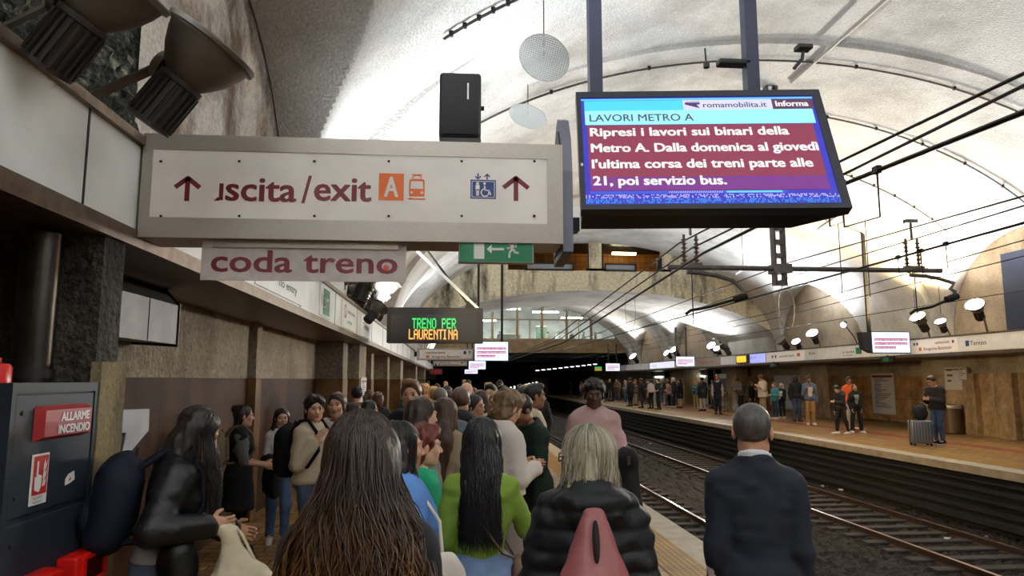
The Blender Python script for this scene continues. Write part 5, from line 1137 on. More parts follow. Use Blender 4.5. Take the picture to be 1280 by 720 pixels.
ARMS = dict(down=((.19, -.04, -1), (.03, .18, -1)), relaxed=((.24, -.1, -1), (-.05, .32, -1)), phone=((.16, .12, -1), (-.42, .9, .18)), phonehi=((.12, .3, -1), (-.45, .8, .65)), mouth=((.1, .35, -.9), (-.42, .38, 1)),
            pocket=((.24, -.20, -1), (-.12, .42, -.9)), cross=((.18, .15, -1), (-.95, .55, .1)), hold=((.12, .18, -1), (-.3, 1, -.25)), back=((.2, -.35, -1), (-.2, -.1, -1)), fwdlow=((.1, .25, -1), (0, .75, -.65)),
            strap=((.2, .0, -1), (-.35, .55, .9)), wide=((.42, -.05, -1), (.15, .25, -1)), out=((.35, .5, -.8), (.1, .9, -.35)))
KB = .93      # body size relative to the head
def kv(*a): return np.array(a, float)*KB
def skeleton(h, sex='m', lean=0, twist=0, side=0, armL='down', armR='down', stance=.09, stride=0, hyaw=0, hpitch=0, htilt=0, build=.90, sit=False):
    s = h/1.70; J = {}
    Rt = rotz(R(twist)) @ roty(R(side)) @ rotx(-R(lean)); P0 = vec(0, 0, .93)
    Uf = lambda p: (Rt @ (np.asarray(p, float)-P0)+P0)*KB
    shw = (.158 if sex == 'm' else .140)*(.6+.4*build)
    J['pel'] = P0*KB; J['waist'] = Uf((0, 0, 1.05)); J['chest'] = Uf((0, 0, 1.27)); J['neck'] = Uf((0, -.012, 1.425)); J['nt'] = Uf((0, .012, 1.50))
    Rh = Rt @ rotx(R(lean)*.75) @ rotz(R(hyaw)) @ rotx(-R(hpitch)) @ roty(R(htilt))
    J['Rh'] = Rh; J['head'] = J['nt']+Rh @ vec(0, .016, .083)
    for sd, q in ((1, 'R'), (-1, 'L')):
        J['hip'+q] = vec(sd*.085, 0, .90); st = stride*(1 if sd > 0 else -1)
        J['ank'+q] = vec(sd*stance, st*.22-.02, .085); J['knee'+q] = vec(sd*(.09+stance)/2, st*.13+.035, .49)
        if sit: J['knee'+q] = vec(sd*.12, .42, .92); J['ank'+q] = vec(sd*.13, .44, .50)
        for q_ in ('hip', 'knee', 'ank'): J[q_+q] = J[q_+q]*KB
        J['ank'+q][2] = .085; J['toe'+q] = J['ank'+q]+vec(sd*.035, .155, -.052)
        sh = Uf((sd*shw, -.005, 1.350)); J['sh'+q] = sh
        arm = armR if sd > 0 else armL; ua, fa = ARMS[arm] if isinstance(arm, str) else arm[:2]
        m = lambda v: (rotz(R(twist)) @ vec(v[0]*sd, v[1], v[2]))
        J['el'+q] = sh+nrm(m(ua))*.262; J['wr'+q] = J['el'+q]+nrm(m(fa))*.232; J['fd'+q] = nrm(m(fa))
    J['Rt'] = Rt; J['U'] = Uf; J['s'] = s; J['sex'] = sex; J['b'] = build
    return J
def bounds(J, lo=(-.45, -.45, -.02), hi=(.45, .45, 1.8)):
    p = np.array([v for k, v in J.items() if k[:2] in ('pe', 'wa', 'ch', 'ne', 'he', 'hi', 'kn', 'an', 'to', 'sh', 'el', 'wr') and isinstance(v, np.ndarray) and v.shape == (3,)])
    return p.min(0)-.30, p.max(0)+.30
def torso(f, J, o=0.0, fac=1.0, hips=True):
    U = J['U']; M = J['Rt']; b = J['b']; fem = J['sex'] == 'f'; q = lambda r: r*b*fac+o
    f.cap(U((-.055, 0, 1.27)), U((.055, 0, 1.27)), q(.100 if fem else .112), k=.04, sc=(1, .86, 1.15), M=M)
    f.cap(U((0, .0, 1.0)), U((0, 0, 1.16)), q(.092 if fem else .106), k=.06, sc=(1.14, .92, 1), M=M)
    f.cap(J['shL'], J['shR'], q(.046), k=.05)
    for e in 'LR': f.cap(J['sh'+e]+(J['neck']-J['sh'+e])*.2, J['neck']+vec(0, 0, .01), q(.040), q(.048), k=.04)
    f.cap(U((0, -.025, 1.32)), U((0, -.02, 1.38)), q(.078), k=.04, sc=(1.3, .85, 1), M=M)
    if fem:
        for sd in (-1, 1): f.ell(U((sd*.062, .072, 1.235)), np.array((.056, .048, .056))*b+o, k=.05, M=M)
    if hips:
        f.cap(kv(-.062, 0, .93), kv(.062, 0, .93), q(.102 if fem else .094), k=.05, sc=(1.05, .95, 1))
        for sd in (-1, 1): f.ell(kv(sd*.068, -.050, .89), np.array((.080, .070, .085))*b+o, k=.05)
def legs(f, J, o=0.0, fac=1.0, knee=1.0, ankle=1.0, to=1.0):
    b = J['b']
    for e in 'LR':
        h_, k_, a_ = J['hip'+e], J['knee'+e], J['ank'+e]
        f.cap(h_, k_, .080*b*fac+o, .054*fac*knee+o, k=.03)
        a2 = k_+(a_-k_)*to
        f.cap(k_, a2, .053*fac*knee+o, (.053+(.035-.053)*to)*fac*ankle+o, k=.03)
        if ankle < 1.2: f.ell(k_+(a_-k_)*.3+vec(0, -.022, 0), np.array((.05, .05, .11))*fac+o, k=.03)
def arms(f, J, o=0.0, fac=1.0, to=1.0, which='LR', wrist=1.0):
    b = (.5+.5*J['b'])*fac
    for e in which:
        S, E, W = J['sh'+e], J['el'+e], J['wr'+e]
        t1 = min(to/.55, 1); f.cap(S, S+(E-S)*t1, .046*b+o, (.046+(.038-.046)*t1)*b+o, k=.025)
        if to > .55:
            t2 = (to-.55)/.45; f.cap(E, E+(W-E)*t2, .038*b+o, (.038+(.027*wrist-.038)*t2)*b+o, k=.012)
def hand_vq(J, e, h, curl=.5, s=1.0, axis=None):
    """palm, four bent fingers of unequal length and a thumb from the side of the palm"""
    W = J['wr'+e]; d = J['fd'+e] if axis is None else nrm(axis); sd = 1 if e == 'R' else -1
    inward = vec(-sd, .15, 0); n = nrm(inward-d*(inward @ d))      # palm faces the body
    u = np.cross(n, d)*sd; u = nrm(u)
    if u @ vec(0, 1, .3) < 0: u = -u                               # thumb side forward
    f = SDF(W-.16, W+.2, h)
    f.cap(W-d*.02, W+d*.02, .026, .027, k=.01)
    pc = W+d*.055; M = np.stack([u, n, d], 1); f.ell(pc, (.040, .017, .052), k=.012, M=M)
    for i, (off, L) in enumerate(((.028, .068), (.010, .078), (-.009, .073), (-.027, .058))):
        p = W+d*.092+u*off; dirv = d; r = .0088-.0006*(i == 3)
        for j, fr in enumerate((.46, .30, .24)):
            a = curl*(.55+.5*j); dn = nrm(d*math.cos(a)+n*math.sin(a)); p2 = p+dn*L*fr*1.1; f.cap(p, p2, r, r-.0007, k=.003); p = p2; r -= .0007
    p = W+d*.03+u*.03+n*.006; dn = nrm(d*.62+u*.72+n*.25); p2 = p+dn*.038; f.cap(p-dn*.01, p2, .012, .010, k=.012); dn = nrm(d*.9+u*.25+n*.35*(1+curl)); f.cap(p2, p2+dn*.032, .010, .008, k=.004)
    return f.mesh()
def head_sdf(f, T, M, sex='m', fine=True):
    """T maps head-local points to the person frame"""
    E = lambda c, r, **k: f.ell(T(c), r, M=M, **k)
    K = lambda a, b, ra, rb=None, **k: f.cap(T(a), T(b), ra, rb, **k)
    jw = 1.0 if sex == 'm' else .93
    E((0, -.014, .035), (.074, .094, .083), k=.0); E((0, .022, -.03), (.058*jw, .068, .080), k=.03); E((0, .055, -.092), (.024*jw, .022, .020), k=.03)
    for s in (-1, 1):
        E((s*.042*jw, .012, -.066), (.024, .032, .030), k=.025); E((s*.036, .058, -.02), (.024, .022, .024), k=.02)
        if fine: E((s*.031, .100, .006), (.019, .018, .014), k=.012, op='sub')
        E((s*.078, -.008, -.004), (.010, .021, .031), k=.006)
    K((0, .082, .014), (0, .103, -.026), .0070, .0105, k=.012)
    if fine:
        K((-.034, .078, .024), (.034, .078, .024), .012, k=.012)
        for s in (-1, 1): E((s*.0105, .095, -.030), (.008, .009, .007), k=.006)
        K((-.017, .0785, -.0555), (.017, .0785, -.0555), .0058, k=.004); K((-.014, .0785, -.0645), (.014, .0785, -.0645), .0064, k=.004)
HAIRC = {}
def hair_sdf(style, J, h, seed=0, vol=1.0):
    Hc = J['head']; Rh = J['Rh']; T = lambda p: Hc+Rh @ np.asarray(p, float); M = Rh; dn = lambda p, q: None
    lo = Hc-vec(.26, .28, .70 if style in ('long', 'longback', 'pony') else .24); hi = Hc+vec(.26, .26, .25)
    f = SDF(lo, hi, h); v = vol
    E = lambda c, r, **k: f.ell(T(c), r, M=M, **k)
    face = lambda a=.052, tilt=.55: f.cut(T((0, a, .0)), Rh @ nrm((0, 1, -tilt)))
    Wz = vec(0, 0, -1)
    if style in ('short', 'crop', 'fade'):
        g = {'short': 1.0, 'crop': .4, 'fade': .7}[style]*.012*v; E((0, -.016, .038), (.076+g, .096+g, .085+g*1.4), k=0)
        if style != 'crop': E((0, .045, .095), (.058, .045, .032+g), k=.02)
        f.cut(T((0, .058, .045)), Rh @ nrm((0, 1, -.55)), .01); f.cut(T((0, -.02, -.058)), Rh @ nrm((0, .45, -1)), .015)
        f.noise(.004 if style != 'crop' else .0022, 60 if style != 'crop' else 110, seed)
    elif style == 'afro':
        E((0, -.02, .06), (.112*v, .118*v, .105*v), k=0); f.cut(T((0, .062, .045)), Rh @ nrm((0, 1, -.75)), .02); f.cut(T((0, 0, -.045)), Rh @ nrm((0, .3, -1)), .03); f.noise(.014, 48, seed, oct=2)
    elif style == 'curly':
        E((0, -.02, .048), (.096*v, .112*v, .098*v), k=0); E((0, .05, .085), (.066, .052, .04), k=.03); E((0, -.05, -.05), (.085*v, .07, .08), k=.04)
        f.cut(T((0, .064, .04)), Rh @ nrm((0, 1, -.6)), .02); f.noise(.013, 34, seed, oct=2)
    elif style in ('bob', 'long', 'longback', 'pony', 'bun'):
        E((0, -.018, .040), (.086*v, .104, .092), k=0)
        f.cut(T((0, .066, .05)), Rh @ nrm((0, 1, -.62)), .012)
        L = {'bob': .13, 'long': .40, 'longback': .52, 'pony': .04, 'bun': .03}[style]
        back = T((0, -.055, .0)); nb = J['neck']+J['Rt'] @ vec(0, -.115, -.02)
        f.cap(T((0, -.045, .02)), T((0, -.06, -.07)), .086*v, .080*v, k=.03, sc=(1, .62, 1), M=M)
        if style != 'pony' and style != 'bun':
            f.cap(T((0, -.06, -.06)), (T((0, -.06, -.13)) if style == 'bob' else nb), .086*v, .088*v, k=.04, sc=(1, .5, 1), M=M)
            for s in (-1, 1):
                f.cap(T((s*.068, -.012, .03)), T((s*.078, -.012, -.08)), .022*v, .024*v, k=.025); f.cap(T((s*.078, -.012, -.08)), (T((s*.08, -.02, -.14)) if style == 'bob' else J['neck']+J['Rt'] @ vec(s*.10, .02, -.06)), .024*v, .03*v, k=.02)
        if L > .3:
            e = nb+vec(0, -.015, -(L-.2)); f.cap(nb, e, .095*v, .06*v, k=.04, sc=(1.1, .38, 1))
            if style == 'long':
                for s in (-1, 1): p = J['neck']+J['Rt'] @ vec(s*.10, .03, -.06); f.cap(p, p+vec(s*.01, .055, -.18), .032*v, .018*v, k=.02)
        if style == 'pony':
            f.cap(T((0, -.105, .04)), T((0, -.14, .0)), .03, .036, k=.02); f.cap(T((0, -.14, .0)), T((0, -.14, 0))+vec(0, -.02, -.26)*1.0, .036, .016, k=.02)
        if style == 'bun': E((0, -.10, .085), (.042, .042, .042), k=.01)
        f.noise(.006, 26, seed, st=(1.6, 1.6, .35), oct=2)
    return f.mesh()
def top_sdf(J, o, h, hem=.90, sleeve=1.0, flare=0.0, neckr=.060, collar=0, hood=False, puff=0, folds=.006, seed=0, boxy=0.0, wrist=1.0, drop=0.0):
    hem *= KB; lo, hi = bounds(J); lo[2] = min(hem-.06, lo[2] if sleeve else 9, *( [J['wrL'][2]-.1, J['wrR'][2]-.1] if sleeve else [9])) if sleeve else hem-.06; lo[2] = max(lo[2], min(hem-.06, J['wrL'][2]-.1, J['wrR'][2]-.1)); f = SDF(lo, hi, h)
    torso(f, J, o, 1.0, hips=hem < .98*KB)
    U = J['U']; bw = .110*J['b']
    if boxy: f.cap(U((0, 0, 1.27)), U((0, 0, max(hem/KB, .86))), bw+o+boxy*.5, bw+o+boxy, k=.05, sc=(1.12, .84, 1), M=J['Rt'])
    if hem < .80*KB:
        f.cap(kv(-.05, 0, .93), vec(-.05, 0, hem-.05), .125*J['b']+o, .13*J['b']+o+flare, k=.05, sc=(1, .95, 1)); f.cap(kv(.05, 0, .93), vec(.05, 0, hem-.05), .125*J['b']+o, .13*J['b']+o+flare, k=.05, sc=(1, .95, 1))
    f.cut((0, 0, hem), (0, 0, -1), .006)
    if sleeve > 0: arms(f, J, o+.002, 1.02, sleeve, wrist=wrist)
    M = J['Rt']
    if collar:
        f.cap(J['neck']+M @ vec(0, 0, -.03), J['neck']+M @ vec(0, .006, collar), .070+o*.4, .072+o*.3, k=.02)
        f.cut(J['neck']+M @ vec(0, 0, collar), M @ vec(0, .35, 1))
    if hood: f.ell(J['neck']+M @ vec(0, -.085, .0), (.13, .075, .075), k=.03, M=M); f.ell(J['neck']+M @ vec(0, -.02, .04), (.10, .10, .04), k=.03, M=M)
    f.cap(J['neck']+M @ vec(0, .0, -.02), J['nt']+M @ vec(0, .01, .2), neckr, neckr+.012, k=.008, op='sub')
    if puff:
        f.wave(-puff, math.pi/.075); f.noise(.004, 30, seed, oct=2)
    if folds: f.noise(folds, 9, seed, st=(1, 1, 1.5)); f.noise(folds*.6, 22, seed+1, st=(.7, .7, 1.5))
    return f.mesh()
def bottom_sdf(J, o, h, kind='trousers', waist=.985, hem=.055, loose=1.0, folds=.005, seed=0):
    hem = hem*KB if hem > .2 else hem; lo, hi = bounds(J); lo[2] = hem-.04; hi[2] = waist*KB+.10; f = SDF(lo, hi, h)
    b = J['b']; fem = J['sex'] == 'f'
    f.cap(kv(-.062, 0, .93), kv(.062, 0, .93), (.102 if fem else .094)*b+o, k=.05, sc=(1.05, .95, 1)); f.cap(J['pel']+vec(0, 0, .0), J['U']((0, 0, 1.05)), .100*b+o, .096*b+o, k=.05, sc=(1.12, .92, 1))
    for sd in (-1, 1): f.ell(kv(sd*.068, -.050, .89), np.array((.080, .070, .085))*b+o, k=.05)
    if kind == 'skirt':
        for sd in (-.05, .05): f.cap(kv(sd, 0, .93), vec(sd*1.5, .02, hem-.05), .12*b+o, .13*b+o+.06*loose, k=.08)
    elif kind == 'shorts': legs(f, J, o+.012, 1.05, 1.25, 1.3, to=.05)
    else: legs(f, J, o, 1.0*1, 1.0+.35*(loose-1)*2, 1.0+(loose-1)*2.2)
    if folds: f.noise(folds, 12, seed, st=(1, 1, .8)); f.noise(folds*.6, 30, seed+2, st=(.6, .6, 1.4))
    f.cut(J['U']((0, 0, waist)), J['Rt'] @ vec(0, 0, 1), .004); f.cut((0, 0, hem), (0, 0, -1), .004)
    return f.mesh()
def shoe_sdf(J, e, h):
    a, t = J['ank'+e], J['toe'+e]; f = SDF(np.minimum(a, t)-.13, np.maximum(a, t)+.14, h); z0 = a[2]-.085; hl = a+vec(0, -.035, -.04)
    f.cap(hl, t+vec(0, .02, .0), .040, .036, k=.02, sc=(1, 1, 1)); f.cap(a+vec(0, -.01, 0), a+vec(0, 0, -.03), .044, .042, k=.03); f.cap(hl+vec(0, 0, -.03), t+vec(0, .03, -.025), .043, .043, k=.01, sc=(1, 1, .45))
    f.cut((0, 0, z0+.004), (0, 0, -1)); f.cut((0, 0, z0+.15), (0, 0, 1)); return f.mesh()

PEOPLE = []
def person(label, px, py, Y, head, skin=(196, 150, 122), sex='m', hair=('short', (40, 30, 24)), top=None, bot=None, shoe=(30, 30, 32), lod=2, group=None,
           layer=None, face=True, floor=0.0, X=None, hgt=None, seed=None, strands=None, sole=None, hvol=1.0, hands=True, curl=.5, inner=None, name='person', brow=None, **pose):
    """px, py: crown of the head in the photograph; Y: distance along the platform; head: facing in degrees, 0 = away from the viewer, 90 = towards the wall, -90 = towards the tracks"""
    seed = len(PEOPLE) if seed is None else seed
    p = atY(px, py, Y) if X is None else Vector((X, Y, hgt))
    J = skeleton(1.7, sex, **pose); topz = (J['head']+J['Rh'] @ vec(0, -.01, .122))[2]
    s = (p.z-floor)/(topz+.008); h0 = {0: .034, 1: .022, 2: .014, 3: .0095}[lod]/max(s, .5)
    sm = skinm(skin); a = R(head); hx = (rotz(a) @ J['head'])*s
    loc = (p.x-hx[0], p.y-hx[1]*1.0, floor)
    # body: one skin, with head and hands meshed more finely
    lo, hi = bounds(J); f = SDF(lo, hi, h0*1.15 if lod < 3 else h0*1.3)
    torso(f, J, 0, .86); legs(f, J, 0, .86); arms(f, J, 0, .9)
    for e in 'LR': f.cap(J['ank'+e], J['toe'+e], .03, .022, k=.02)
    f.cap(J['neck']-vec(0, 0, .03), J['nt']+(J['head']-J['nt'])*.5, .050 if sex == 'm' else .044, .048 if sex == 'm' else .042, k=.02)
    T = lambda q: J['head']+J['Rh'] @ np.asarray(q, float)
    parts = []
    if lod >= 1:
        fh = SDF(J['head']-.16, J['head']+.16, {1: .011, 2: .0065, 3: .0048}[lod]); head_sdf(fh, T, J['Rh'], sex); fh.cap(T((0, -.02, -.05)), J['nt'], .048 if sex == 'm' else .042, k=.02); hv = fh.mesh(); parts.append(hv)
    else: head_sdf(f, T, J['Rh'], sex, False)
    if hands and lod >= 1:
        for e in 'LR': parts.append(hand_vq(J, e, {1: .0085, 2: .005, 3: .004}[lod], curl))
    elif lod == 0:
        for e in 'LR': f.cap(J['wr'+e], J['wr'+e]+J['fd'+e]*.12, .028, .02, k=.02)
    V, Q = joinVQ([f.mesh()]+parts); cen = V[Q].mean(1); loc_h = (cen-J['head']) @ J['Rh']
    mi = np.zeros(len(Q), int)
    if lod >= 1:
        lips = (np.abs(loc_h[:, 0]) < .022) & (loc_h[:, 2] < -.050) & (loc_h[:, 2] > -.0705) & (loc_h[:, 1] > .076); mi[lips] = 1
    lipc = tuple(int(c*k) for c, k in zip(skin, (.82, .62, .62)))
    o = mkobj(name, (V, Q), [sm, mat('lips_%d_%d_%d' % lipc, rgb(*lipc), .4)], midx=mi); o.location = loc; o.rotation_euler = (0, 0, a); o.scale = (s, s, s)
    tag(o, label, 'person', group)
    if lod >= 1 and face:
        for sd in (-1, 1):
            mb = MB(); mb.lathe([(.0001, -.0115), (.006, -.0098), (.0105, -.005), (.0115, 0), (.0105, .005), (.0088, .0074)], T((sd*.030, .0765, .008)), J['Rh'] @ vec(sd*.08, 1, 0), 12); mb.mi = 1
            mb.lathe([(.0088, .0074), (.0062, .0098), (.0001, .0116)], T((sd*.030, .0765, .008)), J['Rh'] @ vec(sd*.08, 1, 0), 12); mb.build('eye', [mat('eye_white', rgb(206, 200, 194), .3), mat('iris_dark', rgb(38, 26, 20), .2)], o, smooth=60)
            b = MB().tube([T((sd*.014, .093, .028)), T((sd*.030, .091, .033)), T((sd*.046, .078, .028))], [.0035, .004, .002], 6); b.build('eyebrow', hairm(brow or hair[1]), o, smooth=60)
    hs = h0*.75 if lod < 3 else .0085
    if hair and hair[0] != 'bald':
        if strands: make_strands(J, o, T, strands, hair, seed)
        mkobj('hair', hair_sdf('bob' if strands else hair[0], J, hs, seed, hvol*(.97 if strands else 1)), hairm(hair[1], hair[2] if len(hair) > 2 else None), o)
    if top:
        k = dict(top); c = k.pop('c'); kind = k.pop('kind', 'cloth'); nm = k.pop('name', 'top'); oo = k.pop('o', .020)
        mkobj(nm, top_sdf(J, oo, h0, seed=seed, **k), clothm(c, kind), o)
    if layer:
        k = dict(layer); c = k.pop('c'); kind = k.pop('kind', 'cloth'); nm = k.pop('name', 'jacket'); oo = k.pop('o', .032)
        mkobj(nm, top_sdf(J, oo, h0, seed=seed+5, **k), clothm(c, kind), o)
    if inner:   # shirt front showing in an open jacket
        c, wd = inner; lo, hi = bounds(J); lo[2] = .88; fi = SDF(lo, hi, h0); torso(fi, J, (layer or top).get('o', .032)+.012, 1.0, False)
        M = J['Rt']; fi.cut(J['chest']+M @ vec(wd, 0, 0), M @ vec(1, 0, -.12)); fi.cut(J['chest']+M @ vec(-wd, 0, 0), M @ vec(-1, 0, -.12)); fi.cut(J['chest']+M @ vec(0, .03, 0), M @ vec(0, -1, 0)); fi.cut((0, 0, .93), (0, 0, -1)); fi.cut(J['neck']+M @ vec(0, 0, -.02), M @ vec(0, .5, 1))
        mkobj('shirt_front', fi.mesh(), clothm(c), o)
    if bot:
        k = dict(bot); c = k.pop('c'); kind = k.pop('kind', 'trousers'); mk = k.pop('mat', 'cloth'); nm = k.pop('name', {'skirt': 'skirt', 'shorts': 'shorts'}.get(kind, 'trousers')); oo = k.pop('o', .008)
        mkobj(nm, bottom_sdf(J, oo, h0, kind, seed=seed+3, **k), clothm(c, mk), o)
    if shoe:
        for e in 'LR':
            v, q = shoe_sdf(J, e, h0*.7); z = v[q].mean(1)[:, 2]; mkobj('shoe', (v, q), [clothm(shoe, 'nylon'), mat('white_sole', rgb(214, 210, 204), .6) if sole else mat('dark_sole', rgb(22, 22, 22), .8)], o, (z < J['ank'+e][2]-.085+.028).astype(int))
    o['_'] = 1; del o['_']
    PEOPLE.append((o, J, s)); return o, J, s
def world_of(P, q):
    """person-local point to world"""
    o, J, s = P; return Vector((rotz(o.rotation_euler.z) @ (np.asarray(q, float)*s)))+o.location

def make_strands(J, o, T, st, hair, seed):
    """hair drawn as many fine tapering locks, one mesh"""
    rng = np.random.default_rng(seed+77); n = st.get('n', 900); seg = st.get('seg', 16); Ls = st['L']; phi0 = st.get('phi0', .75); wv = st.get('wave', .006); wf = st.get('wf', 24); sp = st.get('spread', .5); rad = st.get('r', .0022); yb = st.get('yb', .05); part = st.get('part', .012)
    rx, ry, rz = (np.array((.083, .102, .090))*st.get('vol', 1.0)); cz = .040; cy = -.018; front = st.get('front', 0.0)
    Rh = J['Rh']; Hc = J['head']; down = Rh.T @ vec(0, 0, -1); bk = Rh.T @ (J['Rt'] @ vec(0, -1, 0))
    phi = rng.uniform(phi0, 2*math.pi-phi0, n); th0 = rng.uniform(.02, .9, n)**1.0; lay = rng.uniform(.93, 1.06, n); Lf = Ls*rng.uniform(.78, 1.03, n)
    the = 1.75; up = rz*(the)*.95
    tot = up+Lf; pts = np.zeros((n, seg, 3)); ph1 = rng.uniform(0, 6.28, n); ph2 = rng.uniform(0, 6.28, n); wa = wv*rng.uniform(.5, 1.5, n)
    for j in range(seg):
        u = j/(seg-1)*tot; th = np.minimum(th0+u/(rz), the); du = np.maximum(u-(the-th0)*rz, 0)
        x = rx*lay*np.sin(th)*np.sin(phi); y = cy+ry*lay*np.sin(th)*np.cos(phi); z = cz+rz*lay*np.cos(th)
        sgn = np.sign(np.sin(phi)); x = x+sgn*part*(1-np.sin(th))*0
        k = np.clip(du/.18, 0, 1); x = x*(1+sp*k*np.clip(du/.35, 0, 1.4)); y = y*(1-.15*k)
        wob = wa*np.clip(du/.1, 0, 1.6); x = x+wob*np.sin(wf*du+ph1); y = y+wob*np.cos(wf*du*.9+ph2)
        fr = np.clip(np.cos(phi), -1, 1); kk = np.clip((u-rz*.9)/.30, 0, 1); yshift = np.where(fr < .25, yb, -front)*kk*kk*(3-2*kk)
        P = np.stack([x, y, z], 1); P = P+down[None, :]*du[:, None]+bk[None, :]*yshift[:, None]
        pts[:, j] = P
    pts = pts @ Rh.T+Hc
    ns = 3; t = np.linspace(0, 1, seg); rr = rad*(1-.75*t**3)*(.6+.4*np.minimum(t*6, 1))
    tan = np.gradient(pts, axis=1); tan /= np.linalg.norm(tan, axis=2, keepdims=True)+1e-9
    ref = np.broadcast_to(vec(.31, .77, .55), tan.shape); A = np.cross(tan, ref); A /= np.linalg.norm(A, axis=2, keepdims=True)+1e-9; B = np.cross(tan, A)
    rs = rr[None, :, None]*rng.uniform(.7, 1.3, (n, 1, 1))
    V = np.stack([pts+A*rs*math.cos(2*math.pi*q/ns)+B*rs*math.sin(2*math.pi*q/ns)*.8 for q in range(ns)], 2).reshape(-1, 3)
    i = np.arange(n)[:, None, None]*seg*ns; j = np.arange(seg-1)[None, :, None]*ns; q = np.arange(ns)[None, None, :]; q2 = (q+1) % ns
    Q = np.stack([i+j+q, i+j+q2, i+j+ns+q2, i+j+ns+q], -1).reshape(-1, 4)
    c2 = hair[2] if len(hair) > 2 else tuple(min(255, int(v*1.7+10)) for v in hair[1])
    ob = mkobj('hair_strands', (V, Q), strandm(hair[1], c2, st.get('tip'), J['head'][2]-.55, J['head'][2]-.05), o); ob['kind'] = 'stuff'
# ------------------------------------------------------------------ bags and carried things
def carried(P, name, label, cat, group=None):
    o, J, s = P; t = thing(name, label, cat, o.location, (0, 0, o.rotation_euler.z), group); t.scale = (s, s, s); return t
def backpack(P, label, c, size=(.28, .15, .42), dz=-.20, dy=-.10, kind='nylon', front=False, straps=True, strapc=None, h=.012):
    o, J, s = P; t = carried(P, 'backpack', label, 'backpack'); M = J['Rt']; sg = 1 if front else -1; cpt = J['neck']+M @ vec(0, sg*(.13+size[1]/2)+0*dy, dz); w_, d_, h_ = size
    f = SDF(cpt-.36, cpt+.36, h); 
    for k in (-1, 0, 1): f.ell(cpt+M @ vec(0, 0, k*h_*.2), (w_*.52, d_*.52, h_*.33), k=.05, M=M)
    for sx in (-1, 1): f.cap(cpt+M @ vec(sx*w_*.28, 0, -h_*.30), cpt+M @ vec(sx*w_*.28, 0, h_*.24), d_*.42, k=.05, M=M)
    f.noise(.006, 10, 3, oct=2); mkobj('body', f.mesh(), clothm(c, kind), t)
    f = SDF(cpt-.36, cpt+.36, h); pc = cpt+M @ vec(0, sg*d_*.48, -h_*.16); f.ell(pc, (w_*.38, d_*.24, h_*.24), k=.02, M=M); f.noise(.004, 14, 5); mkobj('front_pocket', f.mesh(), clothm(c, kind), t)
    sc = strapc or tuple(int(v*.7) for v in c)
    if straps:
        for e in 'LR':
            S = J['sh'+e]+(J['neck']-J['sh'+e])*.35; r = .016; up = S+M @ vec(0, 0, .105)
            MB().tube([cpt+M @ vec((.09 if e == 'R' else -.09), -sg*d_*.3, h_*.34), up+M @ vec(0, sg*.06, -.01), up+M @ vec(0, -sg*.03, .0), up+M @ vec(0, -sg*.125, -.10), S+M @ vec(.0, -sg*.155, -.16), S+M @ vec(.05 if e == 'R' else -.05, -sg*.08, -.30), cpt+M @ vec((.11 if e == 'R' else -.11), -sg*d_*.3, -h_*.36)], r, 8).build('strap', clothm(sc, kind), t, smooth=60)
    MB().tube([cpt+M @ vec(-.03, -sg*d_*.2, h_*.47), cpt+M @ vec(0, -sg*d_*.2, h_*.55), cpt+M @ vec(.03, -sg*d_*.2, h_*.47)], .008, 8).build('grab_handle', clothm(sc, kind), t, smooth=60)
    return t
def strap_over(P, c, side=1, hipz=.95, r=.010, parent=None, name='strap', out=.0, y=.02):
    """crossbody strap from one shoulder round to the other hip"""
    o, J, s = P; M = J['Rt']; S = J['shL' if side > 0 else 'shR']; S = S+(J['neck']-S)*.45
    b = .155+out; pts = [kv(side*b, y-.02, hipz), kv(side*.12, -.125-out, 1.05), kv(0, -.145-out, 1.22), S+M @ vec(0, -.10-out, .02), S+M @ vec(0, 0, .085+out), S+M @ vec(0, .10+out, .0), kv(0, .15+out, 1.2), kv(side*.12, .13+out, 1.05), kv(side*b, y+.03, hipz)]
    return MB().tube(pts, r, 8).build(name, clothm(c, 'leather'), parent, smooth=60)
def pouch(name, label, cat, P, ctr, size, c, kind='cloth', h=.010, strap=None, group=None, noise=.006):
    t = carried(P, name, label, cat, group); ctr = kv(*ctr); f = SDF(ctr-.3, ctr+.3, h); w_, d_, h_ = size
    for a in (-.5, .5): f.cap(ctr+vec(a*w_*.7, 0, -h_*.32), ctr+vec(a*w_*.55, 0, h_*.36), max(d_*.5, .03), k=.04); 
    f.ell(ctr, (w_*.5, d_*.5, h_*.5), k=.05); f.noise(noise, 12, 4, oct=2); mkobj('body', f.mesh(), clothm(c, kind), t); return t
def glasses(P, c=(24, 20, 20), up=0.0):
    o, J, s = P; T = lambda q: J['head']+J['Rh'] @ np.asarray(q, float); mb = MB(); z0 = .008+up; y0 = .101 if not up else .082
    for sd in (-1, 1):
        mb.tube([T((sd*.032+.021*math.cos(a), y0-.012*abs(math.cos(a))*(sd*math.cos(a) > 0), z0+.016*math.sin(a))) for a in np.linspace(0, 2*math.pi, 17)], .0028, 6)
        mb.tube([T((sd*.053, y0-.012, z0+.004)), T((sd*.078, y0-.05, z0+.008)), T((sd*.084, -.005, z0+.004))], .0026, 6)
    mb.tube([T((-.011, y0, z0+.004)), T((.011, y0, z0+.004))], .0026, 6)
    mb.build('glasses', mat('glasses_frame', rgb(*c), .3), o, smooth=60)

# ------------------------------------------------------------------ people near the viewer
FAIR, TAN, BRN, DRK, PALE = (206, 160, 132), (186, 138, 108), (150, 104, 78), (84, 58, 46), (216, 176, 152)
BLK, DBR, MBR = (24, 20, 20), (46, 32, 24), (84, 58, 38)
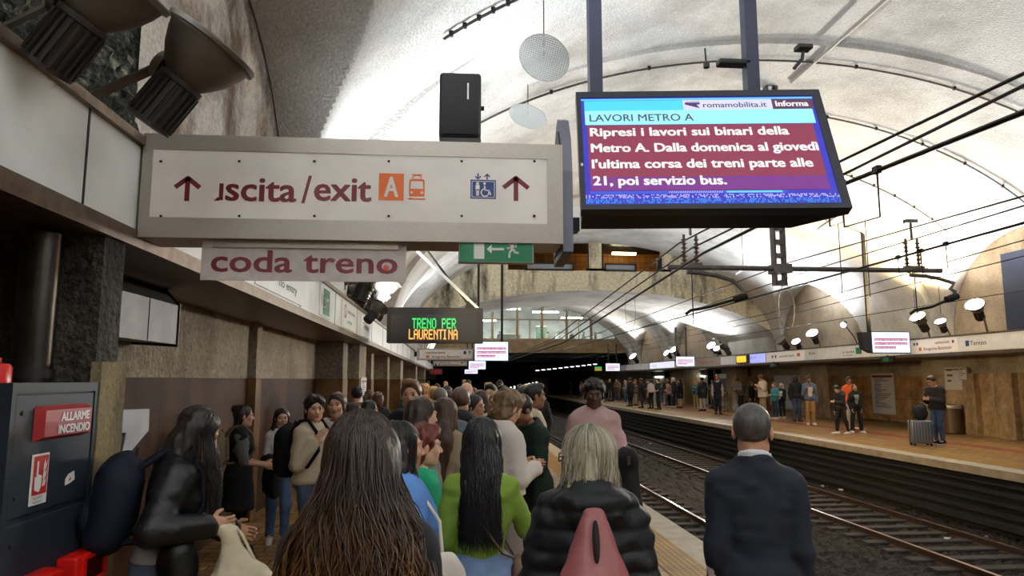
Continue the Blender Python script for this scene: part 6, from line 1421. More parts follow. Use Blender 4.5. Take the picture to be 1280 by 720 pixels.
# woman in leather jacket
PJ = person('woman in a black leather jacket bending her head, dark hair hiding her face', 250, 511, 3.7, -72, TAN, 'f', ('long', (26, 20, 18), (44, 34, 30)), lod=3, lean=9, hpitch=26, armR=((.45, -.28, -.8), (-.25, 1, -.02)), armL=((.12, .15, -1), (-.25, 1, -.2)),
            top=dict(c=(126, 124, 124), hem=.93, name='shirt', o=.020), layer=dict(c=(26, 26, 28), kind='leather', hem=1.0, collar=.03, folds=.010, o=.032, neckr=.055), bot=dict(c=(56, 66, 86), mat='denim'), shoe=(30, 30, 32),
            strands=dict(L=.40, n=1000, phi0=.55, wave=.010, spread=.25, yb=.02, front=.05), curl=.9)
backpack(PJ, 'large navy backpack on the back of the woman in the leather jacket', (26, 36, 60), (.33, .20, .46), dz=-.22)
o, J, s = PJ; hp = J['wrR']+J['fd'+'R']*.10
t = carried(PJ, 'drawstring_bag', 'off-white cloth drawstring bag held by the woman in the leather jacket', 'bag'); ctr = hp+vec(.02, .02, -.20); f = SDF(ctr-.34, ctr+.34, .009)
f.cap(ctr+vec(0, .03, -.05), ctr+vec(0, 0, .12), .125, .055, k=.04, sc=(.85, 1, 1)); f.ell(ctr+vec(0, .05, -.09), (.10, .15, .10), k=.04); f.ell(hp+vec(0, 0, -.03), (.05, .06, .035), k=.02)
f.noise(.014, 13, 8, st=(1, 1, .45), oct=2); mkobj('body', f.mesh(), clothm((206, 192, 164)), t)
for k in (-1, 1): MB().tube([hp+vec(k*.02, .04, -.02), hp+vec(k*.03, .07, -.06), ctr+vec(k*.06, .13, -.02), ctr+vec(k*.05, .16, -.12)], .006, 6).build('cord', clothm((206, 192, 164)), t, smooth=60)
pouch('shoulder_bag', 'small black shoulder bag at the hip of the woman in the leather jacket', 'bag', PJ, (.185, .10, .93), (.06, .15, .12), (20, 20, 22), 'leather')
# long brown hair
P = person('woman with very long loose brown hair filling the front of the crowd, seen from behind', 456, 514, 1.95, 0, FAIR, 'f', ('longback', (34, 22, 14), (52, 34, 22)), lod=3, layer=dict(c=(24, 24, 28), hem=.85, o=.03, collar=.03), bot=dict(c=(32, 34, 44), mat='denim'),
           strands=dict(L=.62, n=2600, phi0=.5, wave=.013, wf=17, spread=1.15, yb=.07, r=.0024, vol=1.04, tip=(150, 104, 58)), hvol=1.05, hyaw=-6)
# blue hoodie
PB = person('woman with long black hair in a light blue hoodie carrying a white tote', 503, 526, 3.2, -72, TAN, 'f', ('long', (22, 18, 18), (40, 34, 32)), lod=3, lean=-7, build=1.08, top=dict(c=(88, 134, 200), hem=.86, o=.036, hood=True, boxy=.03), bot=dict(c=(40, 46, 66), mat='denim'),
            armR='relaxed', armL='relaxed', strands=dict(L=.34, n=800, phi0=.75, wave=.008, spread=.2, yb=.03))
t = carried(PB, 'tote_bag', 'white canvas tote with a blue globe print hanging from the blue hoodie', 'bag'); J = PB[1]; S = J['shR']; bx = .235
f = SDF((bx-.12, -.3, .5), (bx+.12, .3, 1.2), .009); f.cap((bx, -.08, 1.02), (bx, .12, 1.02), .034, k=.02, sc=(1, 1, 1)); f.cap((bx, -.10, .85), (bx, .14, .85), .046, k=.16); f.cap((bx, -.10, .94), (bx, .14, .94), .042, k=.08); f.noise(.006, 12, 2); mkobj('body', f.mesh(), clothm((214, 206, 196)), t)
for k in (-.07, .07): MB().tube([(bx+.0, k+.02, 1.04), (bx-.015, k+.01, 1.18), S+vec(-.01, k*.7, .075), S+vec(-.05, k*.5, .085), (S[0]-.10, k, 1.18)], .008, 8).build('strap', clothm((214, 206, 196)), t, smooth=60)
mb = MB(); rr = random.Random(2)
mb.lathe([(.0, .003), (.075, .003), (.075, 0)], (bx+.047, .02, .89), (1, 0, 0), 24); mb.build('globe_print', mat('print_blue', rgb(130, 168, 206), .7), t)
mb = MB()
for a, b, r in ((-.02, .02, .026), (.03, -.02, .02), (-.03, -.035, .018), (.02, .045, .016)): mb.lathe([(0, .005), (r*.8, .005), (r, .004), (r, .003)], (bx+.046, a+.02, .89+b), (1, 0, 0), 9)
mb.build('land_print', mat('print_dark', rgb(48, 52, 74), .7), t)
# red hair
person('older woman with short red hair in a bright green fleece', 531, 531, 3.9, -76, FAIR, 'f', ('curly', (70, 22, 16), (112, 40, 26)), lod=3, top=dict(c=(24, 146, 104), hem=.86, o=.032, collar=.05, kind='knit'), bot=dict(c=(110, 40, 46), loose=1.3), armR='hold', armL='hold', build=1.08, hvol=.98)
# lime top
PG = person('woman with long straight black hair in a lime green top, seen from behind', 604, 521, 3.45, -8, TAN, 'f', ('longback', (16, 14, 15), (34, 31, 32)), lod=3, top=dict(c=(112, 138, 42), hem=.985, o=.017, folds=.009), bot=dict(c=(104, 124, 156), mat='denim', waist=1.03), armL='relaxed', armR='out',
            strands=dict(L=.46, n=2400, phi0=.45, wave=.007, wf=20, spread=.15, yb=.07, r=.0026, vol=.98), hyaw=-8)
t = carried(PG, 'crossbody_bag', 'thin brown crossbody strap and bag of the woman in the lime green top', 'bag'); strap_over(PG, (94, 66, 44), 1, 1.0, .006, t, out=.012)
f = SDF((.06, -.14, .74), (.34, .2, .98), .009); f.cap((.18, -.04, .86), (.18, .10, .86), .05, k=.03, sc=(.7, 1, 1.3)); mkobj('body', f.mesh(), clothm((94, 66, 44), 'leather'), t)
# blond puffer
PP = person('woman with grey-blond bob and glasses in a black quilted jacket, seen from behind', 731, 533, 2.65, -6, PALE, 'f', ('bob', (104, 97, 82), (190, 181, 158)), lod=3, hyaw=52, layer=dict(c=(24, 27, 32), kind='puffer', puff=.012, o=.036, hood=True, hem=.80, boxy=.02, folds=.008), bot=dict(c=(34, 36, 44), mat='denim'),
            armL='relaxed', armR='relaxed', strands=dict(L=.15, n=1700, phi0=.7, wave=.012, wf=22, spread=1.0, yb=.0, r=.0021, vol=1.08), build=1.0, hvol=1.02)
glasses(PP)
o, J, s = PP; M = J['Rt']; t = carried(PP, 'backpack', 'dusty pink drawstring backpack on the black quilted jacket', 'backpack'); nb = J['neck']+vec(0, -.195, -.06); pk = clothm((136, 76, 76), 'leather')
f = SDF(nb-vec(.3, .25, .6), nb+vec(.3, .2, .2), .009); f.cap(nb+vec(0, .01, .04), nb+vec(0, -.03, -.27), .040, .160, k=.03, sc=(1.05, .62, 1)); f.ell(nb+vec(0, -.03, -.32), (.185, .10, .16), k=.04); f.cap(nb+vec(0, -.03, .09), nb+vec(0, -.088, -.10), .030, .022, k=.015, op='sub'); f.noise(.006, 11, 6, st=(1.6, 1, .6), oct=2)
pb = mkobj('body', f.mesh(), pk, t)
f = SDF(nb-vec(.1, .2, .25), nb+vec(.1, .1, .15), .006); f.ell(nb+vec(0, -.046, -.035), (.013, .018, .075), M=rotx(-.28)); mkobj('opening', f.mesh(), clothm((30, 18, 20)), pb)
MB().lathe([(0, .012), (.010, .010), (.014, 0)], nb+vec(0, -.100, -.155), (0, -1, .2), 14).build('snap', mat('gold_metal', rgb(196, 160, 110), .25, 1), t, smooth=50)
for e, sx in (('L', -1), ('R', 1)):
    MB().tube([nb+vec(sx*.012, .02, .02), J['sh'+e]+(J['neck']-J['sh'+e])*.4+vec(0, -.06, .105), J['sh'+e]+(J['neck']-J['sh'+e])*.4+vec(0, .05, .115), J['sh'+e]+vec(0, .16, -.10), J['sh'+e]+vec(sx*.01, .10, -.30), nb+vec(sx*.235, .02, -.34), nb+vec(sx*.15, -.02, -.44)], .013, 8).build('strap', clothm((196, 162, 150), 'leather'), t, smooth=60)
    MB().tube([nb+vec(sx*.225, .0, -.38)+vec(.018*math.cos(a), 0, .024*math.sin(a)) for a in np.linspace(0, 2*math.pi, 13)], .0035, 6).build('buckle', mat('gold_metal', rgb(196, 160, 110), .25, 1), t, smooth=60)
# man in navy jacket
PM = person('man with cropped grey hair in a navy jacket with white collar by the platform edge', 939, 503, 3.05, -14, TAN, 'm', ('crop', (44, 41, 40), (84, 79, 76)), lod=3, hyaw=-14, top=dict(c=(206, 206, 210), hem=.95, o=.012, collar=.062, name='shirt', neckr=.056), layer=dict(c=(34, 40, 56), kind='nylon', o=.022, hem=.74, collar=.040, boxy=.006, folds=.007, neckr=.066),
            bot=dict(c=(40, 42, 50)), armL=((.10, -.10, -1), (.0, .2, -1)), armR=((.10, -.10, -1), (.0, .2, -1)), build=.88)
# pink sweatshirt
PK = person('man with a black afro in a pale pink sweatshirt facing the viewer', 742, 476, 6.4, 172, DRK, 'm', ('afro', (18, 15, 15), (34, 28, 26)), lod=3, top=dict(c=(190, 154, 150), hem=.88, o=.036, boxy=.03, folds=.008, neckr=.064), bot=dict(c=(30, 30, 34), loose=1.2), armL=((.32, .05, -1), (.12, .95, -.1)), armR='relaxed', hvol=.90, build=.95)
o, J, s = PK; E, W = J['elL'], J['wrL']; t = carried(PK, 'coat', 'black coat with a white tag draped over the arm of the man in pink', 'coat'); c0 = (E+W)/2; f = SDF(c0-vec(.35, .35, .62), c0+vec(.35, .35, .2), .012)
f.cap(E, W+J['fdL']*.05, .075, .070, k=.03); 
for k, (a, L) in enumerate(((.1, .42), (.45, .5), (.8, .46), (1.05, .40))): p = E+(W-E)*a; f.cap(p, p+vec(-.03, .02, -L), .065, .075, k=.05)
f.noise(.022, 8, 4, st=(1, 1, .5), oct=2); mkobj('body', f.mesh(), clothm((20, 20, 23)), t); p = c0+vec(-.06, .10, -.42); MB().box(p-vec(.02, .004, .028), p+vec(.02, .004, .028)).build('tag', mat('white_tag', rgb(214, 214, 214), .6), t)
T = lambda q: J['head']+J['Rh'] @ vec(*q); MB().lathe([(0, -.006), (.006, 0), (0, .006)], T((.084, .0, -.036)), (1, 0, 0), 10).lathe([(0, -.006), (.006, 0), (0, .006)], T((-.084, .0, -.036)), (1, 0, 0), 10).build('earring', mat('pearl', rgb(230, 230, 226), .2), o)
# white shirt woman, phone user and cream jacket man
PW = person('woman with curly light brown hair in a white shirt and grey checked trousers looking down', 636, 489, 5.2, -58, FAIR, 'f', ('curly', (84, 64, 44), (140, 112, 78)), lod=2, hpitch=22, top=dict(c=(206, 196, 186), hem=.95, o=.032, boxy=.02), bot=dict(c=(122, 112, 104), loose=1.35, waist=1.0), armR='phone', armL='phone', sole=True, shoe=(190, 186, 180))
pouch('hip_bag', 'tan hip bag worn by the woman in the white shirt', 'bag', PW, (.03, -.17, .93), (.24, .10, .15), (128, 94, 62), 'leather')
PH = person('bearded man in a dark green jacket bent over his phone at the platform edge', 652, 496, 6.0, 118, BRN, 'm', ('short', (22, 20, 20)), lod=2, hpitch=30, lean=6, layer=dict(c=(36, 58, 46), hem=.82, kind='nylon', collar=.04), inner=((200, 200, 206), .06), bot=dict(c=(34, 46, 40), loose=1.25), armL='phone', armR='phone', shoe=(120, 170, 40))
o, J, s = PH; q = J['wrR']+J['fdR']*.10+vec(-.02, 0, .03); t = carried(PH, 'phone', 'phone in the hands of the bearded man in the dark green jacket', 'phone'); MB().rbox(q-vec(.036, .005, .07), q+vec(.036, .005, .07), .004).build('body', black, t); MB().box(q-vec(.032, .007, .064), q+vec(.032, -.005, .064)).build('display', emis('phone_glow', rgb(150, 170, 200), .5), t)
person('man in a cream jacket and black trousers standing in profile toward the tracks', 669, 479, 7.2, -84, BRN, 'm', ('fade', (24, 20, 20)), lod=2, layer=dict(c=(196, 180, 152), hem=.80, collar=.045, boxy=.02), bot=dict(c=(26, 26, 28)), armL='pocket', armR='pocket')
person('fair young man in a black track jacket facing the viewer beside the pier', 514, 475, 6.3, 168, FAIR, 'm', ('short', (92, 66, 44), (124, 94, 62)), lod=2, hyaw=8, layer=dict(c=(22, 24, 30), hem=.86, collar=.05, kind='nylon'), bot=dict(c=(30, 32, 38)))
P = person('woman with long dark hair and sunglasses on her head in a grey short sleeved shirt', 528, 496, 4.7, -62, FAIR, 'f', ('long', (36, 24, 20), (58, 40, 30)), lod=2, top=dict(c=(128, 126, 118), hem=.88, sleeve=.42, o=.022), bot=dict(c=(52, 58, 76), mat='denim'), armR='fwdlow', armL='hold'); glasses(P, (30, 28, 30), .075)
P = person('woman with straight brown hair in a beige jacket, seen from behind in the crowd', 558, 497, 5.3, -22, FAIR, 'f', ('longback', (52, 34, 26), (82, 56, 40)), lod=2, layer=dict(c=(150, 132, 106), hem=.80), bot=dict(c=(44, 44, 52)))
P = person('man with a shaved head in a dark hoodie wearing a grey backpack', 576, 483, 6.4, -8, FAIR, 'm', ('crop', (78, 60, 50)), lod=2, layer=dict(c=(34, 36, 42), hem=.84, hood=True), bot=dict(c=(44, 50, 66), mat='denim')); backpack(P, 'grey backpack on the man with the shaved head', (92, 104, 116), (.30, .18, .44), dz=-.22)
person('bald man with a moustache in black over a white collar, facing the viewer', 583, 477, 8.8, 172, FAIR, 'm', ('bald', (40, 30, 24)), lod=2, top=dict(c=(214, 214, 214), hem=.95, o=.012, collar=.05, name='shirt'), layer=dict(c=(24, 24, 28), hem=.85, neckr=.085), bot=dict(c=(30, 30, 34)))
person('grey haired person in a dark red sweater, back turned, in the crowd by the fascia', 550, 485, 8.2, 4, FAIR, 'm', ('short', (80, 74, 70)), lod=1, face=False, top=dict(c=(128, 26, 28), hem=.88, o=.026), bot=dict(c=(36, 36, 42)))
person('short light brown haired child in a fawn top between the crowd backs', 547, 502, 6.0, 20, FAIR, 'm', ('short', (112, 76, 48)), lod=1, face=False, top=dict(c=(140, 122, 104), hem=.88), bot=dict(c=(50, 52, 60)))
P = person('person in a white top with a dark crossbody strap, seen from behind', 600, 487, 7.8, 8, FAIR, 'f', ('bob', (58, 42, 34)), lod=1, face=False, top=dict(c=(204, 196, 186), hem=.86, o=.024), bot=dict(c=(190, 182, 172))); t = carried(P, 'crossbody_bag', 'dark crossbody bag across the white top in the crowd', 'bag'); strap_over(P, (40, 34, 32), 1, .95, .010, t, out=.012); MB().rbox((.13, -.08, .78), (.21, .12, .91), .02).build('body', clothm((40, 34, 32), 'leather'), t)
person('man in a navy shirt facing the viewer in the middle of the crowd', 613, 480, 9.2, 165, TAN, 'm', ('short', (30, 24, 22)), lod=1, top=dict(c=(40, 52, 84), hem=.88, sleeve=.45), bot=dict(c=(40, 42, 50)))
person('blond woman in black facing the viewer beside the curly haired woman', 621, 488, 7.4, 160, FAIR, 'f', ('long', (150, 116, 78), (186, 150, 104)), lod=1, top=dict(c=(26, 26, 30), hem=.86), bot=dict(c=(30, 30, 36)))
person('dark haired man with a beard peering over the blond woman in black', 628, 482, 9.6, 155, TAN, 'm', ('short', (26, 22, 20)), lod=1, top=dict(c=(60, 52, 50), hem=.88), bot=dict(c=(30, 30, 36)))
person('woman with tied dark hair in black, half hidden behind the grey backpack', 594, 493, 7.0, -120, TAN, 'f', ('bun', (24, 20, 20)), lod=1, top=dict(c=(28, 28, 34), hem=.86), bot=dict(c=(30, 30, 36)))
person('person in a dark teal hood at the platform edge behind the bearded man', 656, 482, 8.2, -30, TAN, 'm', ('short', (20, 24, 26)), lod=1, face=False, layer=dict(c=(26, 38, 40), hem=.82, hood=True), bot=dict(c=(28, 30, 34)))
# group along the left wall
P = person('dark haired girl in profile in a black pinafore over a grey top by the wall', 306, 506, 7.4, -72, FAIR, 'f', ('bun', (32, 24, 22)), lod=2, top=dict(c=(104, 106, 108), sleeve=.55, hem=.92, name='shirt'), layer=dict(c=(22, 22, 26), sleeve=0, hem=.52, flare=.05, o=.03, neckr=.095), bot=dict(c=(24, 24, 28)), armR='hold', armL='hold', shoe=(30, 30, 34)); backpack(P, 'beige backpack on the girl in the black pinafore', (150, 132, 104), (.26, .16, .38), dz=-.2)
P = person('girl in a white tee shirt and jeans holding a hand to her mouth', 353, 510, 7.9, -158, FAIR, 'f', ('long', (28, 22, 22), (44, 36, 34)), lod=2, top=dict(c=(206, 202, 200), sleeve=.42, hem=.93), bot=dict(c=(84, 108, 146), mat='denim', loose=1.15), armL='mouth', armR='hold', shoe=(222, 220, 216), sole=True)
o, J, s = P; t = carried(P, 'jacket', 'black jacket folded over the arm of the girl in the white tee shirt', 'jacket'); E, W = J['elR'], J['wrR']; c0 = (E+W)/2; f = SDF(c0-vec(.3, .3, .5), c0+vec(.3, .3, .2), .016); f.cap(E, W, .07, .065, k=.03)
for a in (.1, .5, .95): q = E+(W-E)*a; f.cap(q, q+vec(0, .01, -.34), .05, .065, k=.05)
f.noise(.016, 9, 3, oct=2); mkobj('body', f.mesh(), clothm((24, 24, 28)), t)
P = person('curly haired young man in a cream sweater with a black backpack looking at the viewer', 394, 494, 6.5, -118, FAIR, 'm', ('curly', (24, 20, 20), (40, 34, 32)), lod=2, hyaw=-38, top=dict(c=(196, 182, 156), hem=.88, o=.030, kind='knit'), bot=dict(c=(70, 84, 112), mat='denim'), armR='strap', armL='relaxed', hvol=.95); backpack(P, 'black backpack on the young man in the cream sweater', (22, 22, 26), (.32, .20, .48), dz=-.22)
P = person('girl in a white top with fringe and sunglasses on her head staring at the viewer', 421, 490, 6.9, 176, FAIR, 'f', ('bun', (60, 42, 32), (86, 62, 46)), lod=2, top=dict(c=(212, 206, 200), hem=.92, neckr=.075), layer=dict(c=(196, 188, 180), hem=.86, neckr=.11, o=.034), bot=dict(c=(60, 72, 96), mat='denim')); glasses(P, (40, 36, 38), .085)
person('dark haired person behind the white topped girl, only the crown and eyes showing', 443, 503, 8.0, -100, TAN, 'f', ('bob', (28, 22, 22)), lod=1, top=dict(c=(40, 40, 46), hem=.88), bot=dict(c=(30, 30, 36)))
person('dark haired head at the foot of the white notice on the pier', 463, 500, 8.4, -70, TAN, 'f', ('bob', (22, 18, 18)), lod=1, face=False, top=dict(c=(60, 50, 46), hem=.88), bot=dict(c=(30, 30, 36)))

# ------------------------------------------------------------------ passengers on the opposite platform
def rp(label, px, pyc, pyf, head, **k):
    p = atZ(px, pyf, 0); k.setdefault('lod', 1); return person(label, px, pyc, p.y, head, **k)
P = rp('man in a dark jacket and jeans looking at his phone beside a suitcase', 1164, 470, 556, 105, skin=TAN, hair=('short', (44, 36, 32)), lod=2, hpitch=24, lean=4, layer=dict(c=(40, 38, 36), hem=.86, collar=.03, o=.036), bot=dict(c=(62, 86, 118), mat='denim'), armL='phone', armR='phone', shoe=(34, 36, 44), sole=True, build=1.06); glasses(P)
RSM = P
rp('boy in a navy hoodie bending his head, walking with a long umbrella', 1046, 482, 543, 100, skin=FAIR, hair=('short', (26, 20, 18)), hpitch=30, lean=6, stride=.7, layer=dict(c=(34, 38, 52), hem=.84, hood=True), bot=dict(c=(24, 24, 28)), armL='phone', armR='down', shoe=(216, 212, 206), sole=True)
UMB = PEOPLE[-1]
rp('person in an orange jacket behind the woman in the grey top', 1061, 471, 537, 170, skin=BRN, hair=('short', (30, 22, 20)), layer=dict(c=(206, 88, 34), hem=.84), bot=dict(c=(170, 160, 150)), armL='phonehi', shoe=(200, 196, 190))
rp('woman in a black jacket over a grey top looking upward, white trainers', 1068, 480, 541, 168, skin=TAN, sex='f', hair=('bun', (34, 26, 24)), hpitch=-14, top=dict(c=(132, 134, 140), hem=.98), layer=dict(c=(26, 26, 30), hem=.92, o=.034), inner=((132, 134, 140), .075), bot=dict(c=(26, 26, 28), loose=1.25), armL='pocket', armR='pocket', shoe=(220, 216, 210), sole=True, stance=.16)
rp('man in a blue overshirt, cream tee shirt and tan trousers against the pier', 1011, 470, 531, 160, skin=BRN, hair=('short', (28, 22, 20)), lod=2, layer=dict(c=(84, 98, 122), hem=.84, o=.036), inner=((212, 192, 168), .085), bot=dict(c=(158, 122, 66), loose=1.3), armL='down', armR='strap', shoe=(206, 198, 186), sole=True)
rp('man in a black jacket and blue jeans standing before the silver wall', 994, 469, 527, 172, skin=(52, 38, 34), hair=('crop', (18, 16, 16)), lod=2, layer=dict(c=(28, 28, 32), hem=.86, collar=.05), bot=dict(c=(62, 76, 106), mat='denim'), armL='relaxed', armR='relaxed', shoe=(60, 60, 64))
rp('older man in a teal jacket and jeans, left of the white shouldered woman', 967, 478, 524, 110, skin=FAIR, hair=('short', (70, 60, 54)), layer=dict(c=(56, 120, 126), hem=.84), bot=dict(c=(46, 58, 84), mat='denim'), armL='phone', shoe=(216, 212, 206), sole=True)
rp('grey haired woman in black and white beside the man in teal', 976, 479, 523, 130, skin=FAIR, sex='f', hair=('bob', (176, 164, 150)), layer=dict(c=(30, 32, 42), hem=.86), inner=((210, 206, 200), .10), bot=dict(c=(36, 40, 54)), armL='hold', shoe=(216, 212, 206), sole=True)
rp('red haired youth in a loose white tee shirt looking down at his phone', 951, 469, 520, 100, skin=FAIR, hair=('curly', (122, 56, 30), (160, 80, 44)), hpitch=26, top=dict(c=(226, 206, 182), hem=.78, sleeve=.5, o=.045, boxy=.05), bot=dict(c=(170, 142, 96), loose=1.3), armL='phonehi', armR='phone', shoe=(200, 190, 180))
rp('woman in black with dark hair leaning beside the red haired youth', 939, 476, 517, -150, skin=TAN, sex='f', hair=('long', (30, 22, 20)), top=dict(c=(30, 28, 30), hem=.8), bot=dict(c=(30, 28, 32)))
rp('person in a grey plaid jacket bending over a phone near the dark doorway', 922, 473, 516, 105, skin=TAN, hair=('short', (34, 26, 22)), hpitch=28, lean=8, layer=dict(c=(104, 102, 100), hem=.84), bot=dict(c=(32, 32, 38)), armL='phone', armR='phone')
PS = rp('person crouched on a bag in brown clothes against the booth front', 906, 487, 515, 150, skin=TAN, hair=('short', (40, 30, 24)), lean=25, hpitch=20, top=dict(c=(96, 80, 64), hem=.88), bot=dict(c=(128, 112, 92)), armL='hold', armR='hold', hgt=None)
p = PS[0].location; t = thing('plastic_bag', 'pale plastic bag on the floor beside the crouched person', 'bag', (p.x+.45, p.y-.3, 0)); f = SDF((-.35, -.35, -.02), (.35, .35, .7), .025); f.ell((0, 0, .2), (.2, .16, .2), k=.05); f.cap((0, 0, .3), (0, 0, .48), .1, .05, k=.05); f.noise(.02, 8, 2, oct=2); f.cut((0, 0, .0), (0, 0, -1)); mkobj('body', f.mesh(), clothm((176, 170, 160)), t); MB().tube([(-.06, 0, .46), (0, 0, .56), (.06, 0, .46)], .012, 6).build('handle', clothm((176, 170, 160)), t)
rp('tall man in navy overalls with a pale shirt before the booth', 896, 468, 518, 165, skin=(190, 112, 90), hair=('crop', (100, 50, 36)), top=dict(c=(176, 164, 156), hem=.95), layer=dict(c=(28, 32, 48), sleeve=0, hem=.9, neckr=.10), bot=dict(c=(28, 32, 46), waist=1.02))
rp('person in a long black coat and white trousers before the pale green booth', 877, 471, 514, 10, skin=TAN, hair=('short', (22, 18, 18)), layer=dict(c=(22, 22, 26), hem=.66, o=.04, flare=.03), bot=dict(c=(196, 184, 168)), face=False)
rp('person in a navy coat with bare legs right of the distant group', 849, 473, 510, 100, skin=FAIR, sex='f', hair=('bob', (40, 30, 26)), layer=dict(c=(30, 34, 46), hem=.55, o=.036), bot=None)
rp('person in a white cap and dark blue jacket in the distant group', 841, 472, 510, 60, skin=FAIR, hair=('short', (206, 202, 196)), layer=dict(c=(36, 42, 62), hem=.86), bot=dict(c=(40, 46, 66)), shoe=(214, 210, 204))
rp('person in black with a yellow front and grey trousers in the distant group', 834, 472, 507, 160, skin=TAN, hair=('short', (26, 22, 20)), layer=dict(c=(30, 30, 30), hem=.86), inner=((196, 160, 50), .08), bot=dict(c=(82, 84, 78)))
rp('person in black holding a white bag with arms forward, distant group', 822, 473, 512, 105, skin=FAIR, hair=('short', (28, 22, 20)), top=dict(c=(28, 28, 32), hem=.86, sleeve=.5), bot=dict(c=(22, 22, 26)), armL='hold', armR='hold')
rp('person in a white shirt with black braces strap and black trousers, distant group', 813, 474, 511, 20, skin=FAIR, hair=('short', (36, 28, 24)), top=dict(c=(204, 200, 196), hem=.94, sleeve=.5), bot=dict(c=(24, 24, 28)), face=False)
rp('person in dark navy with a phone left of the white shirted passenger', 801, 473, 510, 80, skin=TAN, hair=('short', (30, 24, 22)), layer=dict(c=(34, 38, 52), hem=.8), bot=dict(c=(36, 42, 58)), armL='phonehi')
rp('person in brown with pale legs in the distant group', 794, 474, 507, -60, skin=FAIR, sex='f', hair=('long', (80, 54, 38)), layer=dict(c=(104, 74, 52), hem=.8), bot=dict(c=(168, 150, 128)))
rp('tall person in a black coat at the left of the distant group', 787, 472, 508, 30, skin=TAN, hair=('short', (26, 22, 20)), layer=dict(c=(26, 24, 28), hem=.6, o=.038), bot=dict(c=(30, 28, 30)), face=False)
# distant passengers, too small to tell more than colours
CROWD_COL = [('black', (26, 26, 28)), ('navy', (36, 42, 62)), ('white', (204, 198, 190)), ('mustard', (176, 124, 40)), ('brown', (98, 72, 52)), ('grey', (120, 118, 116)), ('red', (158, 34, 32)), ('olive', (84, 84, 56)), ('pink', (190, 140, 138)), ('teal', (44, 92, 98))]
LEG_COL = [('black', (26, 26, 28)), ('blue denim', (58, 76, 108)), ('beige', (164, 142, 108)), ('grey', (96, 96, 98))]
HAIR_COL = [('black', (22, 18, 18)), ('brown', (70, 48, 34)), ('fair', (150, 118, 80))]
def crowd(n, rx, ry_, where, group, rng, faces, hmin=1.58, hmax=1.78):
    used = set(); k = 0; tries = 0; placed = []
    while k < n and tries < 4000:
        tries += 1; x, y = rng.uniform(*rx), rng.uniform(*ry_)
        if any((x-a)**2+(y-b)**2 < .40 for a, b in placed+TAKEN): continue
        a, b, c = rng.choice(CROWD_COL[:1]*2+CROWD_COL), rng.choice(LEG_COL), rng.choice(HAIR_COL)
        key = (a[0], b[0], c[0])
        if key in used: continue
        used.add(key); placed.append((x, y)); k += 1; fem = rng.random() < .5; hs = rng.choice(['long', 'bob', 'pony']) if fem else rng.choice(['short', 'short', 'curly'])
        person('%s haired passenger in %s with %s legwear, %s' % (c[0], a[0], b[0], where), 0, 0, y, rng.choice(faces)+rng.uniform(-25, 25), rng.choice([FAIR, TAN, BRN]), 'f' if fem else 'm', (hs, c[1]), X=x, hgt=rng.uniform(hmin, hmax), lod=0, group=group, face=False,
               layer=dict(c=a[1], hem=rng.choice([.84, .86, .7]), folds=0), bot=dict(c=b[1], folds=0), shoe=rng.choice([(30, 30, 32), (200, 196, 190)]), armL=rng.choice(['down', 'phone', 'pocket', 'hold']), armR=rng.choice(['down', 'relaxed', 'phone']))
for k, (x, cn, c) in enumerate(((9.6, 'white', (214, 210, 204)), (10.8, 'dark grey', (60, 60, 64)), (11.9, 'pale blue', (150, 170, 190)), (13.0, 'black', (26, 26, 28)), (8.6, 'beige', (190, 170, 140)), (4.2, 'navy', (36, 44, 70)))):
    person('tiny person in %s standing behind the footbridge glass' % cn, 0, 0, FOOTBRIDGE[0], 120+k*50, TAN, 'm', ('short', (30, 24, 22)), X=x, hgt=FOOTBRIDGE[1]+1.72, floor=FOOTBRIDGE[1], lod=0, face=False, group='people inside the glazed footbridge', layer=dict(c=c, hem=.84, folds=0), bot=dict(c=(40, 42, 50), folds=0))
TAKEN = [(P_q[0].location.x, P_q[0].location.y) for P_q in PEOPLE]
rg = random.Random(8)
crowd(20, (12.0, 15.6), (40.5, 58), 'distant crowd across the tracks', 'distant crowd on the opposite platform', rg, [90, 120, 60, 170, 0])
crowd(14, (11.6, 14.5), (58, 74), 'far end of opposite platform', 'crowd at the far end of the opposite platform', rg, [90, 120, 60])
crowd(20, (-1.5, 1.7), (10.4, 18.5), 'packed middle of near platform', 'packed crowd on the near platform', rg, [0, 10, -60, 170, 160], 1.5, 1.72)
crowd(16, (-1.4, 2.0), (18.8, 31), 'far along near platform', 'far crowd on the near platform', rg, [0, -60, 170], 1.52, 1.74)
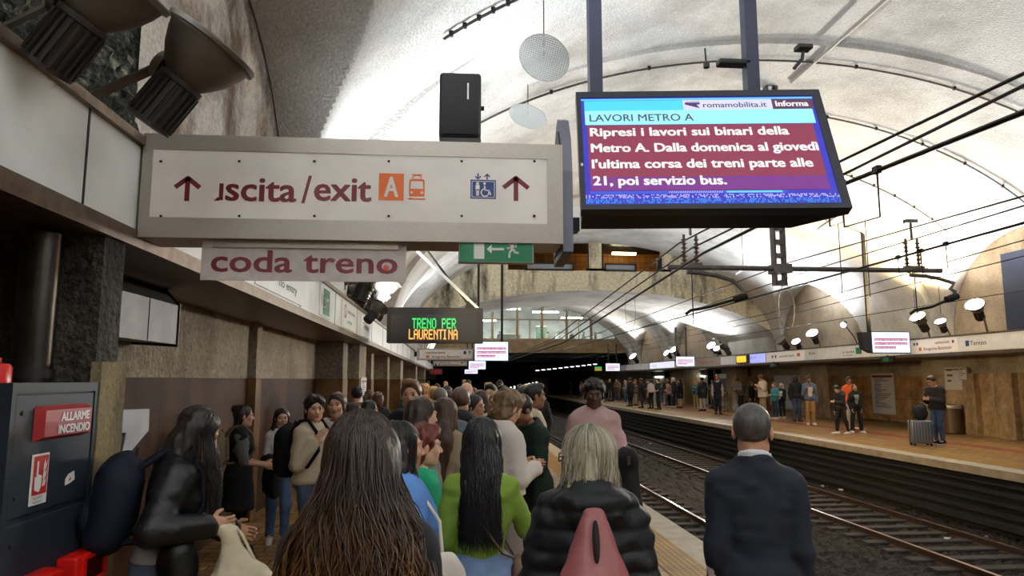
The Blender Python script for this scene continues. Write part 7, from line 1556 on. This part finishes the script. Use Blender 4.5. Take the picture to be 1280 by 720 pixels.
# suitcase, bag and umbrella on the opposite platform
a_ = atZ(1154, 557, 0); t = thing('suitcase', 'silver ribbed suitcase with wheels beside the man looking at his phone', 'suitcase', (a_.x-.05, a_.y, 0), (0, 0, R(-12)))
sv = mat('silver_case', rgb(120, 124, 132), .35, .5); MB().rbox((-.26, -.15, .06), (.26, .15, .66), .05, 3).build('shell', sv, t, smooth=40)
mb = MB()
for k in range(7): x = -.21+k*.07; mb.box((x-.012, -.156, .10), (x+.012, .156, .62))
mb.build('rib', mat('case_rib', rgb(84, 88, 96), .35, .5), t); MB().box((-.264, -.02, .06), (.264, .02, .664)).build('zip_band', black, t)
for x in (-.2, .2):
    for y in (-.11, .11): MB().lathe([(.03, -.02), (.035, 0), (.03, .02)], (x, y, .035), (0, 1, 0), 12).build('wheel', black, t)
MB().tube([(-.1, .12, .66), (-.1, .12, .98), (.1, .12, .98), (.1, .12, .66)], .012, 8).build('pull_handle', dark_steel, t)
t = thing('duffel_bag', 'black bag resting on top of the silver suitcase', 'bag', (a_.x-.05, a_.y-.03, .662)); f = SDF((-.35, -.3, -.03), (.35, .3, .6), .018); f.ell((0, 0, .17), (.20, .13, .19), k=.05); f.cap((-.08, 0, .25), (.08, 0, .32), .09, k=.05); f.noise(.016, 9, 3, oct=2); f.cut((0, 0, .002), (0, 0, -1)); mkobj('body', f.mesh(), clothm((22, 22, 25)), t); MB().tube([(-.06, 0, .38), (0, 0, .45), (.06, 0, .38)], .010, 6).build('handle', black, t)
o, J, s = UMB; hw = world_of(UMB, J['wrR']+J['fdR']*.08); t = thing('umbrella', 'long black furled umbrella in the hand of the boy in the navy hoodie', 'umbrella', (hw.x, hw.y, 0)); MB().tube([(0, 0, .0), (0, 0, .05), (0, 0, .12), (0, 0, .6), (0, 0, .72)], [.006, .008, .02, .035, .014], 10).build('canopy', clothm((20, 20, 22)), t, smooth=60); MB().tube([(0, 0, .72), (0, 0, hw.z), (0, .02, hw.z+.05), (0, .06, hw.z+.04)], .012, 8).build('handle', black, t, smooth=60)
